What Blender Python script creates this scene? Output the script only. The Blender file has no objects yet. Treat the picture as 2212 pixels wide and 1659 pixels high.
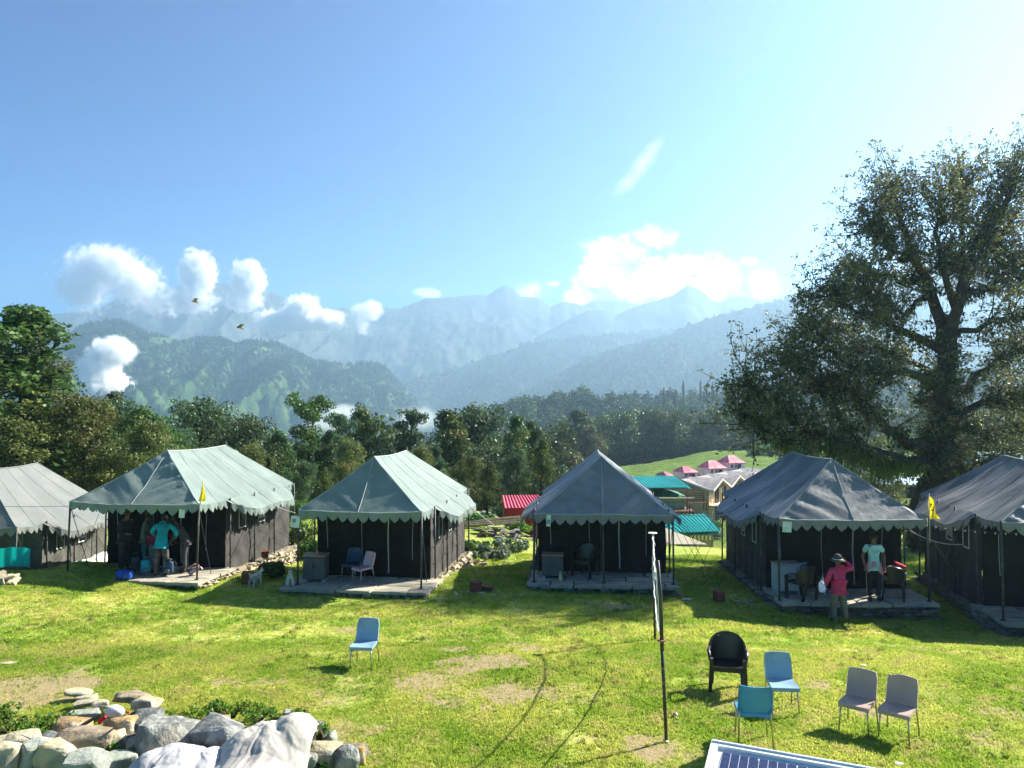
import bpy, bmesh, math, random
import numpy as np
from mathutils import Vector, Matrix, Euler, Quaternion

# ------------------------------------------------------------------ camera, sky, sun, exposure
FL = 1640.0; PITCH = math.radians(1.76); CAMH = 4.75
scn = bpy.context.scene
COL = scn.collection
cam_d = bpy.data.cameras.new("camera"); cam = bpy.data.objects.new("camera", cam_d); COL.objects.link(cam)
cam_d.sensor_width = 36.0; cam_d.lens = 36.0 * FL / 2212.0
cam_d.clip_start = 0.1; cam_d.clip_end = 20000
cam.location = (0, 0, CAMH); cam.rotation_euler = (math.radians(90) + PITCH, 0, 0)
scn.camera = cam
SUN_AZ = math.radians(60.0); SUN_EL = math.radians(36.0)
SDIR = Vector((math.sin(SUN_AZ) * math.cos(SUN_EL), math.cos(SUN_AZ) * math.cos(SUN_EL), math.sin(SUN_EL)))
sun_d = bpy.data.lights.new("sun", 'SUN'); sun = bpy.data.objects.new("sun", sun_d); COL.objects.link(sun)
sun_d.energy = 5.0; sun_d.angle = math.radians(0.55); sun_d.color = (1.0, 0.93, 0.80)
sun.rotation_euler = (-SDIR).to_track_quat('-Z', 'Y').to_euler()
world = bpy.data.worlds.new("World"); scn.world = world; world.use_nodes = True
scn.view_settings.view_transform = 'Standard'; scn.view_settings.look = 'None'
scn.view_settings.gamma = 1.0; scn.view_settings.use_curve_mapping = False
scn.view_settings.exposure = 1.84
scn.render.engine = 'CYCLES'
cy = scn.cycles
cy.use_denoising = True
try: cy.denoiser = 'OPENIMAGEDENOISE'; cy.denoising_prefilter = 'ACCURATE'
except Exception: pass
cy.max_bounces = 10; cy.diffuse_bounces = 3; cy.glossy_bounces = 3; cy.transmission_bounces = 4
cy.transparent_max_bounces = 8; cy.volume_bounces = 7
cy.volume_step_rate = 1.0; cy.volume_max_steps = 96
cy.use_adaptive_sampling = True; cy.adaptive_threshold = 0.015
cy.sample_clamp_indirect = 6.0
scn.render.use_persistent_data = False
HAZE_DENS = 0.00033

class NT:
    """small helper for node trees"""
    def __init__(s, nt): s.nt = nt; s.n = nt.nodes; s.l = nt.links
    def new(s, t, **kw):
        x = s.n.new(t)
        for k, v in kw.items():
            if k.startswith('i_'):
                k2 = k[2:]; k2 = int(k2) if k2.isdigit() else k2.replace('_', ' ')
                s.put(x.inputs[k2], v)
            else: setattr(x, k, v)
        return x
    def put(s, inp, v):
        if hasattr(v, 'is_output') or isinstance(v, bpy.types.NodeSocket): s.l.new(v, inp)
        elif isinstance(v, bpy.types.Node): s.l.new(v.outputs[0], inp)
        else: inp.default_value = v
    def math(s, op, a, b=0.0, c=None, clamp=False):
        x = s.n.new('ShaderNodeMath'); x.operation = op; x.use_clamp = clamp
        s.put(x.inputs[0], a); s.put(x.inputs[1], b)
        if c is not None: s.put(x.inputs[2], c)
        return x.outputs[0]
    def mix(s, f, a, b, bt='MIX'):
        x = s.n.new('ShaderNodeMix'); x.data_type = 'RGBA'; x.blend_type = bt
        s.put(x.inputs[0], f); s.put(x.inputs[6], a); s.put(x.inputs[7], b)
        return x.outputs[2]
    def ramp(s, f, lo, hi):
        x = s.n.new('ShaderNodeMapRange'); x.interpolation_type = 'SMOOTHSTEP'
        s.put(x.inputs[0], f); x.inputs[1].default_value = lo; x.inputs[2].default_value = hi
        return x.outputs[0]
    def noise(s, vec, scale, detail=4, rough=.55, out=0):
        x = s.n.new('ShaderNodeTexNoise')
        if vec is not None: s.put(x.inputs['Vector'], vec)
        x.inputs['Scale'].default_value = scale; x.inputs['Detail'].default_value = detail
        x.inputs['Roughness'].default_value = rough
        return x.outputs[out]

# ---- world: Nishita sky plus the white cumulus that stands behind the farthest ridge
w = NT(world.node_tree); w.n.clear()
wout = w.new('ShaderNodeOutputWorld')
sky = w.new('ShaderNodeTexSky', sky_type='NISHITA')
sky.sun_disc = False; sky.sun_elevation = SUN_EL; sky.sun_rotation = SUN_AZ
sky.altitude = 2800; sky.air_density = 1.0; sky.dust_density = 0.25; sky.ozone_density = 3.0
hs = w.new('ShaderNodeHueSaturation', i_Saturation=1.4, i_Color=sky.outputs[0])
sc1 = w.new('ShaderNodeVectorMath', operation='SCALE'); w.l.new(hs.outputs[0], sc1.inputs[0]); sc1.inputs['Scale'].default_value = 1 / 7.0
gm = w.new('ShaderNodeGamma', i_Color=sc1.outputs[0], i_Gamma=1.35)
bg1 = w.new('ShaderNodeBackground', i_Color=w.mix(1.0, gm.outputs[0], (.5, 1.10, 1.0, 1), 'MULTIPLY'), i_Strength=0.05 * 7.0)
tc = w.new('ShaderNodeTexCoord')
sx = w.new('ShaderNodeSeparateXYZ', i_Vector=tc.outputs['Generated'])
yy = w.math('MAXIMUM', sx.outputs[1], 0.02)
U = w.math('DIVIDE', sx.outputs[0], yy); V = w.math('DIVIDE', sx.outputs[2], yy)
uv = w.new('ShaderNodeCombineXYZ', i_X=U, i_Y=w.math('MULTIPLY', V, 1.25), i_Z=0.0).outputs[0]
n_big = w.noise(uv, 13.0, 3, .5); n_fine = w.noise(uv, 34.0, 8, .66)
acc = None
def sky_uv(px, py):
    u = (px - 1106) / FL; v = (829.5 - py) / FL
    y = math.cos(PITCH) - v * math.sin(PITCH); z = math.sin(PITCH) + v * math.cos(PITCH)
    return u / y, z / y
# centre x, y, radius x, y (all as seen directions), softness, amount
CLOUDS = [(1412, 512, 62, 46, 1.0, 1), (1345, 545, 100, 42, 1, 1), (1450, 585, 120, 60, 1, 1), (1545, 610, 90, 58, 1, 1),
          (1300, 598, 75, 40, 1, .95), (1385, 625, 130, 40, 1, 1), (1640, 612, 50, 50, .8, .9), (1250, 640, 45, 32, .7, .9),
          (1150, 632, 46, 26, .6, .85), (1195, 612, 26, 14, .4, .7), (920, 633, 34, 14, .4, .75), (1620, 565, 26, 14, .4, .6),
          (1480, 640, 140, 40, 1, 1)]
for (cx_, cy_, rx, ry, k, amt) in CLOUDS:
    u0, v0 = sky_uv(cx_, cy_); ru, rv = rx / FL, ry / FL
    a = w.math('DIVIDE', w.math('SUBTRACT', U, u0), ru); b = w.math('DIVIDE', w.math('SUBTRACT', V, v0), rv)
    d2 = w.math('SQRT', w.math('ADD', w.math('MULTIPLY', a, a), w.math('MULTIPLY', b, b)))
    m = w.math('MULTIPLY', w.math('SUBTRACT', 1.0, d2), amt)
    acc = m if acc is None else w.math('MAXIMUM', acc, m)
# edge broken up by noise
e = w.math('ADD', acc, w.math('MULTIPLY', w.math('SUBTRACT', n_fine, .5), 1.7))
e = w.math('ADD', e, w.math('MULTIPLY', w.math('SUBTRACT', n_big, .5), 1.3))
cm = w.ramp(e, 0.0, .62)
# thin wisp: an oblique streak
u0, v0 = sky_uv(1383, 362)
du = w.math('SUBTRACT', U, u0); dv = w.math('SUBTRACT', V, v0)
al = w.math('ADD', w.math('MULTIPLY', du, .62), w.math('MULTIPLY', dv, .78))
ac = w.math('SUBTRACT', w.math('MULTIPLY', du, .78), w.math('MULTIPLY', dv, .62))
ac = w.math('ADD', ac, w.math('MULTIPLY', w.math('MULTIPLY', al, al), 1.6))
q = w.math('SUBTRACT', 1.0, w.math('SQRT', w.math('ADD', w.math('POWER', w.math('DIVIDE', al, .062), 2.0),
                                                w.math('POWER', w.math('DIVIDE', ac, .013), 2.0))))
q = w.math('ADD', q, w.math('MULTIPLY', w.math('SUBTRACT', n_fine, .5), 1.3))
wisp = w.math('MULTIPLY', w.ramp(q, -.1, 1.0), .42)
u0, v0 = sky_uv(1480, 330)
cm = w.math('MAXIMUM', cm, wisp)
front = w.ramp(sx.outputs[1], .02, .1)
cm = w.math('MULTIPLY', cm, front)
tone = w.noise(uv, 22.0, 5, .6)
ccol = w.mix(w.ramp(tone, .36, .60), (.42, .52, .66, 1), (1, .985, .95, 1))
bg2 = w.new('ShaderNodeBackground', i_Color=ccol, i_Strength=0.6)
ms = w.new('ShaderNodeMixShader'); w.put(ms.inputs[0], cm); w.put(ms.inputs[1], bg1.outputs[0]); w.put(ms.inputs[2], bg2.outputs[0])
w.l.new(ms.outputs[0], wout.inputs[0])

# ------------------------------------------------------------------ helpers
def P(px, py, d):
    """world point on the sight line of a spot of the picture, d metres out"""
    u = (px - 1106) / FL; v = (829.5 - py) / FL
    y = math.cos(PITCH) - v * math.sin(PITCH); z = math.sin(PITCH) + v * math.cos(PITCH)
    t = d / y
    return Vector((u * t, d, CAMH + z * t))

def sstep(a, b, x): 
    t = np.clip((np.asarray(x, float) - a) / (b - a), 0, 1); return t * t * (3 - 2 * t)

def _hash(ix, iy, seed):
    h = (ix.astype(np.int64) * 374761393 + iy.astype(np.int64) * 668265263 + seed * 974634777) & 0x7fffffff
    h = ((h ^ (h >> 13)) * 1274126177) & 0x7fffffff
    return ((h ^ (h >> 16)) & 0xffff) / 65535.0
def vnoise(x, y, seed=0):
    x = np.asarray(x, float); y = np.asarray(y, float)
    ix = np.floor(x); iy = np.floor(y); fx = x - ix; fy = y - iy
    fx = fx * fx * (3 - 2 * fx); fy = fy * fy * (3 - 2 * fy)
    a = _hash(ix, iy, seed); b = _hash(ix + 1, iy, seed); c = _hash(ix, iy + 1, seed); d = _hash(ix + 1, iy + 1, seed)
    return (a * (1 - fx) + b * fx) * (1 - fy) + (c * (1 - fx) + d * fx) * fy
def fbm(x, y, seed=0, o=4, g=.5):
    s = 0; a = 1; n = 0
    for i in range(o):
        s = s + a * vnoise(np.asarray(x) * 2 ** i, np.asarray(y) * 2 ** i, seed + i * 7); n += a; a *= g
    return s / n

# ground height -----------------------------------------------------------------
CX = [-40, -17, -14, -11, -8, -4, 0, 4, 8, 11, 15, 40]
CZ = [.5, .5, .45, .28, .03, .0, 0, -.05, -.33, -.42, -.5, -.5]
CB = [-.7, -.6, -.55, -.5, -.45, -.42, -.4, -.3, -.35, -.4, -.4, -.4]
RY = [25, 30, 37, 47, 70, 100, 113, 131, 180, 200, 260, 400, 700, 9000]
RZ = [0, -.35, -2.6, -3.3, -7, -11.5, -11.5, -6.7, -5, -9, -25, -60, -110, -150]
LY = [25, 38, 46, 60, 90, 200, 400, 700, 9000]
LZ = [0, .1, -1.2, -4.5, -14, -50, -80, -110, -150]
ER = [25, 30, 60, 100, 180, 230, 400, 700, 9000]
EZ = [0, -.1, -1.6, -4, -5, -12, -50, -100, -150]
def gh(x, y, relief=True):
    x = np.asarray(x, float); y = np.asarray(y, float)
    cross = np.interp(x, CX, CZ); back = np.interp(x, CX, CB)
    near = .25 + 0 * x
    z = near + (cross - near) * sstep(13, 18, y)
    z = z + (back - z) * sstep(21.3, 25.5, y)
    # the bank drops behind the far-left lawn edge
    z = z - .75 * sstep(-12.3, -14.2, x) * sstep(20.3, 21.2, y) * (1 - sstep(23, 27, y))
    r = x / np.maximum(y, 1)
    crest = np.interp(r, [-.05, .05, .143, .2, .27, .362, .41, .6], [-14, -12, -8.9, -7, -5.4, -4.2, -5.5, -6])
    zr = np.interp(y, RY, RZ) + (crest + 5) * sstep(131, 180, y) * (1 - sstep(200, 300, y))
    zl = np.interp(y, LY, LZ); ze = np.interp(y, ER, EZ)
    wr = sstep(-.06, .13, r); we = sstep(.41, .5, r)
    f = zl * (1 - wr) + zr * wr * (1 - we) + ze * we
    z = z + f * sstep(23, 27, y)
    if relief:
        z = z + (fbm(x * .35, y * .35, 3, 3) - .5) * .10 * sstep(6, 9, y)
        z = z + (fbm(x * 1.6, y * 1.6, 5, 3) - .5) * .035
        z = z + (fbm(x * .09, y * .09, 9, 4) - .5) * 2.2 * sstep(110, 150, y)
        z = z + (fbm(x * .3, y * .3, 19, 3) - .5) * .5 * sstep(26, 50, y)
        z = z + (fbm(x * .02, y * .02, 29, 4) - .5) * 14 * sstep(210, 400, y)
    return z
def G(px, py):
    """where the sight line of a spot of the picture meets the ground"""
    d = 4.0
    while d < 400:
        p = P(px, py, d)
        if p.z <= float(gh(p.x, p.y)): break
        d += .04 if d < 40 else .5
    p.z = float(gh(p.x, p.y)); return p
def gz(x, y): return float(gh(x, y))

class MB:
    """collects vertices and faces; build() links one mesh object"""
    def __init__(s): s.v = []; s.f = []; s.mi = []
    def add(s, v, f, m=0):
        o = len(s.v); s.v += [tuple(a) for a in v]; s.f += [tuple(i + o for i in q) for q in f]; s.mi += [m] * len(f); return s
    def box(s, c, d, rot=None, m=0, taper=1.0):
        hx, hy, hz = d[0] / 2, d[1] / 2, d[2] / 2
        vs = [Vector((a * hx * (taper if k > 0 else 1), b * hy * (taper if k > 0 else 1), k * hz)) for k in (-1, 1) for b in (-1, 1) for a in (-1, 1)]
        if rot is not None:
            R = rot if isinstance(rot, Matrix) else Euler(rot).to_matrix()
            vs = [R @ q for q in vs]
        c = Vector(c)
        return s.add([q + c for q in vs], [(0, 2, 3, 1), (4, 5, 7, 6), (0, 1, 5, 4), (2, 6, 7, 3), (0, 4, 6, 2), (1, 3, 7, 5)], m)
    def tube(s, pts, r, n=8, cap=True, m=0, flat=1.0):
        pts = [Vector(p) for p in pts]
        if not hasattr(r, '__len__'): r = [r] * len(pts)
        V_ = []; up = None
        for i, p in enumerate(pts):
            t = (pts[min(i + 1, len(pts) - 1)] - pts[max(i - 1, 0)])
            t = t.normalized() if t.length > 1e-9 else Vector((0, 0, 1))
            if up is None: up = Vector((1, 0, 0)) if abs(t.x) < .8 else Vector((0, 1, 0))
            a = (up - t * up.dot(t)).normalized(); b = t.cross(a); up = a
            for k in range(n):
                th = 2 * math.pi * k / n
                V_.append(p + (a * math.cos(th) + b * math.sin(th) * flat) * r[i])
        F_ = []
        for i in range(len(pts) - 1):
            for k in range(n):
                k2 = (k + 1) % n
                F_.append((i * n + k, i * n + k2, (i + 1) * n + k2, (i + 1) * n + k))
        if cap: F_.append(tuple(reversed(range(n)))); F_.append(tuple((len(pts) - 1) * n + k for k in range(n)))
        return s.add(V_, F_, m)
    def grid(s, fn, nu, nv, m=0, closed=False):
        vs = [fn(i / nu, j / nv) for j in range(nv + 1) for i in range(nu + 1)]
        fs = [(j * (nu + 1) + i, j * (nu + 1) + i + 1, (j + 1) * (nu + 1) + i + 1, (j + 1) * (nu + 1) + i) for j in range(nv) for i in range(nu)]
        return s.add(vs, fs, m)
    def prism(s, poly, d, axis='y', m=0):
        """extrude a closed outline [(a,b)...] lying in xz (axis y) or xy (axis z) by d"""
        n = len(poly)
        if axis == 'y': A = [(p[0], 0, p[1]) for p in poly]; B = [(p[0], d, p[1]) for p in poly]
        else: A = [(p[0], p[1], 0) for p in poly]; B = [(p[0], p[1], d) for p in poly]
        return s.add(A + B, [tuple(range(n)), tuple(reversed(range(n, 2 * n)))] + [(i, i + n, (i + 1) % n + n, (i + 1) % n) for i in range(n)], m)
    def xf(s, M_):
        s.v = [tuple(M_ @ Vector(q)) for q in s.v]; return s
    def mesh(s, name, mat, smooth=False, sharp=None):
        me = bpy.data.meshes.new(name); me.from_pydata(s.v, [], s.f)
        for mm in (mat if isinstance(mat, (list, tuple)) else [mat]): me.materials.append(mm)
        if any(s.mi): me.polygons.foreach_set('material_index', s.mi)
        if smooth:
            me.polygons.foreach_set('use_smooth', [True] * len(s.f))
            if sharp: 
                try: me.set_sharp_from_angle(angle=math.radians(sharp))
                except Exception: pass
        me.update(); return me
    def build(s, name, mat, parent=None, smooth=False, sharp=None, mods=()):
        o = bpy.data.objects.new(name, s.mesh(name, mat, smooth, sharp)); COL.objects.link(o)
        if parent: o.parent = parent
        return o

def tag(o, label=None, cat=None, group=None, kind=None):
    if label: o['label'] = label
    if cat: o['category'] = cat
    if group: o['group'] = group
    if kind: o['kind'] = kind
    return o
def thing(name, label, cat, loc=(0, 0, 0), rz=0, group=None, kind=None):
    o = bpy.data.objects.new(name, None); COL.objects.link(o); o.empty_display_size = .2
    o.location = loc; o.rotation_euler = (0, 0, rz)
    return tag(o, label, cat, group, kind)
def put(name, me, parent, loc=(0, 0, 0), rot=(0, 0, 0), sc=(1, 1, 1)):
    o = bpy.data.objects.new(name, me); COL.objects.link(o); o.parent = parent
    o.location = loc; o.rotation_euler = rot; o.scale = sc
    return o
KIDS = {}
def copy_tree(root, loc, rz, label, group=None, sc=1.0, name=None):
    r = root.copy(); COL.objects.link(r); r.location = loc; r.rotation_euler = (0, 0, rz); r.scale = (sc, sc, sc) if not hasattr(sc, '__len__') else sc
    r['label'] = label
    if group: r['group'] = group
    key = root.name
    if key not in KIDS:
        KIDS[key] = [(ch, [g for g in bpy.data.objects if g.parent == ch]) for ch in bpy.data.objects if ch.parent == root]
    for ch, gs in KIDS[key]:
        c = ch.copy(); COL.objects.link(c); c.parent = r
        for g in gs:
            d = g.copy(); COL.objects.link(d); d.parent = c
    return r
def np_mesh(name, verts, faces, mat, smooth=False):
    """fast mesh from arrays; all faces with the same corner count"""
    me = bpy.data.meshes.new(name); nv = len(verts); nf, k = faces.shape
    me.vertices.add(nv); me.vertices.foreach_set('co', np.ascontiguousarray(verts, dtype=np.float32).ravel())
    me.loops.add(nf * k); me.loops.foreach_set('vertex_index', np.ascontiguousarray(faces, dtype=np.int32).ravel())
    me.polygons.add(nf); me.polygons.foreach_set('loop_start', np.arange(0, nf * k, k, dtype=np.int32))
    try: me.polygons.foreach_set('loop_total', np.full(nf, k, dtype=np.int32))
    except Exception: pass
    if smooth: me.polygons.foreach_set('use_smooth', np.ones(nf, dtype=bool))
    for mm in (mat if isinstance(mat, (list, tuple)) else [mat]): me.materials.append(mm)
    me.update(calc_edges=True); me.validate(); return me
def link(name, me, parent=None):
    o = bpy.data.objects.new(name, me); COL.objects.link(o)
    if parent: o.parent = parent
    return o

# ------------------------------------------------------------------ materials
def rgb(c): return (c[0], c[1], c[2], 1)
def mat(name, c1, c2=None, scale=4.0, rough=.75, bump=0.0, bscale=30.0, metal=0.0, trans=0.0, tcol=None, spec=.4, island=0.0, world_co=False, ratio=(.4, .62), stretch=None, detail=4, c3=None, s3=1.2, aniso=None, objr=0.0):
    m = bpy.data.materials.new(name); m.use_nodes = True; t = NT(m.node_tree); t.n.clear()
    out = t.new('ShaderNodeOutputMaterial'); b = t.new('ShaderNodeBsdfPrincipled')
    if world_co: co = t.new('ShaderNodeNewGeometry').outputs['Position']
    else: co = t.new('ShaderNodeTexCoord').outputs['Object']
    if stretch:
        mp = t.new('ShaderNodeMapping'); t.l.new(co, mp.inputs[0]); mp.inputs['Scale'].default_value = stretch; co = mp.outputs[0]
    col = rgb(c1)
    if c2 is not None: col = t.mix(t.ramp(t.noise(co, scale, detail), *ratio), rgb(c1), rgb(c2))
    if c3 is not None: col = t.mix(t.ramp(t.noise(co, s3, 3), .5, .68), col, rgb(c3))
    if island or objr:
        v = t.new('ShaderNodeNewGeometry').outputs['Random Per Island'] if island else t.new('ShaderNodeObjectInfo').outputs['Random']
        k = island or objr
        f = t.math('ADD', t.math('MULTIPLY', v, 2 * k), 1 - k)
        hsv = t.new('ShaderNodeHueSaturation'); t.put(hsv.inputs['Value'], f); t.put(hsv.inputs['Color'], col); 
        t.put(hsv.inputs['Hue'], t.math('ADD', t.math('MULTIPLY', v, .05 * k), .5 - .025 * k)); col = hsv.outputs[0]
    t.put(b.inputs['Base Color'], col); b.inputs['Roughness'].default_value = rough; b.inputs['Metallic'].default_value = metal
    b.inputs['Specular IOR Level'].default_value = spec
    if bump:
        bp = t.new('ShaderNodeBump'); bp.inputs['Strength'].default_value = min(1, bump); bp.inputs['Distance'].default_value = .02 * max(1, bump)
        t.put(bp.inputs['Height'], t.noise(co, bscale, 5, .6)); t.l.new(bp.outputs[0], b.inputs['Normal'])
    sh = b.outputs[0]
    if trans:
        tr = t.new('ShaderNodeBsdfTranslucent'); t.put(tr.inputs['Color'], rgb(tcol) if tcol else col)
        mx = t.new('ShaderNodeMixShader'); mx.inputs[0].default_value = trans; t.l.new(sh, mx.inputs[1]); t.l.new(tr.outputs[0], mx.inputs[2]); sh = mx.outputs[0]
    t.l.new(sh, out.inputs[0]); return m
# ------------------------------------------------------------------ ground
SOIL = [(1045, 1432, 150, 26, .95), (930, 1465, 150, 22, .7), (1130, 1400, 90, 12, .6), (50, 1490, 190, 48, 1.1), (1765, 1478, 55, 13, .9),
        (745, 1362, 40, 7, .7), (985, 1402, 45, 9, .9), (1660, 1530, 150, 30, .5), (1940, 1530, 150, 26, .55), (2150, 1560, 130, 60, .6),
        (1090, 1500, 200, 40, .55), (650, 1480, 260, 40, .35), (1350, 1312, 90, 8, .8), (700, 1600, 300, 60, .4), (1450, 1620, 250, 60, .45), (2000, 1410, 160, 20, .35)]
SOILW = []
for (a, b_, c, d_, s_) in SOIL:
    p = G(a, b_); q = G(a + c, b_); r_ = G(a, b_ + d_); SOILW.append((p.x, p.y, abs(q.x - p.x) + .01, abs(r_.y - p.y) + .05, s_))
def soil(x, y):
    m = 0 * x
    for (a, b_, c, d_, s_) in SOILW:
        m = np.maximum(m, s_ * np.clip(1.25 - np.sqrt(((x - a) / c) ** 2 + ((y - b_) / d_) ** 2), 0, 1))
    n = fbm(x * 2.3, y * 2.3, 41, 4, .6)
    return np.clip((m + (n - .5) * 1.5 - .08) * 1.6, 0, 1.0) * (m > 0)

def grass_color(t, co, far=False):
    """shared colour of turf and ground under it"""
    n1 = t.noise(co, .55, 5, .6); n2 = t.noise(co, 2.6, 5, .65); n3 = t.noise(co, 11.0, 4, .7)
    a = t.mix(t.ramp(n1, .40, .62), (.24, .36, .04, 1), (.44, .48, .10, 1))
    a = t.mix(t.math('MULTIPLY', t.ramp(n2, .48, .68), .75), a, (.50, .44, .17, 1))
    a = t.mix(t.math('MULTIPLY', t.ramp(n3, .52, .72), .45), a, (.07, .21, .015, 1))
    return a
def ground_mat():
    m = bpy.data.materials.new("turf"); m.use_nodes = True; t = NT(m.node_tree); t.n.clear()
    out = t.new('ShaderNodeOutputMaterial'); b = t.new('ShaderNodeBsdfPrincipled')
    co = t.new('ShaderNodeNewGeometry').outputs['Position']
    g = grass_color(t, co)
    n4 = t.noise(co, 38.0, 4, .8)
    g = t.mix(t.math('MULTIPLY', t.ramp(n4, .38, .62), .5), g, t.mix(.5, g, (.42, .42, .10, 1)))
    at = t.new('ShaderNodeAttribute', attribute_name='soil')
    sn = t.noise(co, 6.0, 6, .7)
    sm = t.ramp(t.math('ADD', at.outputs['Fac'], t.math('MULTIPLY', t.math('SUBTRACT', sn, .5), .9)), .10, .8)
    sm = t.math('MULTIPLY', sm, .85)
    sc_ = t.mix(t.ramp(t.noise(co, 25, 5, .7), .35, .7), (.27, .19, .105, 1), (.42, .33, .20, 1))
    col = t.mix(sm, g, sc_)
    # greener rough pasture beyond the tents
    sp = t.new('ShaderNodeSeparateXYZ', i_Vector=co); fr_ = t.ramp(sp.outputs[1], 24.0, 60.0)
    pas = t.mix(t.ramp(t.noise(co, .35, 6, .7), .42, .62), (.11, .21, .025, 1), (.20, .30, .04, 1)); pas = t.mix(t.ramp(t.noise(co, .9, 5, .7), .56, .70), pas, (.07, .12, .02, 1)); col = t.mix(fr_, col, pas)
    t.put(b.inputs['Base Color'], col); b.inputs['Roughness'].default_value = .9; b.inputs['Specular IOR Level'].default_value = .15
    bp = t.new('ShaderNodeBump', i_Strength=1.0); t.put(bp.inputs['Distance'], t.math('ADD', .05, t.math('MULTIPLY', fr_, .45)))
    h = t.math('MULTIPLY', fr_, t.noise(co, .8, 6, .65)); h = t.math('ADD', t.math('MULTIPLY', h, 2.0), t.math('ADD', t.math('MULTIPLY', t.noise(co, 30, 5, .8), .6), t.math('MULTIPLY', t.noise(co, 5, 4, .6), 1.0)))
    t.put(bp.inputs['Height'], h); t.l.new(bp.outputs[0], b.inputs['Normal'])
    t.l.new(b.outputs[0], out.inputs[0]); return m
M_turf = ground_mat()
rows = np.concatenate([[-200, -60, -20, -6, 0, 4], np.arange(6, 26, .14), np.geomspace(26, 3700, 230)])
hw = np.interp(rows, [-200, 0, 6, 26, 3700], [400, 60, 11, 26, 3300])
# denser columns in the middle
us = np.concatenate([np.linspace(-1, 1, 281)]);
X = us[None, :] * hw[:, None]; Y = np.repeat(rows[:, None], len(us), 1)
Z = gh(X, Y); 
nr, nc = X.shape
idx = np.arange(nr * nc).reshape(nr, nc)
F_ = np.stack([idx[:-1, :-1], idx[:-1, 1:], idx[1:, 1:], idx[1:, :-1]], -1).reshape(-1, 4)
me = np_mesh("ground", np.stack([X, Y, Z], -1).reshape(-1, 3), F_, M_turf, True)
at = me.attributes.new('soil', 'FLOAT', 'POINT'); at.data.foreach_set('value', (soil(X, Y) * (Y < 24)).astype(np.float32).ravel())
ground = tag(link("ground", me), "green turf of the campsite lawn and the slopes around it", "ground", kind="structure")

# ------------------------------------------------------------------ scattering (stuff only)
def scatter(name, pts, scl, inst_me, label, cat, tilt=.15, seed=1, parent=None):
    rng = np.random.RandomState(seed); n = len(pts)
    me = bpy.data.meshes.new(name); me.vertices.add(n); me.vertices.foreach_set('co', np.asarray(pts, np.float32).ravel())
    a = me.attributes.new('scl', 'FLOAT', 'POINT'); a.data.foreach_set('value', np.asarray(scl, np.float32))
    rot = np.stack([rng.uniform(-tilt, tilt, n), rng.uniform(-tilt, tilt, n), rng.uniform(0, 6.283, n)], -1).astype(np.float32)
    a = me.attributes.new('rot', 'FLOAT_VECTOR', 'POINT'); a.data.foreach_set('vector', rot.ravel())
    o = link(name, me)
    src = bpy.data.objects.new(name + "_source", inst_me)
    ng = bpy.data.node_groups.new(name, 'GeometryNodeTree')
    ng.interface.new_socket("Geometry", in_out='INPUT', socket_type='NodeSocketGeometry')
    ng.interface.new_socket("Geometry", in_out='OUTPUT', socket_type='NodeSocketGeometry')
    gi = ng.nodes.new('NodeGroupInput'); go = ng.nodes.new('NodeGroupOutput')
    ip = ng.nodes.new('GeometryNodeInstanceOnPoints'); oi = ng.nodes.new('GeometryNodeObjectInfo'); oi.inputs['Object'].default_value = src
    na = ng.nodes.new('GeometryNodeInputNamedAttribute'); na.data_type = 'FLOAT'; na.inputs[0].default_value = 'scl'
    nb = ng.nodes.new('GeometryNodeInputNamedAttribute'); nb.data_type = 'FLOAT_VECTOR'; nb.inputs[0].default_value = 'rot'
    L = ng.links.new
    L(gi.outputs[0], ip.inputs['Points']); L(oi.outputs['Geometry'], ip.inputs['Instance'])
    L(nb.outputs[0], ip.inputs['Rotation']); L(na.outputs[0], ip.inputs['Scale']); L(ip.outputs[0], go.inputs[0])
    md = o.modifiers.new("scatter", 'NODES'); md.node_group = ng
    return tag(o, label, cat, kind="stuff")

def blade_mesh(name, n, h, spread, wid, mat_, seed, lean=.5):
    rng = np.random.RandomState(seed); V_ = []; Fc = []
    for i in range(n):
        a = rng.uniform(0, 6.283); r = spread * math.sqrt(rng.uniform(0, 1)); bx, by = r * math.cos(a), r * math.sin(a)
        hh = h * rng.uniform(.55, 1.15); la = rng.uniform(0, 6.283); le = lean * rng.uniform(.2, 1) * hh
        wa = rng.uniform(0, 3.14); wx, wy = wid * math.cos(wa) / 2, wid * math.sin(wa) / 2
        k = len(V_)
        V_ += [(bx - wx, by - wy, -.01), (bx + wx, by + wy, -.01), (bx + wx * .8 + le * .4 * math.cos(la), by + wy * .8 + le * .4 * math.sin(la), hh * .6),
               (bx + le * math.cos(la), by + le * math.sin(la), hh)]
        Fc.append((k, k + 1, k + 2, k + 3))
    return np_mesh(name, np.array(V_), np.array(Fc), mat_)
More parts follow.
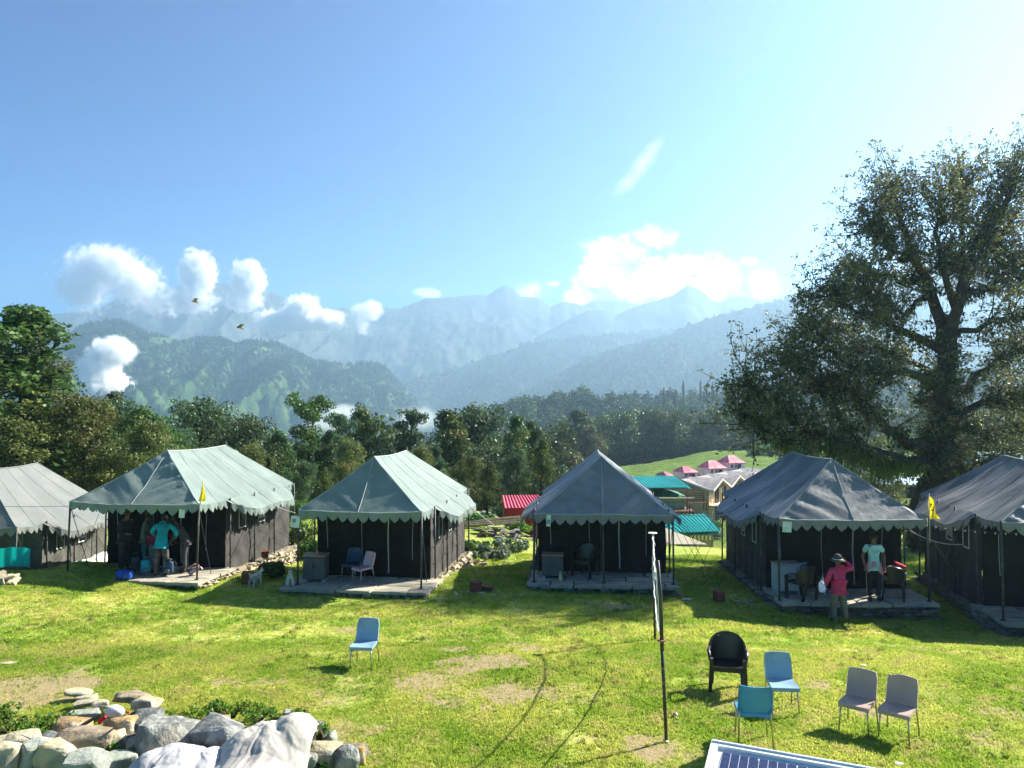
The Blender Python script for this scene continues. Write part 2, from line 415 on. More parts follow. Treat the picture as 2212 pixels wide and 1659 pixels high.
def blade_mat(name, dark=1.0, tr=.55):
    m = bpy.data.materials.new(name); m.use_nodes = True; t = NT(m.node_tree); t.n.clear()
    out = t.new('ShaderNodeOutputMaterial'); b = t.new('ShaderNodeBsdfPrincipled')
    co = t.new('ShaderNodeNewGeometry').outputs['Position']
    c = grass_color(t, co)
    rn = t.new('ShaderNodeObjectInfo').outputs['Random']
    hsv = t.new('ShaderNodeHueSaturation', i_Color=c); t.put(hsv.inputs['Value'], t.math('ADD', t.math('MULTIPLY', rn, .7 * dark), .75 * dark))
    t.put(hsv.inputs['Hue'], t.math('ADD', t.math('MULTIPLY', rn, -.035), .515))
    t.l.new(hsv.outputs[0], b.inputs['Base Color']); b.inputs['Roughness'].default_value = .6; b.inputs['Specular IOR Level'].default_value = .25
    tr_ = t.new('ShaderNodeBsdfTranslucent', i_Color=hsv.outputs[0]); mx = t.new('ShaderNodeMixShader'); mx.inputs[0].default_value = tr
    t.l.new(b.outputs[0], mx.inputs[1]); t.l.new(tr_.outputs[0], mx.inputs[2]); t.l.new(mx.outputs[0], out.inputs[0]); return m
M_blade = blade_mat("grass_blade")
def lawn_points(n, y0, y1, seed, keep=None):
    rng = np.random.RandomState(seed)
    y = np.sqrt(rng.uniform(y0 ** 2, y1 ** 2, n)); x = rng.uniform(-.74, .74, n) * y
    s = soil(x, y); ok = rng.uniform(0, 1, n) > s * .95
    x, y = x[ok], y[ok]
    den = fbm(x * 1.1, y * 1.1, 77, 4, .6); ok = den > rng.uniform(.18, .42, len(x))
    x, y = x[ok], y[ok]
    return np.stack([x, y, gh(x, y)], -1), x, y
pts, x, y = lawn_points(150000, 8.6, 15, 5)
s_ = .55 + .9 * fbm(x * .9, y * .9, 11, 3)
scatter("lawn_grass", pts, s_, blade_mesh("grass_tuft", 9, .034, .035, .0075, M_blade, 1, .9), "short bright green grass growing all over the near lawn", "grass", seed=4)
pts, x, y = lawn_points(120000, 15, 27, 6)
s_ = .7 + .9 * fbm(x * .9, y * .9, 12, 3)
scatter("lawn_grass", pts, s_, blade_mesh("grass_tuft_far", 8, .04, .06, .012, M_blade, 2, .9), "short grass of the lawn in front of and between the dark tents", "grass", seed=8)

# ------------------------------------------------------------------ ridges
def hill_mat(name, base, patch, scale, meadow=None, ms=.004, mr=(.60, .68), bump=1.0, world=True):
    m = bpy.data.materials.new(name); m.use_nodes = True; t = NT(m.node_tree); t.n.clear()
    out = t.new('ShaderNodeOutputMaterial'); b = t.new('ShaderNodeBsdfPrincipled')
    co = t.new('ShaderNodeNewGeometry').outputs['Position']
    c = t.mix(t.ramp(t.noise(co, scale, 6, .65), .38, .65), rgb(base), rgb(patch))
    if meadow: c = t.mix(t.ramp(t.noise(co, ms, 5, .6), *mr), c, rgb(meadow))
    t.put(b.inputs['Base Color'], c); b.inputs['Roughness'].default_value = .95; b.inputs['Specular IOR Level'].default_value = .1
    bp = t.new('ShaderNodeBump', i_Strength=bump, i_Distance=6.0); t.put(bp.inputs['Height'], t.noise(co, scale * 1.5, 6, .7)); t.l.new(bp.outputs[0], b.inputs['Normal'])
    t.l.new(b.outputs[0], out.inputs[0]); return m
def ridge(name, sky_pts, D, foot, zfoot, mat_, label, seed, amp=.12, freq=1.0, nu=260, nv=70, jag=.004, spur=.5, back=.35, powr=1.25, cat="hill"):
    """a mountain ridge: crest line from (px, py) sights at D metres, slope falling towards the viewer down to zfoot at foot*D"""
    xs = np.array([p[0] for p in sky_pts], float); ys = np.array([p[1] for p in sky_pts], float)
    px = np.linspace(xs[0], xs[-1], nu + 1); py = np.interp(px, xs, ys)
    Dx = np.interp(px, xs, D) if hasattr(D, '__len__') else np.full(nu + 1, float(D))
    crest = np.array([P(a, b, d) for a, b, d in zip(px, py, Dx)])
    r = crest[:, 0] / crest[:, 1]
    crest[:, 2] += (fbm(px * .11, px * 0, seed + 3, 4, .6) - .5) * jag * Dx
    ts = np.concatenate([np.linspace(0, 1, nv + 1), 1 + np.linspace(.1, 1, 6) * back])
    T, _ = np.meshgrid(ts, px, indexing='ij')
    Yg = np.where(T <= 1, Dx[None] * (foot + (1 - foot) * T), Dx[None] * (1 + (T - 1) * .5))
    kw = 31; kk_ = np.hanning(kw + 2)[1:-1]; kk_ /= kk_.sum(); cs_ = np.convolve(np.pad(crest[:, 2], kw // 2, mode='edge'), kk_, mode='valid')
    hgt = cs_[None] + (crest[:, 2] - cs_)[None] * np.clip(T, 0, 1) ** 7 - zfoot
    prof = np.where(T <= 1, np.clip(T, 0, 1) ** powr, 1 - (T - 1) * 1.4)
    env = np.clip(1 - np.abs(T * 2 - 1) ** 3, 0, 1) * (T < 1)
    s = 1.0 / (D if not hasattr(D, '__len__') else np.mean(D)) * 14 * freq
    Xg = r[None] * Yg
    n = fbm(Xg * s, Yg * s * .55, seed, 5, .55); n = 1 - np.abs(2 * n - 1) * 1.6
    n2 = fbm(Xg * s * 4, Yg * s * 3, seed + 50, 4, .6)
    Zg = zfoot + hgt * (prof + env * amp * (n - .55) * 1.6 * spur * 2 + env * amp * .35 * (n2 - .5))
    # never above the sight line of the crest
    lim = CAMH + (crest[:, 2] - CAMH)[None] / Dx[None] * Yg
    Zg = np.minimum(Zg, np.where(T < 1, lim - (1 - T) * .01 * Dx[None], Zg))
    a, b_ = Xg.shape; idx = np.arange(a * b_).reshape(a, b_)
    F_ = np.stack([idx[:-1, :-1], idx[:-1, 1:], idx[1:, 1:], idx[1:, :-1]], -1).reshape(-1, 4)
    V_ = np.stack([Xg, Yg, Zg], -1).reshape(-1, 3)
    o = link(name, np_mesh(name, V_, F_, mat_, True)); tag(o, label, cat, kind="structure")
    return (Xg, Yg, Zg, T)
SKY_B = [(1190, 690), (1257, 661), (1282, 650), (1324, 648), (1374, 657), (1420, 680)]
SKY_A = [(-60, 690), (40, 700), (120, 677), (153, 675), (219, 664), (255, 642), (357, 624), (419, 613), (470, 611), (492, 614), (583, 630), (620, 644),
         (674, 653), (711, 668), (744, 664), (766, 671), (824, 664), (865, 667), (895, 653), (920, 644), (965, 643), (1032, 636), (1053, 638), (1074, 624),
         (1090, 616), (1111, 622), (1126, 641), (1165, 643), (1188, 663), (1215, 651), (1240, 654), (1270, 664), (1330, 700), (1400, 730)]
SKY_C = [(1130, 745), (1186, 713), (1240, 684), (1270, 670), (1307, 668), (1328, 682), (1374, 661), (1415, 649), (1453, 638), (1486, 616), (1511, 626),
         (1524, 634), (1536, 649), (1557, 653), (1590, 641), (1624, 643), (1645, 654), (1700, 650), (1780, 640), (1900, 660), (2100, 650), (2300, 640)]
SKY_E = [(780, 880), (866, 826), (957, 805), (1020, 783), (1103, 755), (1145, 741), (1249, 728), (1332, 722), (1450, 715), (1600, 700), (1800, 690), (2300, 680)]
SKY_D = [(900, 1000), (990, 940), (1074, 884), (1124, 853), (1207, 813), (1270, 776), (1353, 751), (1449, 722), (1499, 699), (1540, 686), (1603, 674), (1670, 655),
         (1720, 640), (1775, 622), (1850, 600), (1950, 585), (2080, 575), (2212, 560), (2400, 545)]
SKY_F = [(-200, 790), (-60, 760), (60, 745), (146, 726), (171, 708), (219, 697), (255, 693), (292, 708), (321, 723), (365, 730), (423, 733), (474, 732), (510, 746), (547, 739),
         (591, 741), (627, 755), (674, 781), (711, 788), (766, 790), (811, 786), (832, 795), (857, 822), (895, 863), (915, 893), (960, 950), (1010, 1010)]
SKY_G = [(860, 1010), (940, 960), (1000, 930), (1080, 905), (1150, 888), (1250, 872), (1320, 878), (1400, 886), (1480, 876), (1560, 874), (1650, 866), (1800, 856), (2000, 840), (2212, 828), (2400, 820)]
M_farrock = hill_mat("far_mountain_rock", (.045, .065, .05), (.085, .10, .085), .006, (.07, .10, .045), .002, (.5, .7), bump=.45)
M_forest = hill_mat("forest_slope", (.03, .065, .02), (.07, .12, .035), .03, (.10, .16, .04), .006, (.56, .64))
M_forest2 = hill_mat("forest_slope_dark", (.022, .045, .020), (.045, .07, .03), .03, bump=.6)  # darker forest tones without clearings
ridge("mountain", SKY_B, 3500, .75, -100, M_farrock, "farthest pale peaks between the two high summits", 3, jag=.002, cat="mountain")
ridge("mountain", SKY_A, 3150, .55, -160, M_farrock, "broad hazy blue mountain range with a knobbly summit", 11, amp=.06, jag=.0028, freq=1.2, nu=420, nv=110, cat="mountain")
ridge("mountain", SKY_C, 2750, .6, -150, M_farrock, "pointed hazy mountain peak right of the centre", 23, amp=.05, jag=.002, nu=300, nv=90, cat="mountain")
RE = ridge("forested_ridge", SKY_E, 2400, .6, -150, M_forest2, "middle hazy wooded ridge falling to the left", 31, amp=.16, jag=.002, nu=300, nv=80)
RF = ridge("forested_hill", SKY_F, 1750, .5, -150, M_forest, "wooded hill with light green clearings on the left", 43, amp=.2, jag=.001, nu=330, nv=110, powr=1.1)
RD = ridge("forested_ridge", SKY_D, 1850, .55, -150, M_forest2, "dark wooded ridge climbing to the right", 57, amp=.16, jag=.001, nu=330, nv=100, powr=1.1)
RG = ridge("wooded_hillside", SKY_G, 520, .5, -52, M_forest, "nearer wooded hillside behind the meadow", 67, amp=.22, jag=.003, nu=240, nv=70, freq=.7, powr=.9)

M_far_leaf = mat("far_foliage", (.03, .07, .02), (.08, .13, .035), .02, .8, world_co=True, objr=.35, trans=.15)
def crown_quads(n, rx, rz, size, seed, cone=False, z0=0.):
    rng = np.random.RandomState(seed)
    d = rng.normal(size=(n, 3)); d /= np.linalg.norm(d, axis=1)[:, None]
    if cone:
        t = rng.uniform(0, 1, n) ** .8; a = rng.uniform(0, 6.283, n); rr = rx * (1 - t) * (.55 + .45 * rng.uniform(0, 1, n)) * (.7 + .3 * np.cos(t * 40))
        c = np.stack([rr * np.cos(a), rr * np.sin(a), z0 + t * rz * 2], -1)
    else:
        r = rng.uniform(.55, 1, n)[:, None]; lump = 1 + .28 * np.sin(d[:, :1] * 5 + seed) * np.cos(d[:, 2:] * 6)
        c = d * r * lump * np.array([rx, rx, rz]) + np.array([0, 0, z0 + rz])
    nrm = d * .7 + rng.normal(size=(n, 3)) * .6; nrm /= np.linalg.norm(nrm, axis=1)[:, None]
    a = np.cross(nrm, rng.normal(size=(n, 3))); a /= np.linalg.norm(a, axis=1)[:, None]; b = np.cross(nrm, a)
    s = size * rng.uniform(.6, 1.3, n)[:, None]
    V_ = np.stack([c - a * s, c - b * s * .7, c + a * s, c + b * s * .7], 1).reshape(-1, 3)
    return V_, np.arange(4 * n).reshape(n, 4)
def far_tree(name, n, rx, rz, size, seed, cone=False, z0=0):
    V_, F_ = crown_quads(n, rx, rz, size, seed, cone, z0); return np_mesh(name, V_, F_, M_far_leaf)
FT1 = far_tree("far_tree_round", 110, 3.6, 3.4, 1.15, 1); FT2 = far_tree("far_tree_cone", 110, 2.2, 5.0, .8, 2, True)
FT3 = far_tree("near_hill_tree", 420, 3.0, 4.2, .5, 3)
FT4 = far_tree("near_hill_spire", 360, 1.9, 7.0, .45, 4, True)
def on_ridge(R, n, seed, pxr, tmin=.25, mask=None):
    Xg, Yg, Zg, T = R; rng = np.random.RandomState(seed); a, b_ = Xg.shape
    i = rng.uniform(0, a - 1.001, n); j = rng.uniform(0, b_ - 1.001, n); i0 = i.astype(int); j0 = j.astype(int); fi = i - i0; fj = j - j0
    def s(A): return (A[i0, j0] * (1 - fi) + A[i0 + 1, j0] * fi) * (1 - fj) + (A[i0, j0 + 1] * (1 - fi) + A[i0 + 1, j0 + 1] * fi) * fj
    x, y, z, t = s(Xg), s(Yg), s(Zg), s(T)
    r = x / y * FL + 1106; ok = (r > pxr[0]) & (r < pxr[1]) & (t > tmin) & (t < 1.03)
    if mask is not None: ok &= mask(x, y)
    return np.stack([x, y, z], -1)[ok]
rng0 = np.random.RandomState(9)
def wood(name, R, n, seed, pxr, me, s0, s1, label, tmin=.25, mask=None):
    p = on_ridge(R, n, seed, pxr, tmin, mask); p[:, 2] -= .8
    scatter(name, p, rng0.uniform(s0, s1, len(p)), me, label, "forest", .06, seed)
clear = lambda x, y: fbm(x * .008, y * .008, 91, 4, .55) < .58
wood("forest", RF, 26000, 5, (-80, 1000), FT1, .6, 1.35, "broadleaf wood covering the left hazy hill", .3, clear)
wood("forest", RF, 9000, 6, (-80, 1000), FT2, .7, 1.4, "dark conifers standing in the wood of the left hill", .3, clear)
wood("forest", RD, 16000, 7, (980, 2300), FT1, .75, 1.6, "wood covering the dark ridge on the right", .35)
wood("forest", RD, 4500, 17, (980, 2300), FT2, .8, 1.6, "conifers standing out of the wood on the right ridge", .35)
wood("forest", RE, 12000, 8, (800, 1600), FT1, .9, 1.8, "wood covering the middle hazy ridge", .4)
wood("forest", RG, 3800, 10, (860, 2300), FT3, .8, 1.7, "broadleaf wood on the nearer hillside behind the meadow", .2)

# ------------------------------------------------------------------ haze and drifting mist
def box_obj(name, lo, hi):
    b = MB(); b.box([(a + c) / 2 for a, c in zip(lo, hi)], [c - a for a, c in zip(lo, hi)])
    m = bpy.data.materials.new(name); m.use_nodes = True; t = NT(m.node_tree); t.n.clear()
    o = b.build(name, m); return o, t
haze, t = box_obj("haze", (-3600, -260, -290), (3600, 3900, 610))
out = t.new('ShaderNodeOutputMaterial'); pv = t.new('ShaderNodeVolumePrincipled')
pv.inputs['Color'].default_value = (.47, .695, .92, 1); pv.inputs['Density'].default_value = HAZE_DENS; pv.inputs['Anisotropy'].default_value = .5
t.l.new(pv.outputs[0], out.inputs['Volume'])
tag(haze, "pale blue haze filling the valley between camera and mountains", "haze", kind="stuff")
def cloudbank(label, blobs, d, depth, dens, seed, nscale=1.0, thr=.0, aniso=.2, fn=1.5, name="cloudbank"):
    """one bank of drifting cloud: soft ellipses (px, py, rx, ry, amount) thickened to `depth` metres at distance d"""
    k = d / FL
    xs = [((b[0] - b[2] * 1.5 - 1106) * k, (b[0] + b[2] * 1.5 - 1106) * k) for b in blobs]; zs = [(P(b[0], b[1] + b[3] * 1.5, d).z, P(b[0], b[1] - b[3] * 1.5, d).z) for b in blobs]
    o, t = box_obj(name, (min(a for a, _ in xs), d - depth, min(a for a, _ in zs)), (max(a for _, a in xs), d + depth, max(a for _, a in zs)))
    out = t.new('ShaderNodeOutputMaterial'); pv = t.new('ShaderNodeVolumePrincipled'); pv.inputs['Anisotropy'].default_value = aniso; pv.inputs['Color'].default_value = (1, 1, 1, 1)
    co = t.new('ShaderNodeNewGeometry').outputs['Position']; sp = t.new('ShaderNodeSeparateXYZ', i_Vector=co); X_, Y_, Z_ = sp.outputs
    acc = None
    for (px, py, rx, ry, am) in blobs:
        c = P(px, py, d)
        a = t.math('DIVIDE', t.math('SUBTRACT', X_, c.x), rx * k); b = t.math('DIVIDE', t.math('SUBTRACT', Z_, c.z), ry * k); e = t.math('DIVIDE', t.math('SUBTRACT', Y_, d), depth * .95)
        s = t.math('SQRT', t.math('ADD', t.math('ADD', t.math('MULTIPLY', a, a), t.math('MULTIPLY', b, b)), t.math('MULTIPLY', e, e)))
        m = t.math('MULTIPLY', t.math('SUBTRACT', 1.0, s), am); acc = m if acc is None else t.math('SMOOTH_MAX', acc, m, .25)
    mp = t.new('ShaderNodeMapping'); t.l.new(co, mp.inputs[0]); mp.inputs['Location'].default_value = (seed * 91.0, 0, 0)
    n = t.noise(mp.outputs[0], nscale / (k * 34), 5, .62)
    f = t.math('ADD', acc, t.math('MULTIPLY', t.math('SUBTRACT', n, .5), fn))
    den = t.math('MULTIPLY', t.ramp(f, .02 + thr, .55 + thr), dens)
    t.put(pv.inputs['Density'], den); t.l.new(pv.outputs[0], out.inputs['Volume'])
    return tag(o, label, "cloud", kind="stuff")
cloudbank("white mist rising in front of the left wooded hill", [(245, 758, 50, 34, 1.2), (215, 800, 48, 52, 1.3), (235, 848, 66, 44, 1.4), (290, 868, 80, 36, 1.4), (345, 880, 52, 34, 1.2), (200, 835, 34, 44, 1)], 1330, 45, .20, 1, 2.2, fn=1.7)
cloudbank("large soft cloud over the left mountain shoulder", [(225, 575, 85, 50, 1), (180, 620, 60, 60, .7), (290, 610, 60, 55, .7), (340, 650, 60, 30, .5)], 2560, 85, .08, 2, 2.2, fn=1.9)  # this and the next four are clouds standing inside the haze box
cloudbank("tall narrow cloud standing before the left mountain", [(427, 590, 44, 55, 1.2), (410, 650, 60, 34, .6)], 2550, 65, .13, 3, 2.2, fn=1.7)
cloudbank("second tall narrow cloud right of the first one", [(535, 605, 42, 48, 1.2), (525, 650, 50, 24, .5)], 2540, 65, .13, 4, 2.2, fn=1.7)
cloudbank("ragged white cloud lying against the far mountain", [(655, 672, 42, 38, 1.1), (600, 695, 52, 28, 1), (690, 692, 60, 26, 1), (630, 700, 60, 20, 1)], 2400, 65, .18, 5, 2.2, fn=2.2)
cloudbank("small faint cloud right of the ragged one", [(795, 672, 36, 26, 1), (780, 695, 22, 30, .5)], 2450, 50, .06, 6, 1.0)
cloudbank("thin mist lying behind the round headed tree", [(740, 890, 50, 22, 1), (700, 912, 50, 24, 1), (905, 905, 60, 34, .7)], 900, 40, .02, 7, 1.0, fn=1.0)

M_weedb = blade_mat("clover_blade", .72, .4)
rw = np.random.RandomState(31); n = 5200; y = np.sqrt(rw.uniform(8.8 ** 2, 24 ** 2, n)); x = rw.uniform(-.74, .74, n) * y
ok = (fbm(x * .8, y * .8, 55, 4, .6) > .53) & (soil(x, y) < .5); x, y = x[ok], y[ok]
scatter("lawn_weeds", np.stack([x, y, gh(x, y)], -1), rw.uniform(.5, 1.3, len(x)), blade_mesh("weed_tuft", 16, .06, .06, .018, M_weedb, 5, .9), "darker broad leafed weeds and clover clumps dotted over the lawn", "weeds", seed=9)
# ------------------------------------------------------------------ trees
def foliage(name, dark, light, patch=None, tr=.32, psc=.5):
    m = bpy.data.materials.new(name); m.use_nodes = True; t = NT(m.node_tree); t.n.clear()
    out = t.new('ShaderNodeOutputMaterial'); b = t.new('ShaderNodeBsdfPrincipled')
    co = t.new('ShaderNodeNewGeometry'); oi = t.new('ShaderNodeObjectInfo').outputs['Random']
    isl = co.outputs['Random Per Island']
    c = t.mix(t.ramp(t.noise(co.outputs['Position'], 1.1, 3, .6), .35, .65), rgb(dark), rgb(light))
    if patch: c = t.mix(t.ramp(t.noise(co.outputs['Position'], psc, 3, .6), .57, .70), c, rgb(patch))
    h = t.new('ShaderNodeHueSaturation', i_Color=c)
    t.put(h.inputs['Value'], t.math('ADD', t.math('MULTIPLY', isl, .8), t.math('ADD', t.math('MULTIPLY', oi, .5), .4)))
    t.put(h.inputs['Hue'], t.math('ADD', t.math('MULTIPLY', t.math('SUBTRACT', oi, .5), .05), t.math('ADD', t.math('MULTIPLY', isl, .02), .49)))
    t.l.new(h.outputs[0], b.inputs['Base Color']); b.inputs['Roughness'].default_value = .45; b.inputs['Specular IOR Level'].default_value = .18
    tr_ = t.new('ShaderNodeBsdfTranslucent', i_Color=h.outputs[0]); mx = t.new('ShaderNodeMixShader'); mx.inputs[0].default_value = tr
    t.l.new(b.outputs[0], mx.inputs[1]); t.l.new(tr_.outputs[0], mx.inputs[2]); t.l.new(mx.outputs[0], out.inputs[0]); return m
M_oak = foliage("oak_foliage", (.045, .085, .022), (.10, .155, .035), (.20, .20, .05))
M_oak2 = foliage("olive_foliage", (.075, .10, .026), (.16, .19, .055), (.25, .22, .07))
M_oak3 = foliage("blue_green_foliage", (.045, .085, .036), (.09, .15, .06), (.13, .20, .05))
M_bark = mat("mossy_bark", (.026, .021, .015), (.05, .042, .026), 3, .95, 1.0, 20, c3=(.05, .07, .02), s3=.8)
M_moss = mat("hanging_moss", (.030, .038, .014), (.075, .095, .025), 1.5, .95, trans=.25, island=.4)
M_bright = mat("bright_fern", (.10, .17, .02), (.06, .11, .02), 1.5, .6, trans=.5, island=.3)  # fresh bright green of the fern fringe

def leaves(centers, radii, counts, size, rng, flat=.75, up=.25, shell=.35):
    """leaf quads scattered in lumps"""
    c = np.repeat(centers, counts, 0); r = np.repeat(radii, counts); n = len(c)
    d = rng.normal(size=(n, 3)); d /= np.linalg.norm(d, axis=1)[:, None] + 1e-9
    rr = r * (shell + (1 - shell) * rng.uniform(0, 1, n) ** .5)
    p = c + d * rr[:, None] * np.array([1, 1, flat])
    nr_ = d * .8 + rng.normal(size=(n, 3)) * .7 + np.array([0, 0, up]); nr_ /= np.linalg.norm(nr_, axis=1)[:, None] + 1e-9
    a = np.cross(nr_, rng.normal(size=(n, 3))); a /= np.linalg.norm(a, axis=1)[:, None] + 1e-9; b = np.cross(nr_, a)
    s = (size * rng.uniform(.55, 1.35, n))[:, None]
    V_ = np.stack([p - a * s, p - b * s * .55, p + a * s, p + b * s * .55], 1).reshape(-1, 3)
    return V_, np.arange(4 * n).reshape(n, 4)
def bend(p0, d, L, n, rng, wob=.25, grav=0.0):
    pts = [Vector(p0)]; d = Vector(d).normalized()
    for i in range(n):
        d = (d + Vector(rng.normal(size=3)) * wob / n * 1.6 + Vector((0, 0, grav / n))).normalized()
        pts.append(pts[-1] + d * (L / n))
    return pts
def make_tree(seed, H, R, style='oak', leafn=7000, leaf=.13, mats=None, name='tree', label='', loc=(0, 0, 0), group=None, rz=0, cat='tree', hang=True):
    rng = np.random.RandomState(seed); wood_ = MB(); lean = Vector((rng.uniform(-.06, .06), rng.uniform(-.06, .06), 1))
    tk = bend((0, 0, -.6), lean, H * .93 + .6, 9, rng, .22)
    r0 = H * .028
    wood_.tube(tk, [r0 * (1.25 if i == 0 else 1 - .88 * i / 9) for i in range(10)], 8)
    cs = []; rs = []
    def at_(t):
        f = t * 9; i = min(8, int(f)); return tk[i].lerp(tk[i + 1], f - i)
    nl = {'oak': 24, 'column': 34, 'broad': 26, 'sparse': 15, 'tuft': 20}[style]
    t0 = {'oak': .22, 'column': .12, 'broad': .25, 'sparse': .35, 'tuft': .3}[style]
    for i in range(nl):
        t = t0 + (1 - t0) * (i + rng.uniform(0, .8)) / nl; p = at_(min(t, .999)); a = i * 2.4 + rng.uniform(-.5, .5)
        if style == 'oak': pr = (math.sin(min(1, (t - t0) / (1 - t0) * .86 + .14) * 3.14) ** .6) * rng.uniform(.55, 1.1)
        elif style == 'column': pr = 1.35 * (1 - t) ** .55 * rng.uniform(.55, 1.15) if t > .4 else rng.uniform(.7, 1.1)
        elif style == 'broad': pr = math.sin(((t - t0) / (1 - t0) * .8 + .2) * 3.14) ** .5 * rng.uniform(.7, 1.1)
        elif style == 'tuft': pr = (.55 if t < .72 else 1.0) * rng.uniform(.4, 1.1)
        else: pr = rng.uniform(.5, 1.0)
        L = max(.3, R * pr); el = rng.uniform(.0, .55) + (t - .5) * .7
        d = Vector((math.cos(a) * math.cos(el), math.sin(a) * math.cos(el), math.sin(el)))
        lb = bend(p, d, L, 4, rng, .5, .25)
        wood_.tube(lb, [r0 * .42 * (1 - .2 * k) * (1.1 - t * .7) for k in range(5)], 5)
        for k in range(3 if style != 'sparse' else 4):
            q = lb[2 + k % 3] ; sd = Vector(rng.normal(size=3)); sd.z = abs(sd.z) * .6
            sb = bend(q, sd, L * .35 + .2, 2, rng, .3)
            wood_.tube(sb, [r0 * .14, r0 * .1, r0 * .05], 4)
            cs.append(sb[-1]); rs.append(R * rng.uniform(.14, .30))
        cs.append(lb[-1]); rs.append(R * rng.uniform(.2, .34))
        if style in ('column', 'oak', 'broad') : cs.append(lb[2]); rs.append(R * rng.uniform(.2, .3))
    top = at_(.999); cs.append(top); rs.append(R * .25)
    cs = np.array([tuple(c) for c in cs]); rs = np.array(rs)
    wt = rs ** 2; cnt = np.maximum(8, (wt / wt.sum() * leafn)).astype(int)
    V_, F_ = leaves(cs, rs, cnt, leaf, rng, .72)
    root = thing(name, label, cat, loc, rz, group)
    wood_.build('trunk', M_bark, root, True)
    link('crown', np_mesh('crown', V_, F_, mats or M_oak), root)
    if hang:
        n = 500; k = rng.randint(0, len(cs), n); c = cs[k] * np.array([.75, .75, 1]) + rng.normal(size=(n, 3)) * .12; c[:, 2] -= rs[k] * .5
        w_ = rng.uniform(.012, .03, n) * H / 9; h_ = rng.uniform(.15, .4, n) * H / 9; a = rng.uniform(0, 3.14, n)
        wx = np.stack([np.cos(a) * w_, np.sin(a) * w_, 0 * a], -1); dn = np.stack([0 * a, 0 * a, -h_], -1)
        V2 = np.stack([c - wx, c + wx, c + wx * .3 + dn, c - wx * .3 + dn], 1).reshape(-1, 3)
        link('hanging_moss', np_mesh('hanging_moss', V2, np.arange(4 * n).reshape(n, 4), M_moss), root)['kind'] = 'stuff'
    return root

PROTO = {}
def proto(key, *a, **k):
    PROTO[key] = (a, k)
KINDS_T = {
    'oakA': (101, 9.5, 2.9, 'oak', 9000, .125, M_oak), 'oakB': (102, 10, 3.2, 'broad', 10000, .125, M_oak2),
    'colA': (103, 10.5, 2.0, 'column', 9000, .12, M_oak), 'colB': (104, 9.5, 1.8, 'column', 8000, .12, M_oak3),
    'tuftA': (105, 11, 2.3, 'tuft', 8000, .12, M_oak3), 'broadB': (106, 8.5, 3.4, 'broad', 10000, .12, M_oak3),
    'sparse': (107, 9, 2.6, 'oak', 5200, .085, M_oak2), 'tuftB': (108, 10.5, 2.6, 'tuft', 8500, .12, M_oak)}
made = {}
NAMES_T = {'oakA': 'oak_tree', 'oakB': 'oak_tree', 'colA': 'column_tree', 'colB': 'column_tree', 'tuftA': 'oak_tree', 'broadB': 'broadleaf_tree', 'sparse': 'slender_tree', 'tuftB': 'oak_tree'}
def tree_at(kind, px, top, d, label, group=None, wid=1.0, rz=None, base=None):
    """tree whose top shows at (px, top) from d metres away"""
    sd, H, R, st, ln, lf, mm = KINDS_T[kind]
    p = P(px, top, d); g = gz(p.x, p.y) if base is None else base
    h = p.z - g; s = h / H
    if rz is None: rz = (px * 1.7 + d) % 6.28
    if kind not in made:
        made[kind] = make_tree(sd, H, R, st, ln, lf, mm, NAMES_T[kind], label, (p.x, p.y, g), group, rz)
        made[kind].scale = (s * wid, s * wid, s); return made[kind]
    return copy_tree(made[kind], (p.x, p.y, g), rz, label, group, (s * wid, s * wid, s))
GB = "trees standing behind the tents"
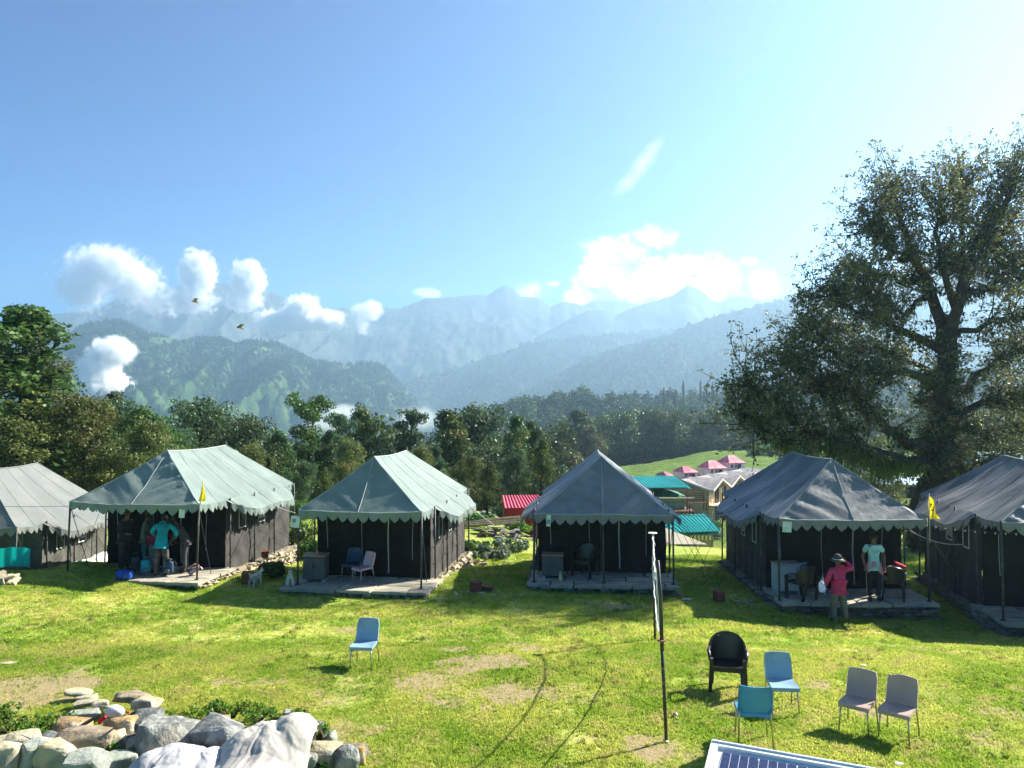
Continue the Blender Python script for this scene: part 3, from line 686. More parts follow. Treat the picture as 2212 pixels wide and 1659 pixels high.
TL = [  # kind, px, top, d, width, label
 ('colA', 62, 630, 36, 1.5, "tallest tree at the left edge, shaggy with ferns and rising far above the tent roofs"),
 ('sparse', 140, 748, 38, .85, "thin airy tree right beside the tallest shaggy tree on the left"),
 ('oakB', 10, 905, 34, 1.2, "olive brown tree at the far left edge above the pale grey tent"),
 ('oakB', 185, 855, 37, 1.1, "rounded olive tree behind the ridge finial of the leftmost tent"),
 ('broadB', 262, 872, 44, 1.0, "dusky grey green tree above the left slope of the pale green tent"),
 ('colB', 232, 842, 48, 1.1, "upright grey green tree below the white rising mist"),
 ('oakA', 330, 880, 38, 1.15, "bright mossy green tree just left of the pale green tent's ridge"),
 ('oakB', 295, 910, 34, .9, "low olive tree with yellow green sprays behind the front of the big tent"),
 ('broadB', 418, 872, 50, .95, "blue green tree with a knobbly crown above the big tent's ridge"),
 ('oakA', 465, 900, 52, .95, "green tree behind the middle of the big pale green tent's ridge"),
 ('broadB', 520, 905, 46, .95, "broad grey green tree at the right end of the big tent's ridge"),
 ('oakB', 558, 960, 42, .8, "low olive tree where the big tent's roof slopes down on its right"),
 ('tuftB', 662, 862, 50, .95, "round headed tall tree between the two pale green tents"),
 ('oakA', 605, 935, 48, .75, "small dark tree at the left foot of the round headed tree"),
 ('colB', 700, 925, 50, .9, "dark green tree just right of the round headed tall tree"),
 ('tuftA', 742, 888, 58, .7, "thin dark tree with a pointed dead top above the second tent"),
 ('oakA', 800, 878, 60, .85, "slim dark tree above the second tent's left roof"),
 ('tuftA', 875, 880, 60, .9, "flat topped dark tree above the second tent's ridge"),
 ('colA', 975, 872, 56, 1.05, "cone shaped tree with a narrow top right of the second tent's ridge"),
 ('oakB', 900, 965, 42, .8, "low olive tree right behind the second tent's ridge end"),
 ('broadB', 1052, 888, 62, 1.0, "wide soft crowned tree halfway between the second tent and the centre tent"),
 ('colA', 1128, 883, 58, .75, "narrow dark column tree left of the centre tent's peak"),
 ('oakB', 1010, 985, 42, .9, "spreading bush like tree with reddish leaves right of the second tent's roof"),
 ('colB', 1165, 905, 60, .85, "grey green column tree beside the narrow dark column tree"),
 ('oakA', 1052, 1000, 37, .8, "dense small tree partly hiding the red shed"),
 ('oakA', 1165, 945, 45, .7, "ivy green tree directly left of the centre tent's roof"),
 ('colB', 955, 960, 48, .9, "dull green tree in front of the cone shaped tree"),
 ('oakB', 760, 950, 45, .8, "brownish low tree behind the second tent's left shoulder"),
 ('broadB', 1120, 985, 46, .6, "light green bushy tree above the red shed's roof"),
 ('colB', 125, 905, 46, 1.1, "dark tree between the tallest left tree and the olive tree"),
 ('oakA', 40, 850, 44, 1.0, "dark tree low behind the tallest tree at the left edge"),
 ('broadB', 380, 930, 42, .8, "small green tree against the front peak of the big tent"),
 ('colB', 590, 985, 40, .7, "small dark green tree over the right eave of the big tent"),
 ('broadB', 650, 1000, 40, .8, "dense dark tree filling the gap between the two pale green tents"),
 ('oakA', 700, 1010, 38, .7, "low dark tree beside the left eave of the second tent"),
 ('colB', 1095, 960, 52, .7, "mid green tree just left of the ivy green tree"),
]
for k, px, top, d, wd, lb in TL: tree_at(k, px, top, d, lb, GB, wd)
GM = "trees along the far edge of the meadow"
rr = random.Random(4)
TM = [(1190, 925), (1215, 900), (1238, 935), (1262, 868), (1285, 925), (1318, 905), (1330, 935), (1355, 925), (1378, 885), (1400, 930), (1425, 905), (1447, 945), (1462, 935), (1478, 915),
      (1500, 935), (1525, 910), (1552, 882), (1580, 900), (1605, 915), (1640, 925), (1680, 910), (1720, 900), (1770, 915), (1820, 900)]
WH = {1262: "narrow spire shaped tree poking above the meadow's tree line", 1378: "tall full tree right above the centre tent's peak", 1552: "widest dark sided tree at the meadow's edge",
      1190: "leftmost tree of the meadow's tree line", 1425: "pointed tree midway along the meadow's far edge"}
MLAB = ["", "second tree from the left end of the meadow's tree line", "low tree between the leftmost ones and the narrow spire tree", "", "grey tree right of the narrow spire tree", "dark tree left of the centre tent's peak beyond the meadow",
 "short tree squeezed before the centre tent's peak", "lower tree touching the tall full tree on its left", "", "olive tree on the right side of the tall full tree", "", "small tree right of the pointed meadow edge tree",
 "dim tree above the teal roof beyond the meadow", "dark tree beyond the meadow over the smallest pink roof", "low tree above the left pink roofed cabin", "tree on the left flank of the widest dark tree", "", "pale tree on the right flank of the widest dark tree",
 "grey green tree above the highest pink roofed cabin", "hazy tree just left of the great oak's lowest twigs", "tree beyond the meadow behind the great oak's bough tips", "tree beyond the meadow behind the great oak's low bough", "hazy tree beyond the plinth tent's ridge", "last hazy tree of the line, right of the plinth tent's ridge"]
TM = [(a, b_ + 8) for a, b_ in TM]
kd = ['colB', 'oakA', 'colA', 'broadB', 'oakB']
for i, (px, top) in enumerate(TM):
    d = 196 + rr.uniform(-6, 14) - (10 if px < 1300 else 0); kk = kd[i % 5] if px not in (1262,) else 'colA'
    lb = WH.get(px) or MLAB[i]
    x0 = P(px, top, d)
    tree_at(kk, px, top, d, lb, GM, 1.25 if kk.startswith('col') else 1.0, base=gz(x0.x, x0.y) - 1.0)
# spruce spires on the wooded hillside
def spruce():
    rng = np.random.RandomState(77); root = thing('spruce_tree', 'x', 'tree'); b = MB(); b.tube([(0, 0, -1), (0, 0, 13)], [.2, .04], 6); b.build('trunk', M_bark, root)
    n = 900; t = rng.uniform(.08, 1, n); a = rng.uniform(0, 6.283, n); rr_ = 1.75 * (1 - t) ** .8 * (.35 + .65 * (1 - (t * 16 % 1))) * rng.uniform(.5, 1, n) + .08
    c = np.stack([rr_ * np.cos(a), rr_ * np.sin(a), t * 13 - rr_ * .35], -1)
    dr = np.stack([np.cos(a), np.sin(a), -.5 + 0 * a], -1) * .45; sd = np.stack([-np.sin(a), np.cos(a), 0 * a], -1) * .2
    V_ = np.stack([c - sd, c + dr, c + sd, c - dr * .4], 1).reshape(-1, 3)
    link('crown', np_mesh('crown', V_, np.arange(4 * n).reshape(n, 4), M_far_leaf), root); return root
sp0 = spruce()
SP = [(1231, 858, 871), (1238, 860, 873), (1434, 836, 868), (1444, 845, 872), (1459, 842, 873), (1476, 822, 868), (1513, 822, 858), (1527, 836, 862), (1539, 824, 858), (1549, 836, 862), (1569, 812, 850), (1586, 820, 852), (1385, 868, 885), (1330, 880, 895)]
for i, (px, top, bs) in enumerate(SP):
    d = 430; p = P(px, top, d); h = (bs - top) / FL * d + 3
    lb = f"dark spruce spire on the hazy hillside, {['far left one of a close pair', 'right one of a close pair', 'leftmost of four', 'short one of the four', 'thin one of the four', 'tallest of the four', 'left end of the long row', 'low one of the long row', 'pointed one of the long row', 'small one of the long row', 'tallest of the long row', 'right end of the long row', 'lone one low down', 'lone one near the centre'][i]}"
    if i == 0: r_ = sp0; r_.location = (p.x, p.y, p.z - h); r_.scale = (h / 13,) * 3; r_['label'] = lb; r_['group'] = "spruces on the hillside"
    else: copy_tree(sp0, (p.x, p.y, p.z - h), i * 1.3, lb, "spruces on the hillside", h / 13)

# ---- the great oak on the right
def great_oak():
    rng = np.random.RandomState(12); D0 = 28.0
    base = P(1992, 1150, D0); g = gz(base.x, base.y)
    root = thing('great_oak', 'huge mossy oak leaning over the right hand tents with sparse outer twigs', 'tree', (base.x, base.y, g))
    o = Vector((base.x, base.y, g)); wood_ = MB()
    def W(px, py, dd=0): return P(px, py, D0 + dd) - o
    limbs = []  # polyline, r0, r1
    def limb(pts, r0, r1):
        q = [W(*p) for p in pts]; 
        # smooth by subdividing with jitter
        s = [q[0]]
        for a, b in zip(q, q[1:]):
            for k in (1, 2, 3): s.append(a.lerp(b, k / 3) + (Vector(rng.normal(size=3)) * .07 if k < 3 else Vector((0, 0, 0))))
        r0 = r0 * (.8 if r0 < .5 else 1); n = len(s); rr_ = [r0 + (r1 - r0) * (i / (n - 1)) ** .8 for i in range(n)]
        wood_.tube(s, rr_, 8); limbs.append((s, rr_))
    limb([(1985, 1185), (2000, 1080), (2025, 990), (2040, 900), (2045, 790)], .56, .32)
    limb([(2045, 800), (2035, 700, .3), (2000, 600, .6), (1965, 540, .6), (1935, 450, .2), (1925, 400)], .36, .05)
    limb([(2045, 800), (2060, 690, -.3), (2085, 590, -.6), (2125, 500, -.8), (2180, 420, -1.2), (2205, 370, -1.4)], .34, .05)
    limb([(2060, 690), (2040, 590, -1), (2020, 500, -1.4), (2030, 410, -1.6)], .2, .04)
    limb([(2000, 600, .6), (1940, 610, 1.2), (1880, 590, 1.8), (1830, 570, 2.0)], .16, .03)
    limb([(2040, 760), (1960, 720, -.6), (1900, 690, -1.2), (1830, 660, -1.8), (1770, 640, -2)], .24, .03)
    limb([(2042, 830), (1950, 800, -1), (1880, 810, -1.4), (1800, 760, -1.8), (1730, 720, -2.2)], .24, .03)
    limb([(2030, 960), (1960, 960, -1), (1890, 900, -1.4), (1840, 850, -1.6), (1760, 820, -2), (1700, 780, -2.4)], .3, .03)
    limb([(2015, 1010), (1930, 990, -1.2), (1850, 960, -1.8), (1770, 935, -2.2), (1720, 910, -2.4), (1660, 870, -2.8), (1610, 830, -3)], .36, .03)
    limb([(1770, 935, -2.2), (1700, 935, -2.6), (1650, 930, -3), (1605, 880, -3.2)], .15, .02)
    limb([(1850, 960, -1.8), (1800, 860, -1.6), (1740, 820, -1.4), (1690, 760, -1.2)], .16, .02)
    limb([(2060, 850), (2130, 800, 1), (2200, 760, 1.6), (2290, 720, 2)], .24, .04)
    limb([(2050, 900), (2120, 870, -1), (2200, 850, -1.8), (2290, 860, -2)], .22, .04)
    limb([(2075, 640, -.5), (2140, 620, .5), (2210, 560, 1.2), (2280, 540, 1.6)], .18, .03)
    limb([(2030, 980), (2100, 960, 1), (2180, 930, 2), (2260, 940, 2.6)], .2, .03)
    limb([(2125, 500, -.8), (2150, 560, .6), (2220, 600, 1.4), (2290, 640, 2)], .12, .03)
    limb([(1985, 1060), (2060, 1010, -1), (2130, 1000, -1.4), (2190, 1010, -1.6)], .16, .03)
    limb([(2050, 760), (2075, 640, .8), (2080, 540, 1.2), (2070, 440, 1.2), (2078, 385, 1.0)], .2, .03)
    limb([(2100, 560, -.5), (2150, 520, .4), (2195, 460, .8)], .1, .02)
    limb([(2062, 720), (2130, 700, -1), (2200, 680, -1.6), (2270, 660, -2)], .16, .03)
    limb([(2005, 640, .4), (1950, 680, -.4), (1900, 650, -1), (1862, 612, -1.4)], .13, .02)
    limb([(1985, 570, .6), (1930, 545, -.4), (1895, 500, -.8), (1885, 470, -1)], .1, .02)
    limb([(2045, 830), (1990, 790, 1.2), (1920, 760, 2), (1850, 740, 2.6), (1790, 700, 3)], .18, .03)
    # twigs and leaves
    twc = []; twr = []; tw = MB(); moss_p = []; moss_dir = []
    for li, (s, rr_) in enumerate(limbs):
        n = len(s); L = sum((s[i + 1] - s[i]).length for i in range(n - 1)); cnt = int(L * (11 if li else 14))
        for k in range(cnt):
            t = rng.uniform(.2 if li else .3, 1.0) ** .8 * (n - 1); i = min(n - 2, int(t)); p = s[i].lerp(s[i + 1], t - i); ax = (s[i + 1] - s[i]).normalized()
            d = Vector(rng.normal(size=3)); d = (d - ax * d.dot(ax) * .6).normalized() + ax * .55 + Vector((0, 0, .35))
            ln = rng.uniform(.7, 2.0) * (1.0 if t / n > .4 else .8)
            b = bend(p, d, ln, 4, rng, .55, .2); tw.tube(b, [.028, .02, .014, .01, .006], 4, False)
            for q in b[2:]:
                twc.append(tuple(q)); twr.append(rng.uniform(.16, .34))
            for h in range(3):
                d2 = Vector(rng.normal(size=3)) + d * .5; b2 = bend(b[1 + h], d2, ln * .55, 2, rng, .5, .2); tw.tube(b2, [.013, .009, .005], 3, False)
                twc.append(tuple(b2[-1])); twr.append(rng.uniform(.12, .24)); twc.append(tuple(b2[1])); twr.append(.14)
        for k in range(int(L * 16)):
            t = rng.uniform(0, .85) * (n - 1); i = min(n - 2, int(t)); moss_p.append(s[i].lerp(s[i + 1], t - i)); moss_dir.append(rr_[i])
    twc = np.array(twc); twr = np.array(twr)
    V_, F_ = leaves(twc, twr, np.full(len(twc), 8), .056, rng, .85, .4, .1)
    tk = wood_.build('trunk', M_bark, root, True)
    tw.build('twigs', M_bark, root)['kind'] = 'stuff'
    link('crown', np_mesh('crown', V_, F_, M_big), root)
    # dense dark lumps of moss and ferns riding on the limbs
    cs = []; rs = []
    for s, rr_ in limbs:
        for i in range(1, len(s) - 1):
            if rng.uniform() < .42 or rr_[0] > .5:
                for q_ in range(3 if rr_[0] > .5 else 1): cs.append(tuple(s[i] + Vector(rng.normal(size=3)) * (.35 if rr_[0] > .5 else .06))); rs.append(rng.uniform(.3, .62) * (1.15 - .5 * i / len(s)) * (1.25 if rr_[0] > .5 else 1))
    V2, F2 = leaves(np.array(cs), np.array(rs), np.full(len(cs), 150), .075, rng, .7, .3, .1)
    link('moss_cushion', np_mesh('moss_cushion', V2, F2, M_cush), root)
    n = 1900; k = rng.randint(0, len(moss_p), n); mp = np.array([tuple(p) for p in moss_p]); mr = np.array(moss_dir)
    c = mp[k] + rng.normal(size=(n, 3)) * np.array([.16, .16, .05]); c[:, 2] -= mr[k] * .4
    h_ = rng.uniform(.15, .55, n); w_ = rng.uniform(.01, .028, n); a = rng.uniform(0, 3.14, n)
    wx = np.stack([np.cos(a) * w_, np.sin(a) * w_, 0 * a], -1); dn = np.stack([rng.normal(size=n) * .06, rng.normal(size=n) * .06, -h_], -1)
    V3 = np.stack([c - wx, c + wx, c + wx * .25 + dn, c - wx * .25 + dn], 1).reshape(-1, 3)
    link('hanging_moss', np_mesh('hanging_moss', V3, np.arange(4 * n).reshape(n, 4), M_moss), root)['kind'] = 'stuff'
    # bright green fronds under the low bough
    n = 900; t = rng.uniform(0, 1, n); A = np.array([tuple(W(1690, 935, -2.4)), tuple(W(1790, 955, -2)), tuple(W(1890, 990, -1.4)), tuple(W(1980, 1000, -.6))])
    f = t * 3; i = np.minimum(2, f.astype(int)); c = A[i] * (1 - (f - i))[:, None] + A[i + 1] * (f - i)[:, None] + rng.normal(size=(n, 3)) * np.array([.2, .3, .12])
    h_ = rng.uniform(.15, .5, n) * (1 + 1.0 * (np.sin(t * 19) > 0)); a = rng.uniform(0, 3.14, n); w_ = rng.uniform(.015, .035, n)
    wx = np.stack([np.cos(a) * w_, np.sin(a) * w_, 0 * a], -1); dn = np.stack([rng.normal(size=n) * .1, rng.normal(size=n) * .1, -h_], -1)
    V4 = np.stack([c - wx, c + wx, c + wx * .3 + dn, c - wx * .3 + dn], 1).reshape(-1, 3)
    link('fern_fringe', np_mesh('fern_fringe', V4, np.arange(4 * n).reshape(n, 4), M_bright), root)['kind'] = 'stuff'
M_big = foliage("great_oak_leaf", (.10, .13, .05), (.20, .225, .10), (.30, .31, .15), .45)
M_cush = foliage("moss_and_fern", (.035, .055, .018), (.07, .10, .03), (.12, .18, .03), .25, 1.0)
great_oak()
# leafier trees right of and behind it
GR = "trees behind the great oak"
for k, px, top, d, wd, lb in [
 ('oakB', 2120, 905, 36, 1.3, "light leafed tree behind the great oak's trunk on its right"),
 ('oakB', 2215, 850, 40, 1.3, "pale shimmering tree at the right edge behind the rightmost tent"),
 ('oakB', 1895, 1000, 38, 1.1, "bright green small tree seen under the great oak's boughs"),
 ('broadB', 1835, 960, 60, 1.0, "dim grey tree under the low bough of the great oak"),
 ('sparse', 1870, 935, 44, 1.3, "thin leafed tree left of the great oak's trunk"),
 ('oakB', 2065, 1010, 31, 1.0, "sunlit yellow green bush tree between the great oak and the rightmost tent"),
 ('broadB', 1760, 945, 90, .9, "small grey tree on the meadow's right crest"),
 ('oakA', 1950, 930, 75, 1.2, "dark tree far behind the great oak's trunk")]:
    tree_at(k, px, top, d, lb, GR, wd)
# the mass of wood behind the nearer trees, down the slope and round the meadow's left flank
M_massleaf = foliage("wood_mass_leaf", (.045, .08, .026), (.10, .14, .045), (.17, .18, .05), .3, .12)
def mass_tree(name, seed, H, R, n):
    rng = np.random.RandomState(seed); k = 26; t = rng.uniform(.12, 1, k); a = rng.uniform(0, 6.283, k); pr = (R * np.sin((t * .82 + .15) * 3.14) ** .7 if H < 12 else R * 1.2 * (1 - t) ** .8) * rng.uniform(.4, 1, k)
    cs = np.stack([pr * np.cos(a), pr * np.sin(a), t * H], -1); V_, F_ = leaves(cs, R * rng.uniform(.3, .5, k), np.full(k, n // k), .17, rng, .8, .3); return np_mesh(name, V_, F_, M_massleaf)
MT1 = mass_tree("wood_mass_tree", 1, 10, 2.6, 2600); MT2 = mass_tree("wood_mass_tall_tree", 2, 13, 2.0, 2600)
rng = np.random.RandomState(8); y = rng.uniform(72, 215, 900); r = rng.uniform(-.72, .16, 900)
ok = ~((r > .10) & (y < 150)) & ~((r > .035) & (y < 188) & (y > 108)); ok &= ~((y < 80) & (r > -.02)); x = r * y; x, y = x[ok], y[ok]; z = gh(x, y)
k = len(x) // 2
sc_ = rng.uniform(.7, 1.25, len(x)) * np.clip(((CAMH - 2.6 - z) / 11.5), .42, 1.6)
scatter("woodland", np.stack([x, y, z - .5], -1)[:k], sc_[:k], MT1, "deep green wood filling the slope behind the tents", "forest", .05, 3)
scatter("woodland", np.stack([x, y, z - .5], -1)[k:], sc_[k:] * .85, MT2, "taller trees mixed into the wood behind the tents", "forest", .05, 4)
y = rng.uniform(190, 240, 330); r = rng.uniform(.02, .75, 330); x = r * y; z = gh(x, y)
scatter("woodland", np.stack([x, y, z - .5], -1), rng.uniform(.8, 1.3, 330) * np.clip((4 - z) / 12, .8, 1.6), MT1, "hazy green wood beyond the meadow's crest", "forest", .05, 5)
# ------------------------------------------------------------------ tents
def cloth_mat(name, c, c2, rough=.6, bump=.5, stain=None):
    m = mat(name, c, c2, 1.3, rough, bump, 6.0, ratio=(.35, .7), spec=.3, trans=.08, c3=stain, s3=.9); return m
M_roofG = cloth_mat("pale_green_canvas", (.165, .215, .195), (.21, .265, .24))
M_roofS = cloth_mat("grey_canvas", (.15, .165, .155), (.19, .20, .19))
M_roofB = cloth_mat("slate_canvas", (.155, .168, .178), (.20, .212, .222), .5, .6, (.25, .26, .26))
M_hem = mat("hem_canvas", (.30, .34, .33), None, rough=.6)
M_wall = mat("charcoal_canvas_shaded", (.012, .011, .011), (.017, .016, .016), 2.0, .95, .8, 9.0, spec=.12)  # tent canvas with the porch shade put into its colour
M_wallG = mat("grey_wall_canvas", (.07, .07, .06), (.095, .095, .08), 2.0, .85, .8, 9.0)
M_wallS = mat("charcoal_canvas_lit", (.042, .039, .036), (.06, .056, .052), 2.0, .85, .8, 9.0)  # lighter copy of the same canvas, side walls' sunlight put into the colour
M_post = mat("iron_post", (.05, .055, .055), (.09, .085, .075), 8, .55, .3, 30, metal=.4)
M_rope = mat("pale_rope", (.45, .45, .42), None, rough=.9)
M_ropeD = mat("dark_rope", (.08, .08, .075), None, rough=.9)
M_zip = mat("zip_tape", (.30, .30, .29), None, rough=.8)
M_net = mat("window_mesh", (.42, .34, .36), (.5, .42, .43), 6, .8)
M_frameW = mat("window_tape", (.62, .58, .52), None, rough=.8)
M_slab = mat("flagstone", (.33, .30, .23), (.44, .40, .31), 2.2, .85, 1.0, 14, c3=(.24, .25, .2), s3=1.0, objr=.18)
M_stone = mat("wall_stone", (.40, .34, .23), (.52, .45, .32), 3.5, .9, 1.0, 16, c3=(.28, .25, .19), s3=1.6, objr=.3)
M_stoneD = mat("grey_wall_stone", (.15, .14, .12), (.25, .235, .19), 3.5, .9, 1.0, 16, c3=(.12, .13, .08), s3=1.4, objr=.35)
M_card = mat("card_label", (.62, .70, .62), (.5, .6, .55), 9, .6)
M_soilfill = mat("rubble_fill", (.16, .14, .10), (.25, .21, .14), 8, .95, 1.5, 20)

def rock(rng, sx, sy, sz, npt=16, boxy=.0, bev=.06, sub=0, noise=.0):
    bm = bmesh.new()
    for i in range(npt):
        v = Vector((rng.uniform(-1, 1), rng.uniform(-1, 1), rng.uniform(-1, 1)))
        if boxy: 
            k = max(abs(v.x), abs(v.y), abs(v.z)); v = v / k * rng.uniform(1 - boxy, 1)
        else: v = v.normalized() * rng.uniform(.82, 1)
        bm.verts.new((v.x * sx, v.y * sy, v.z * sz))
    bmesh.ops.convex_hull(bm, input=bm.verts)
    bmesh.ops.delete(bm, geom=[v for v in bm.verts if not v.link_faces], context='VERTS')
    if bev: bmesh.ops.bevel(bm, geom=list(bm.edges), offset=bev * min(sx, sy, sz), segments=1, affect='EDGES')
    bmesh.ops.triangulate(bm, faces=list(bm.faces))
    if sub:
        bmesh.ops.subdivide_edges(bm, edges=list(bm.edges), cuts=sub, use_grid_fill=True)
        from mathutils import noise as mn
        o = Vector((rng.uniform(0, 50), rng.uniform(0, 50), 0))
        for v in bm.verts:
            q = Vector((v.co.x / sx, v.co.y / sy, v.co.z / sz))
            v.co *= 1 + noise * (mn.fractal(q * 1.7 + o, 1.0, 2.0, 4) ) 
    return bm
def rock_mesh(name, bm, m, smooth=False):
    me = bpy.data.meshes.new(name); bm.to_mesh(me); bm.free(); me.materials.append(m)
    if smooth: 
        me.polygons.foreach_set('use_smooth', [True] * len(me.polygons))
        try: me.set_sharp_from_angle(angle=math.radians(32))
        except Exception: pass
    return me
prng = random.Random(21)
UNIT = {}
def unit_stones(m):
    if m.name not in UNIT:
        UNIT[m.name] = [rock_mesh("stone", rock(prng, .5, .5, .5, 11, .22, .0), m) for _ in range(7)]
    return UNIT[m.name]
def stone_run(parent, p0, p1, out, zt0, zt1, zb0, zb1, m, sl=.24, sh=.1, seed=1, depth=.22, name="stone"):
    """dry stone face from p0 to p1 (xy), top and bottom heights given at both ends"""
    rg = random.Random(seed); p0 = Vector((p0[0], p0[1], 0)); p1 = Vector((p1[0], p1[1], 0)); L = (p1 - p0).length; dx = (p1 - p0) / L
    ang = math.atan2(dx.y, dx.x); out = Vector((out[0], out[1], 0)).normalized(); us_ = unit_stones(m)
    z = min(zb0, zb1)
    top = max(zt0, zt1)
    while z < top:
        h = sh * rg.uniform(.7, 1.35); x = -rg.uniform(0, sl * .5)
        while x < L:
            w_ = sl * rg.uniform(.5, 1.6) ; xc = x + w_ / 2; f = min(1, max(0, xc / L)); zt = zt0 + (zt1 - zt0) * f; zb = zb0 + (zb1 - zb0) * f
            if z + h * .45 < zt and z + h > zb - .02 and 0 <= xc <= L:
                hh = min(h, zt - z)
                put(name, rg.choice(us_), parent, tuple(p0 + dx * xc + out * rg.uniform(-.02, .035) + Vector((0, 0, z + hh / 2))), (rg.uniform(-.06, .06), rg.uniform(-.05, .05), ang + rg.uniform(-.06, .06) + (math.pi if rg.random() < .5 else 0)),
                    (w_ * 1.04, depth, hh * 1.08))
            x += w_
        z += h
def flag(rg, cx_, cy_, w_, d_, th, m, name="flagstone"):
    b = MB(); n = 4; c = [(-1, -1), (1, -1), (1, 1), (-1, 1)]; poly = []
    for i, (a, b_) in enumerate(c):
        poly.append((a * w_ / 2 * rg.uniform(.92, .99), b_ * d_ / 2 * rg.uniform(.92, .99)))
        if rg.random() < .6:
            a2, b2 = c[(i + 1) % 4]; poly.append(((a + a2) / 2 * w_ / 2 * rg.uniform(.9, 1.0) + rg.uniform(-.05, .05), (b_ + b2) / 2 * d_ / 2 * rg.uniform(.9, 1.0)))
    b.prism(poly, th, 'z', 0)
    return b
def floor_slabs(parent, x0, x1, y0, y1, z, m, seed, sz=.62, th=.07, edge=0):
    rg = random.Random(seed); y = y0
    while y < y1 - .1:
        d_ = min(sz * rg.uniform(.75, 1.15), y1 - y); x = x0
        if y1 - y - d_ < .2: d_ = y1 - y
        while x < x1 - .05:
            w_ = min(sz * rg.uniform(.8, 1.7), x1 - x)
            if x1 - x - w_ < .25: w_ = x1 - x
            o = flag(rg, 0, 0, w_, d_, th, m).build("flagstone", m, parent)
            o.location = (x + w_ / 2 + 0, y + d_ / 2 - (rg.uniform(0, .07) if y == y0 else 0), z - th + rg.uniform(-.012, .008)); o.rotation_euler = (rg.uniform(-.012, .012), rg.uniform(-.012, .012), rg.uniform(-.03, .03))
            x += w_
        y += d_
def fb(x, y, s): return float(fbm(x, y, s, 3, .55)) - .5

def valance(b, path, depth, pitch, out, seed=0):
    """scalloped strip hanging below a polyline"""
    rg = random.Random(seed); pts = [Vector(p) for p in path]; seg = [(pts[i + 1] - pts[i]).length for i in range(len(pts) - 1)]; L = sum(seg)
    n = max(1, round(L / pitch)); K = 8; tot = n * K; out = Vector(out)
    def at_(s):
        for i, q in enumerate(seg):
            if s <= q or i == len(seg) - 1: return pts[i].lerp(pts[i + 1], min(1, s / q))
            s -= q
    top = []; mid = []; bot = []; var = [rg.uniform(.85, 1.15) for _ in range(n + 1)]
    for i in range(tot + 1):
        f = (i % K) / K; s = L * i / tot; p = at_(s); sh = (1 - abs(2 * f - 1)) ** .62
        wv = out * (.022 * math.sin(s * 9 + seed) + .012 * math.sin(s * 23))
        dd = depth * var[i // K]
        top.append(p + Vector((0, 0, .004))); mid.append(p + wv * .6 - Vector((0, 0, dd * .42))); bot.append(p + wv * 1.3 - Vector((0, 0, dd * (.44 + .56 * sh))))
    m_ = tot + 1
    return b.add(top + mid + bot, [(i, i + 1, m_ + i + 1, m_ + i) for i in range(tot)] + [(m_ + i, m_ + i + 1, 2 * m_ + i + 1, 2 * m_ + i) for i in range(tot)])

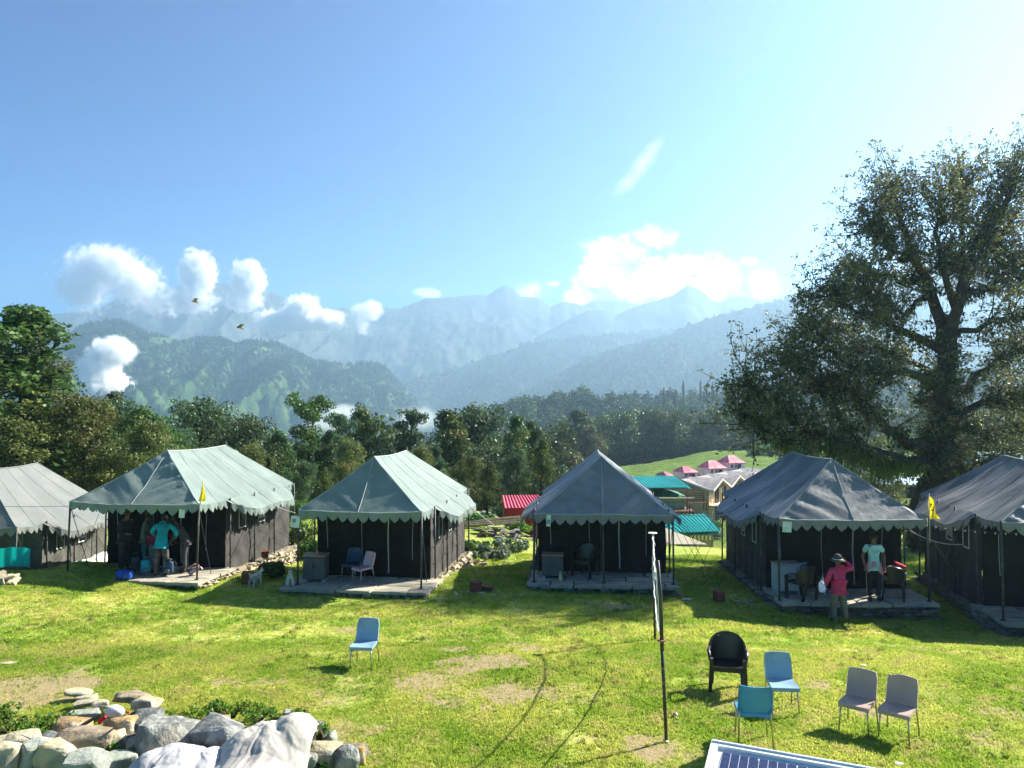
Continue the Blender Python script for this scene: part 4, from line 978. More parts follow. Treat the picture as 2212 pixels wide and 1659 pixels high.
def make_tent(label, loc, phi, W, L, He, Hr, s1, s2, roof_m, seed, flapR=True, flapL=True, midpost=False, wall_m=None, sag=.05, skirt=None, guys=True, wrinkle=1.0, flag_slot=None, group="canvas tents in a row on the lawn"):
    wall_m = wall_m or M_wall
    t = thing('tent', label, 'tent', loc, math.radians(phi), group); rg = random.Random(seed); hw = W / 2
    def hip(front):
        y0 = 0 if front else L; yp = s1 if front else s2; sg = -1 if front else 1
        def fn(u, v):
            x = (u * 2 - 1) * hw * (1 - v); y = y0 + (yp - y0) * v; z = He + (Hr - He) * v
            edge = abs(u * 2 - 1)
            z -= sag * math.sin(math.pi * v) * 1.2 * (1 - .5 * edge)
            if not midpost or not front: z -= .05 * (1 - edge ** 2) * (1 - v)
            crease = max(0, 1 - edge * 2.4) * (1 - v) * .0 + (1 - edge) * (1 - v) * .05
            y += sg * crease * 1.6; z += crease * .5
            k = (edge < .97) * (v < .97) * wrinkle
            sx_ = -1 if x < 0 else 1; pp = -sx_ * x * .42 + z * .9; pq = x * .9 + z * .42
            w_ = (fb(pp * 6.5 + .8 * fb(x * 1.5, z * 1.5, 8) + seed, pq * .8, seed) * .085 + fb(pp * 15 + seed, pq * 1.6, seed + 3) * .03) * k * (.45 + .9 * edge)
            return (x, y + sg * w_ * .7, z + w_ * .7)
        b = MB(); b.grid(fn, 44, 30); o = b.build('front_roof' if front else 'rear_roof', roof_m, t, True); return fn
    f_front = hip(True); hip(False)
    def side(sg):
        def fn(u, v):
            ya = L * u; yb = s1 + (s2 - s1) * u; y = ya + (yb - ya) * v; x = sg * hw * (1 - v); z = He + (Hr - He) * v
            e = math.sin(math.pi * v) * (math.sin(math.pi * u) ** .5)
            z -= sag * 1.6 * e; z -= .07 * (1 - v) * abs(math.sin(math.pi * u * 3)) * (0 < u < 1); z -= .05 * v * math.sin(math.pi * u)
            k = wrinkle * min(1, 12 * u * (1 - u)) * (v < .98)
            w_ = fb(y * 3.2 + seed * 2, v * 1.3, seed + 9) * .05 * k + fb(y * 7 + seed * 2, v * 3 , seed + 12) * .022 * k
            w_ += .02 * k * math.sin(y * 2.0 * math.pi / 1.15 + seed) * math.sin(math.pi * v)
            return (x + sg * w_ * .6, y, z + w_ * .8)
        b = MB(); b.grid(fn, 60, 24); b.build('side_roof', roof_m, t, True); return fn
    fR = side(1); fL_ = side(-1)
    # hems and ridge
    hb = MB()
    for sg in (-1, 1):
        for yc, yp in ((0, s1), (L, s2)):
            hb.tube([(sg * hw * (1 - k / 8), yc + (yp - yc) * k / 8, He + (Hr - He) * k / 8 + .008 - sag * .9 * math.sin(math.pi * k / 8)) for k in range(9)], .016, 5)
    hb.tube([(0, s1 + (s2 - s1) * k / 6, Hr + .008 - .05 * math.sin(math.pi * k / 6)) for k in range(7)], .02, 5)
    hb.tube([f_front(k / 24, 0) for k in range(25)], .014, 5)
    hb.tube([Vector(f_front(.5, k / 10)) + Vector((0, -.006, .006)) for k in range(10)], .008, 4)
    sb_ = MB()
    for fs in (fR, fL_):
        for u in (.17, .38, .6, .82): sb_.tube([Vector(fs(u, k / 10)) + Vector((0, 0, .006)) for k in range(11)], .0035, 4)
    sb_.build('panel_seam', roof_m, t)
    hb.build('roof_seam', M_hem if roof_m != M_roofS else M_roofS, t)
    # valances
    vb = MB(); valance(vb, [f_front(k / 24, 0) for k in range(25)], .25, .285, (0, -1, 0), seed); vb.build('front_valance', roof_m, t)
    ya, yb = s1 + .15, L - .55
    for sg, on, fs in ((1, flapR, fR), (-1, flapL, fL_)):
        vb = MB()
        if on:
            valance(vb, [fs(k / 30, 0) for k in range(0, 9)], .22, .25, (sg, 0, 0), seed + 1)
            valance(vb, [fs(k / 30, 0) for k in range(27, 31)], .22, .25, (sg, 0, 0), seed + 2)
            oo = .50; dz = .30
            def fl(u, v, fs=fs, sg=sg):
                uu = .24 + .68 * u; p = Vector(fs(uu, 0)); tr = min(1, u * 6, (1 - u) * 7) if v > 0 else 1
                p.x += sg * oo * v * (.25 + .75 * tr); p.z -= (dz * v * (.25 + .75 * tr) + .06 * v * abs(math.sin(u * math.pi * 2 + .4)) + .035 * v * (1 - v) * math.sin(u * 20)); p.y += (.10 if u < .1 else 0) * v
                return p
            b = MB(); b.grid(fl, 40, 6); b.build('side_flap', roof_m, t, True)
            valance(vb, [fl(k / 20, 1) for k in range(21)], .21, .25, (sg, 0, 0), seed + 3)
            rb = MB()
            for u in (.04, .5, .97): rb.tube([fl(u, 1), fl(u, 0) + Vector((0, 0, .01))], .008, 4)
            for u, dy in ((.04, .2), (.5, 0), (.97, .2)):
                p = fl(u, 1); q = Vector((p.x + sg * .95, p.y + dy, -.3))
                rb.tube([p, q], .006, 4)
            rb.build('guy_rope', M_ropeD, t)['kind'] = 'stuff'
        else: valance(vb, [fs(k / 30, 0) for k in range(31)], .22, .25, (sg, 0, 0), seed + 1)
        vb.build('side_valance', roof_m, t)
    # walls: heavy folded curtains
    wy = s1 - .02
    def wallp(p0, p1, nrm, sd, hang=.0):
        p0 = Vector(p0); p1 = Vector(p1); n_ = Vector(nrm); Lw = (p1 - p0).length
        def fn(u, v):
            p = p0.lerp(p1, u); s = u * Lw
            q = .035 * fb(s * 2.0 + sd, v * 1.2, sd) * 2 + .016 * math.sin(s * 9 + fb(s, v * 3, sd) * 6) * (1 - v * .3) + .022 * fb(s * 3 + v * 4, v * 7 - s, sd + 5) * 2
            return p + n_ * q + Vector((0, 0, v * (He - .03) - hang * (1 - v)))
        b = MB(); b.grid(fn, max(10, int(Lw * 11)), 22); return b
    wx = hw - .05
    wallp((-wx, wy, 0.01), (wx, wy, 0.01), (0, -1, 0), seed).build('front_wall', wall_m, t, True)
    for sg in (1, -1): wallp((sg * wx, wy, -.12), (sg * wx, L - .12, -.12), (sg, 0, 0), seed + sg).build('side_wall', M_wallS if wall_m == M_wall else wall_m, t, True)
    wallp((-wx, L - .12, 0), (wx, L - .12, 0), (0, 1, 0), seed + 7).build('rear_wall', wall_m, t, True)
    if skirt:
        for sg in (1, -1):
            b = MB(); b.grid(lambda u, v, sg=sg: (sg * (wx + .05 + .16 * (1 - v) + .03 * math.sin(u * 40)), wy + (L - wy) * u, -.25 + v * .32 + .03 * math.sin(u * 17)), 40, 4); b.build('ground_skirt', skirt, t, True)
        b = MB(); b.grid(lambda u, v: ((u * 2 - 1) * wx, L - .05 + .1 * (1 - v), -.25 + v * .5), 20, 4); b.build('ground_skirt', skirt, t, True)
    # zip tapes on the front wall
    for x, z0, z1, wd in ((-.78 * hw, .75, 1.75, .016), (-.18 * hw, .1, He - .1, .012), (.27 * hw, .12, 1.72, .035), (.68 * hw, .5, He - .15, .014)):
        b = MB(); n = 14; V_ = []
        for k in range(n + 1):
            z = z0 + (z1 - z0) * k / n; yy_ = wy - .075 - .01 * math.sin(z * 5); ox = .012 * math.sin(z * 4 + x)
            V_ += [(x + ox - wd / 2, yy_, z), (x + ox + wd / 2, yy_, z)]
        b.add(V_, [(2 * k, 2 * k + 1, 2 * k + 3, 2 * k + 2) for k in range(n)]); b.build('zip_tape', M_zip, t)
    # posts
    for x in ([-hw, hw] + ([0] if midpost else [])):
        b = MB(); lean = .05 * (rg.random() - .5); b.tube([(x + lean, -.01, -.02), (x + lean * .4, .0, He * .5), (x, .03, He + .03)], .026, 7); b.tube([(x + lean, -.01, -.01), (x + lean, -.01, .02)], .06, 8); b.build('post', M_post, t, True)
    for sg in (-1, 1):
        for y in (s1 + .03, s1 + 1.45, s1 + 2.75, L - .03):
            b = MB(); b.tube([(sg * (hw + .07), y, -.3), (sg * (hw + .05), y, He + .0)], .024, 6)
            for z in (.35, .8, 1.25): b.tube([(sg * (hw + .06), y, z), (sg * (hw - .02), y + .05, z + .03)], .012, 4)
            b.build('post', M_post, t, True)
        # window patches
        if sg * loc[0] < 0:
            for y, sw in ((s1 + .55, .42), (s1 + 1.72, .44)):
                fr = MB(); x = sg * (wx + .085); z0, z1 = He - .95, He - .33; q = .03
                for a in ((y, z0, y + sw, z0 + q), (y, z1 - q, y + sw, z1), (y, z0 + q, y + q, z1 - q), (y + sw - q, z0 + q, y + sw, z1 - q)):
                    fr.box((x, (a[0] + a[2]) / 2, (a[1] + a[3]) / 2), (.012, a[2] - a[0], a[3] - a[1]))
                fo = fr.build('window', M_frameW, t)
                if y > s1 + 1:
                    nb = MB(); nb.box((x - .004, y + sw / 2, (z0 + z1) / 2 + .03), (.008, sw - .12, z1 - z0 - .16)); nb.build('mesh_panel', M_net, fo)
            if True:
                rb = MB(); x = sg * (hw + .13)
                rb.tube([(x, s1 + .2, .1), (x, s1 + 2.2, 1.5)], .006, 4); rb.tube([(x, s1 + 1.5, .15), (x, L - .3, 1.35)], .006, 4); rb.tube([(x, L - .4, .1), (x, s1 + 1.5, 1.2)], .006, 4)
                rb.build('guy_rope', M_ropeD, t)['kind'] = 'stuff'
    if guys:
        rb = MB(); rb.tube([(hw, 0, He - .05), (hw - .05, .75, -.02)], .010, 5); rb.tube([(-hw, 0, He - .05), (-hw + .1, .7, -.02)], .010, 5); rb.build('guy_rope', M_ropeD, t)['kind'] = 'stuff'
    fin = MB(); fin.tube([(0, s2, Hr), (0, s2, Hr + .05), (0, s2, Hr + .09), (0, s2, Hr + .16)], [.02, .035, .02, .004], 6); fin.build('ridge_finial', M_post, t)
    return t
T = {}
T[1] = make_tent("pale grey tent at the left edge with dark scalloped side wall and white ground skirt", (-15.75, 21.4, -.25), 0, 3.7, 5.0, 1.62, 3.15, 1.3, 3.9, M_roofS, 31, wall_m=M_wallG, skirt=mat("white_skirt", (.55, .55, .5), None, rough=.8), wrinkle=.5)
T[2] = make_tent("large pale green tent with a group of people crowding under its porch", (-10.07, 20.27, .24), -8.4, 3.74, 5.74, 1.96, 3.26, 1.51, 4.74, M_roofG, 32, wrinkle=1.5)
T[3] = make_tent("pale green tent with a pink chair and a grey cabinet on its porch", (-3.94, 19.65, .15), -8.4, 3.3, 5.7, 1.93, 3.24, 1.17, 4.32, M_roofG, 33, wrinkle=.8)
T[4] = make_tent("slate tent in the centre with a middle post and a sharp peak", (2.38, 19.98, .17), -4.8, 3.62, 5.7, 1.76, 3.21, 1.3, 4.5, M_roofB, 34, midpost=True)
T[5] = make_tent("slate tent on a high stone plinth with two people and armchairs in front", (8.39, 18.8, 0), -2.3, 3.6, 5.7, 2.0, 3.38, 1.3, 4.5, M_roofB, 35, guys=False)
T[6] = make_tent("slate tent cut by the right edge, streaked with tree shadow", (12.86, 16.93, -.05), -11.8, 3.6, 5.7, 2.2, 3.45, 1.3, 4.5, M_roofB, 36, guys=False, flapL=True, flapR=False)

# stone platforms under the tents -------------------------------------------------
def platform(n, label, x0, x1, y0, m_slab, m_st, hf, hsR, hsL, seed, sl=.26, sh=.1, W=3.6, L=5.7, s1=1.3, szf=.62):
    """n: tent number; hf front face height, hsR/hsL (front, back) heights of the side faces"""
    tt = T[n]; p = thing('stone_platform', label, 'stone platform', tt.location, tt.rotation_euler.z, "stone platforms under the tents")
    hw = W / 2 + .12
    b = MB(); b.box((0, (y0 + .12 + L) / 2 + .02, -.62), (2 * hw - .22, L - y0 - .3, 1.02)); b.build('rubble_core', M_soilfill, p)
    floor_slabs(p, x0, x1, y0, s1 + .12, 0.0, m_slab, seed, szf)
    if hf: stone_run(p, (x0 + .05, y0 + .13), (x1 - .05, y0 + .13), (0, -1), -.075, -.075, -hf, -hf, m_st, sl, sh, seed)
    if hsR: stone_run(p, (x1 - .1, y0 + .15), (hw, s1), (1, -.1), -.075, -.075, -hsR[0], -hsR[0], m_st, sl, sh, seed + 1); stone_run(p, (hw, s1), (hw, L), (1, 0), -.08, -.08, -hsR[0], -hsR[1], m_st, sl, sh, seed + 2)
    if hsL: stone_run(p, (x0 + .1, y0 + .15), (-hw, s1), (-1, -.1), -.075, -.075, -hsL[0], -hsL[0], m_st, sl, sh, seed + 3); stone_run(p, (-hw, s1), (-hw, L), (-1, 0), -.08, -.08, -hsL[0], -hsL[1], m_st, sl, sh, seed + 4)
    return p
platform(2, "sunlit yellow stone platform under the large pale green tent", -1.95, 2.1, -.35, M_slab, M_stone, .12, (.2, .85), None, 3, .2, .085, W=3.74, s1=1.51)
platform(3, "stone platform with mossy flags under the tent with the pink chair", -1.95, 1.9, -.4, M_slab, M_stone, .2, (.25, .7), None, 5, .22, .09, W=3.3, s1=1.17)
platform(4, "low flagstone platform under the centre tent", -1.95, 1.95, -.3, M_slab, M_stoneD, .3, None, (.3, .6), 7, .28, .11)
platform(5, "high dry stone platform that the person in the mint shirt stands on", -1.85, 1.95, -.28, M_slab, M_stoneD, .45, (.5, .5), (.5, .4), 9, .30, .095)
platform(6, "shaded rough stone platform under the tent at the right edge", -1.9, 1.9, -.3, M_slab, M_stoneD, .6, None, (.6, .4), 11, .34, .12)
# name cards hanging at the porch corners
def tl(n, x, y, z): 
    tt = T[n]; return Matrix.Rotation(tt.rotation_euler.z, 4, 'Z') @ Vector((x, y, z)) + tt.location
for n, x, z, wd, ht, lb in ((2, 1.42, 1.72, .16, .22, "small pale card under the right porch corner of the large green tent"), (3, -1.72, 1.62, .24, .3, "pale notice card hanging at the left porch corner of the pink chair's tent"),
                            (4, -1.42, 1.6, .11, .3, "narrow white card with a teal mark hanging in the centre tent's porch"), (5, -1.6, 1.8, .22, .26, "pale card hanging at the left porch corner of the stone plinth tent")):
    p = tl(n, x, -.03, z); b = MB(); b.box((0, 0, 0), (wd, .008, ht)); c = b.build('name_card', M_card, None); c.location = p; c.rotation_euler = (0, .06, T[n].rotation_euler.z)
    tag(c, lb, 'card', "cards hanging at the tent corners")
    if n == 4: b = MB(); b.box((0, -.006, -.02), (wd * .7, .004, ht * .35)); b.build('card_print', mat("teal_print", (.05, .35, .33)), c)
    if n == 3: b = MB(); b.box((-.03, -.006, .03), (wd * .4, .004, ht * .3)); b.build('card_print', mat("blue_print", (.15, .25, .3)), c)
# flags ---------------------------------------------------------------------------
M_flag = mat("yellow_flag_cloth", (.85, .68, .01), None, rough=.6, trans=.4); M_flagp = mat("flag_emblem", (.12, .11, .02)); M_pale = mat("pale_pole", (.5, .5, .47), None, rough=.5)
def flag_thing(loc, rz, label, lean, w_, h_, ln):
    t = thing('flag', label, 'flag', loc, rz, "yellow flags on the tent corners")
    b = MB(); b.tube([(0, 0, -.55), (lean * ln, 0, ln)], .011, 6); b.build('flagpole', M_pale, t, True)
    def fn(u, v):
        z = ln - h_ * (v * (1 - .12 * u) + .25 * u * (1 - v) + .0)
        return (lean * z + w_ * u * (.25 + .75 * v) * (1 + .1 * math.sin(v * 7)), .05 * math.sin(u * 5 + v * 4), z - .08 * u * v)
    b = MB(); b.grid(fn, 10, 14); b.build('cloth', M_flag, t, True)
    b = MB()
    rg = random.Random(3)
    for q in range(6):
        u, v = .3 + .12 * math.cos(q), .5 + .13 * math.sin(q * 1.05); p = Vector(fn(u, v)); pl = [(p.x + (w_ * .09) * math.cos(a) * rg.uniform(.6, 1.2), p.y - .008, p.z + w_ * .11 * math.sin(a) * rg.uniform(.6, 1.2)) for a in (0, 1.3, 2.6, 3.9, 5.2)]
        b.add(pl, [(0, 1, 2, 3, 4)])
    b.build('emblem', M_flagp, t)
flag_thing(tl(2, 1.9, -.05, 1.98), 0, "yellow flag leaning above the right porch corner of the large green tent", .16, .16, .58, .66)
flag_thing(tl(5, 1.84, -.04, 1.98), 0, "yellow flag above the right porch corner of the tent with the stone plinth", .0, .26, .62, .66)
# ------------------------------------------------------------------ chairs
def plastic(name, c, rough=.38, c2=None): return mat(name, c, c2 or tuple(x * .82 for x in c), 2.5, rough, .15, 60, spec=.5, trans=.06)
M_lblue = plastic("pale_blue_plastic", (.27, .42, .52)); M_blue = plastic("blue_plastic", (.05, .30, .60)); M_mauve = plastic("mauve_plastic", (.42, .30, .26), .5, (.46, .34, .29))
M_pink = plastic("pink_plastic", (.62, .36, .42)); M_blk = plastic("black_plastic", (.018, .018, .016), .35); M_navy = plastic("navy_plastic", (.015, .04, .08))
M_steel = mat("chair_steel", (.42, .40, .34), (.5, .46, .38), 10, .35, .1, 40, metal=.9)
def dining_chair(label, m, loc, rz, cutout=True, group="chairs with steel legs", chip=False):
    t = thing('chair', label, 'chair', loc, rz, group); t.scale = (.9, .9, .9) if not cutout else (.99, .99, .99)
    w_, d_ = .225, .215
    def seat(u, v, off=0):
        x = (u * 2 - 1) * w_ * (1 - .06 * v); y = -d_ + 2 * d_ * v; e = abs(u * 2 - 1)
        z = .455 - .022 * math.sin(math.pi * min(1, v * 1.15)) * (1 - e ** 2) - .03 * max(0, .12 - v) / .12 * .6
        return (x, y, z - off)
    b = MB(); b.grid(lambda u, v: seat(u, v), 10, 10); b.grid(lambda u, v: seat(1 - u, v, .018), 10, 10)
    for sx in (-1, 1):
        u = 0 if sx < 0 else 1
        b.grid(lambda a, v, u=u: Vector(seat(u, v)) - Vector((0, 0, .052 * a)), 1, 10)
        b.grid(lambda a, v, u=u, sx=sx: Vector(seat(u, v)) - Vector((sx * .012, 0, .052 * (1 - a))), 1, 10)
    b.grid(lambda u, v: Vector(seat(u, 0)) - Vector((0, .002, .06 * v)), 10, 1); b.grid(lambda u, v: Vector(seat(1 - u, 0)) - Vector((0, -.014, .06 * v)), 10, 1)
    b.grid(lambda u, v: Vector(seat(u, 1)) - Vector((0, 0, .045 * v)), 10, 1)
    b.build('seat', m, t, True, 40)
    def back(u, v, off=0):
        e = u * 2 - 1; z = .47 + .38 * v; wv = w_ * (.97 + .0 * v - .10 * max(0, v - .75) / .25 * abs(e)); 
        top = .012 * (1 - e * e) * (1 if not cutout else -1.0) * (v > .8)
        if chip and v > .93 and -.95 < e < -.35: z -= .03 * (1 + .5 * math.sin(e * 30))
        y = d_ - .015 + .085 * v + .035 * (1 - e * e) * (.6 + .4 * math.sin(v * 3)) + off
        return (e * wv * (1 - .02 * v), y - .03 * (1 - v) ** 2, z + top)
    b = MB(); b.grid(lambda u, v: back(u, v), 12, 12); b.grid(lambda u, v: back(1 - u, v, .016), 12, 12)
    for u0 in (0, 1): b.grid(lambda a, v, u0=u0: Vector(back(u0, v)) + Vector((0, .016 * a, 0)), 1, 12); b.grid(lambda a, v, u0=u0: Vector(back(u0, v)) + Vector(((.006 if u0 else -.006), .045 * (1 - a), 0)), 1, 12)
    b.grid(lambda u, a: Vector(back(u, 1)) + Vector((0, .016 * a, 0)), 12, 1)
    # skirt beneath the back with the arched cut-out
    def sk(u, a):
        e = u * 2 - 1; arch = .085 if abs(e) > .62 else (.03 + .055 * max(0, (abs(e) - .45) / .17) ** 2 if abs(e) > .45 else .03)
        p = Vector(back(u, 0)) + Vector((0, .012, 0)); p.z -= arch * a; return p
    b.grid(sk, 24, 1)
    b.build('backrest', m, t, True, 40)
    for sx in (-1, 1):
        b = MB(); b.tube([(sx * .19, -.185, .44), (sx * .215, -.215, .0)], [.013, .011], 7); b.build('leg', M_steel, t, True)
        b = MB(); b.tube([(sx * .20, .21, .52), (sx * .205, .215, .40), (sx * .225, .28, .0)], [.014, .013, .011], 7); b.build('leg', M_steel, t, True)
    return t
def face_cam(p, extra): return math.atan2(p.x, -p.y) * 0 + math.radians(extra)
def ground_at(px, py): return G(px, py)
def W3(px, py, d): return P(px, py, d)
c_ = G(786, 1442); dining_chair("lone pale blue chair standing by itself in the middle of the lawn", M_lblue, c_, math.radians(-6), False)
c_ = G(1690, 1535); dining_chair("pale blue chair facing the camera beside the black armchair on the lawn", M_lblue, c_, math.radians(-5), False)
c_ = G(1627, 1602); dining_chair("bright blue chair with its back turned to the camera, behind the solar panel", M_blue, c_, math.radians(170), True)
c_ = G(1853, 1578); dining_chair("left chair of the mauve pair on the lawn", M_mauve, c_, math.radians(-40), False)
c_ = G(1940, 1595); dining_chair("right chair of the mauve pair, chipped at the top of its back", M_mauve, c_, math.radians(-42), False, chip=True)
tt = tl(3, -.05, .42, 0); dining_chair("pink chair on the porch of the second pale green tent", M_pink, tt, math.radians(-42), False)
tt = tl(3, -.52, .85, 0); dining_chair("dark blue chair in the shade behind the pink porch chair", M_navy, tt, math.radians(-10), False)
def arm_chair(label, m, loc, rz, group="black plastic armchairs"):
    t = thing('armchair', label, 'armchair', loc, rz, group)
    w_ = .25
    def shell(u, v):
        a = (u * 2 - 1); th = a * 1.5; hgt = .83 - .20 * abs(a) ** 2.2
        x = math.sin(th) * (w_ + .03 * v); y = .02 + math.cos(th) * (.24 + .05 * v); z = .42 + (hgt - .42) * v
        return Vector((x, y, z))
    b = MB(); b.grid(lambda u, v: shell(u, v), 26, 10); b.grid(lambda u, v: shell(1 - u, v) * 1 + Vector((math.sin(((1 - u) * 2 - 1) * 1.5) * .016, math.cos(((1 - u) * 2 - 1) * 1.5) * .016, 0)), 26, 10)
    rim = [shell(k / 26, 1) for k in range(27)]; b.tube(rim, [.020] * 27, 6); b.build('backrest', m, t, True, 50)
    for sx in (-1, 1):
        b = MB(); p = [Vector((sx * (w_ + .025), .05, .655)), Vector((sx * (w_ + .045), -.1, .64)), Vector((sx * (w_ + .03), -.22, .60)), Vector((sx * (w_ + .02), -.25, .52))]
        b.tube(p, [.024, .026, .026, .022], 8, flat=.5); b.build('armrest', m, t, True)
        b = MB(); b.box((sx * (w_ + .012), -.245, .28), (.055, .075, .58), (.07, sx * -.05, 0)); b.build('leg', m, t)
        b = MB(); b.box((sx * (w_ - .02), .26, .22), (.055, .06, .46), (-.18, sx * -.06, 0)); b.build('leg', m, t)
    b = MB(); b.grid(lambda u, v: ((u * 2 - 1) * w_ * .98, -.25 + .48 * v, .43 - .03 * math.sin(math.pi * v) - .03 * max(0, .1 - v) * 10), 8, 8); b.grid(lambda u, v: ((1 - u * 2) * w_ * .98, -.25 + .48 * v, .41 - .03 * math.sin(math.pi * v) - .03 * max(0, .1 - v) * 10), 8, 8)
    b.box((0, -.256, .40), (2 * w_, .014, .075)); b.build('seat', m, t, True, 40)
    return t
c_ = G(1572, 1492); ac = arm_chair("black armchair standing alone on the grass near the blue chairs", M_blk, c_, math.radians(-14))
b = MB(); b.add([(.011 * math.cos(a * .785) - .13, .262, .785 + .011 * math.sin(a * .785)) for a in range(8)], [tuple(range(8))]); b.build('sticker', M_card, ac)
arm_chair("black armchair in the dark porch of the centre tent", M_blk, tl(4, -.45, .8, 0), math.radians(-35))
arm_chair("black armchair holding a rucksack at the left of the stone plinth porch", M_blk, tl(5, -1.2, .15, 0), math.radians(-150))
arm_chair("black armchair heaped with clothes at the right of the stone plinth porch", M_blk, tl(5, 1.05, .25, 0), math.radians(155))

# ------------------------------------------------------------------ cabinets and small things
M_cab = mat("grey_cabinet_wood", (.075, .072, .075), (.10, .095, .095), 3, .6); M_cabT = mat("wood_veneer_top", (.30, .16, .10), (.36, .2, .13), 6, .5, stretch=(1, 8, 1)); M_cabW = mat("white_cabinet", (.42, .46, .46), (.36, .40, .4), 3, .5)
M_cabP = mat("pink_brown_cabinet", (.36, .24, .19), (.42, .29, .23), 3, .6); M_knob = mat("dark_knob", (.03, .03, .03), rough=.3, metal=.6)
def cabinet(label, loc, rz, w_, d_, h_, mb, mt):
    t = thing('cabinet', label, 'cabinet', loc, rz, "porch cabinets")
    b = MB(); b.box((0, .02, .06 + (h_ - .06) / 2), (w_, d_ - .04, h_ - .09)); b.build('body', mb, t)
    b = MB(); b.box((0, 0, h_), (w_ + .03, d_ + .03, .03)); b.build('top', mt, t)
    for s in (-1, 1):
        b = MB(); b.box((s * w_ / 4, -d_ / 2 - .002, .08 + (h_ - .12) / 2), (w_ / 2 - .008, .022, h_ - .14)); dd = b.build('door', mb, t)
        b = MB(); b.box((s * .03, -d_ / 2 - .022, h_ * .6), (.012, .018, .07)); b.build('handle', M_knob, dd)
        b = MB(); b.box((s * (w_ / 2 - .05), 0, .03), (.07, d_ - .06, .06)); b.build('foot', M_cabW, t)
    return t
cabinet("grey two door cabinet on the pink chair's porch with a small can on top", tl(3, -1.36, .5, 0), T[3].rotation_euler.z + .12, .58, .44, .68, M_cab, M_cabT)
cabinet("grey two door cabinet in the centre tent's porch", tl(4, -1.33, .55, 0), T[4].rotation_euler.z, .56, .42, .62, M_cab, M_cabT)
cabinet("white cabinet behind the armchair with the rucksack", tl(5, -1.38, .78, 0), T[5].rotation_euler.z + .1, .62, .4, .76, M_cabW, M_cabP)
cabinet("pinkish cabinet on the porch of the rightmost tent", tl(6, -.72, .3, 0), T[6].rotation_euler.z, .6, .45, .68, M_cabP, M_cabP)
def lathe(name, prof, m, loc, label, cat, group=None, rot=(0, 0, 0), n=14):
    b = MB(); V_ = []; 
    for (r, z) in prof: V_ += [(r * math.cos(2 * math.pi * k / n), r * math.sin(2 * math.pi * k / n), z) for k in range(n)]
    F2 = [(i * n + k, i * n + (k + 1) % n, (i + 1) * n + (k + 1) % n, (i + 1) * n + k) for i in range(len(prof) - 1) for k in range(n)]
    b.add(V_, F2 + [tuple(reversed(range(n))), tuple((len(prof) - 1) * n + k for k in range(n))]); o = b.build(name, m, None, True, 40); o.location = loc; o.rotation_euler = rot
    if label: tag(o, label, cat, group)
    return o
lathe('drink_can', [(.028, 0), (.033, .01), (.033, .1), (.026, .115)], mat("red_can", (.5, .12, .1), rough=.35), tl(3, -1.27, .36, .695), "small reddish can on top of the pink chair's cabinet", 'can')
lathe('bottle', [(.034, 0), (.036, .02), (.036, .15), (.014, .2), (.013, .25)], mat("yellowish_bottle", (.5, .52, .2), rough=.3), tl(4, -1.12, .12, .0), "pale yellow bottle on the flagstones before the centre tent's cabinet", 'bottle')
lathe('drink_can', [(.028, 0), (.033, .01), (.033, .1), (.026, .115)], mat("red_white_can", (.55, .1, .08), (.6, .55, .5), 30, rough=.35), tl(5, -.42, .3, .035), "red and white can lying on the stone plinth porch", 'can', rot=(1.57, 0, .9))
lathe('ball', [(.001, -.036), (.02, -.03), (.033, -.013), (.036, .003), (.03, .02), (.018, .031), (.001, .036)], mat("red_white_ball", (.65, .12, .1), (.75, .6, .5), 20, .5, ratio=(.45, .5)), G(1459, 1552) + Vector((0, 0, .04)), "small red and white ball on the grass beside the net pole", 'ball', n=12)
M_tin = mat("rusty_tin", (.22, .06, .035), (.14, .05, .035), 6, .8, .8, 20); M_tin2 = mat("brown_box_paint", (.20, .075, .035), (.15, .06, .03), 5, .8, .6, 20)
def tin(label, p, w_, h_, m, rz, group="rusty tins by the tent pegs", name='planter_tin', cat='tin'):
    t = thing(name, label, cat, p, rz, group); b = MB()
    b.box((0, 0, h_ / 2), (w_, w_, h_)); b.build('body', m, t)
    b = MB()
    for a, d_ in (((0, w_ / 2, h_), (w_ + .02, .02, .02)), ((0, -w_ / 2, h_), (w_ + .02, .02, .02)), ((w_ / 2, 0, h_), (.02, w_ - .02, .02)), ((-w_ / 2, 0, h_), (.02, w_ - .02, .02))): b.box(a, d_)
    b.build('rim', m, t); return t
tin("brown square tin near the two small dogs", G(536, 1261), .30, .30, M_tin2, .2)
tin("rusty red tin on the grass right of the pink chair's tent", G(1028, 1279), .26, .26, M_tin, .4)
tin("low rusty tin beside the taller rusty tin between the tents", G(1055, 1277), .24, .12, M_tin, -.3)
tin("rusty tin on the grass left of the stone plinth", G(1553, 1300), .22, .25, M_tin, .3)
tin("orange brown lump of tin at the foot of the big tent's side post", tl(2, 2.15, 3.2, -.02), .2, .18, M_tin, .3)
M_bin = mat("dirty_white_bin", (.34, .34, .31), (.26, .26, .23), 5, .7)
bt = thing('waste_bin', "dirty pale square bin standing in the shade near the right edge", 'bin', G(2123, 1343), .1)
b = MB(); b.box((0, 0, .17), (.30, .28, .34), taper=1.12); b.build('body', M_bin, bt); b = MB(); b.box((0, 0, .36), (.38, .36, .05)); b.build('lid', M_bin, bt)
M_white = mat("white_litter", (.7, .7, .66), rough=.8)
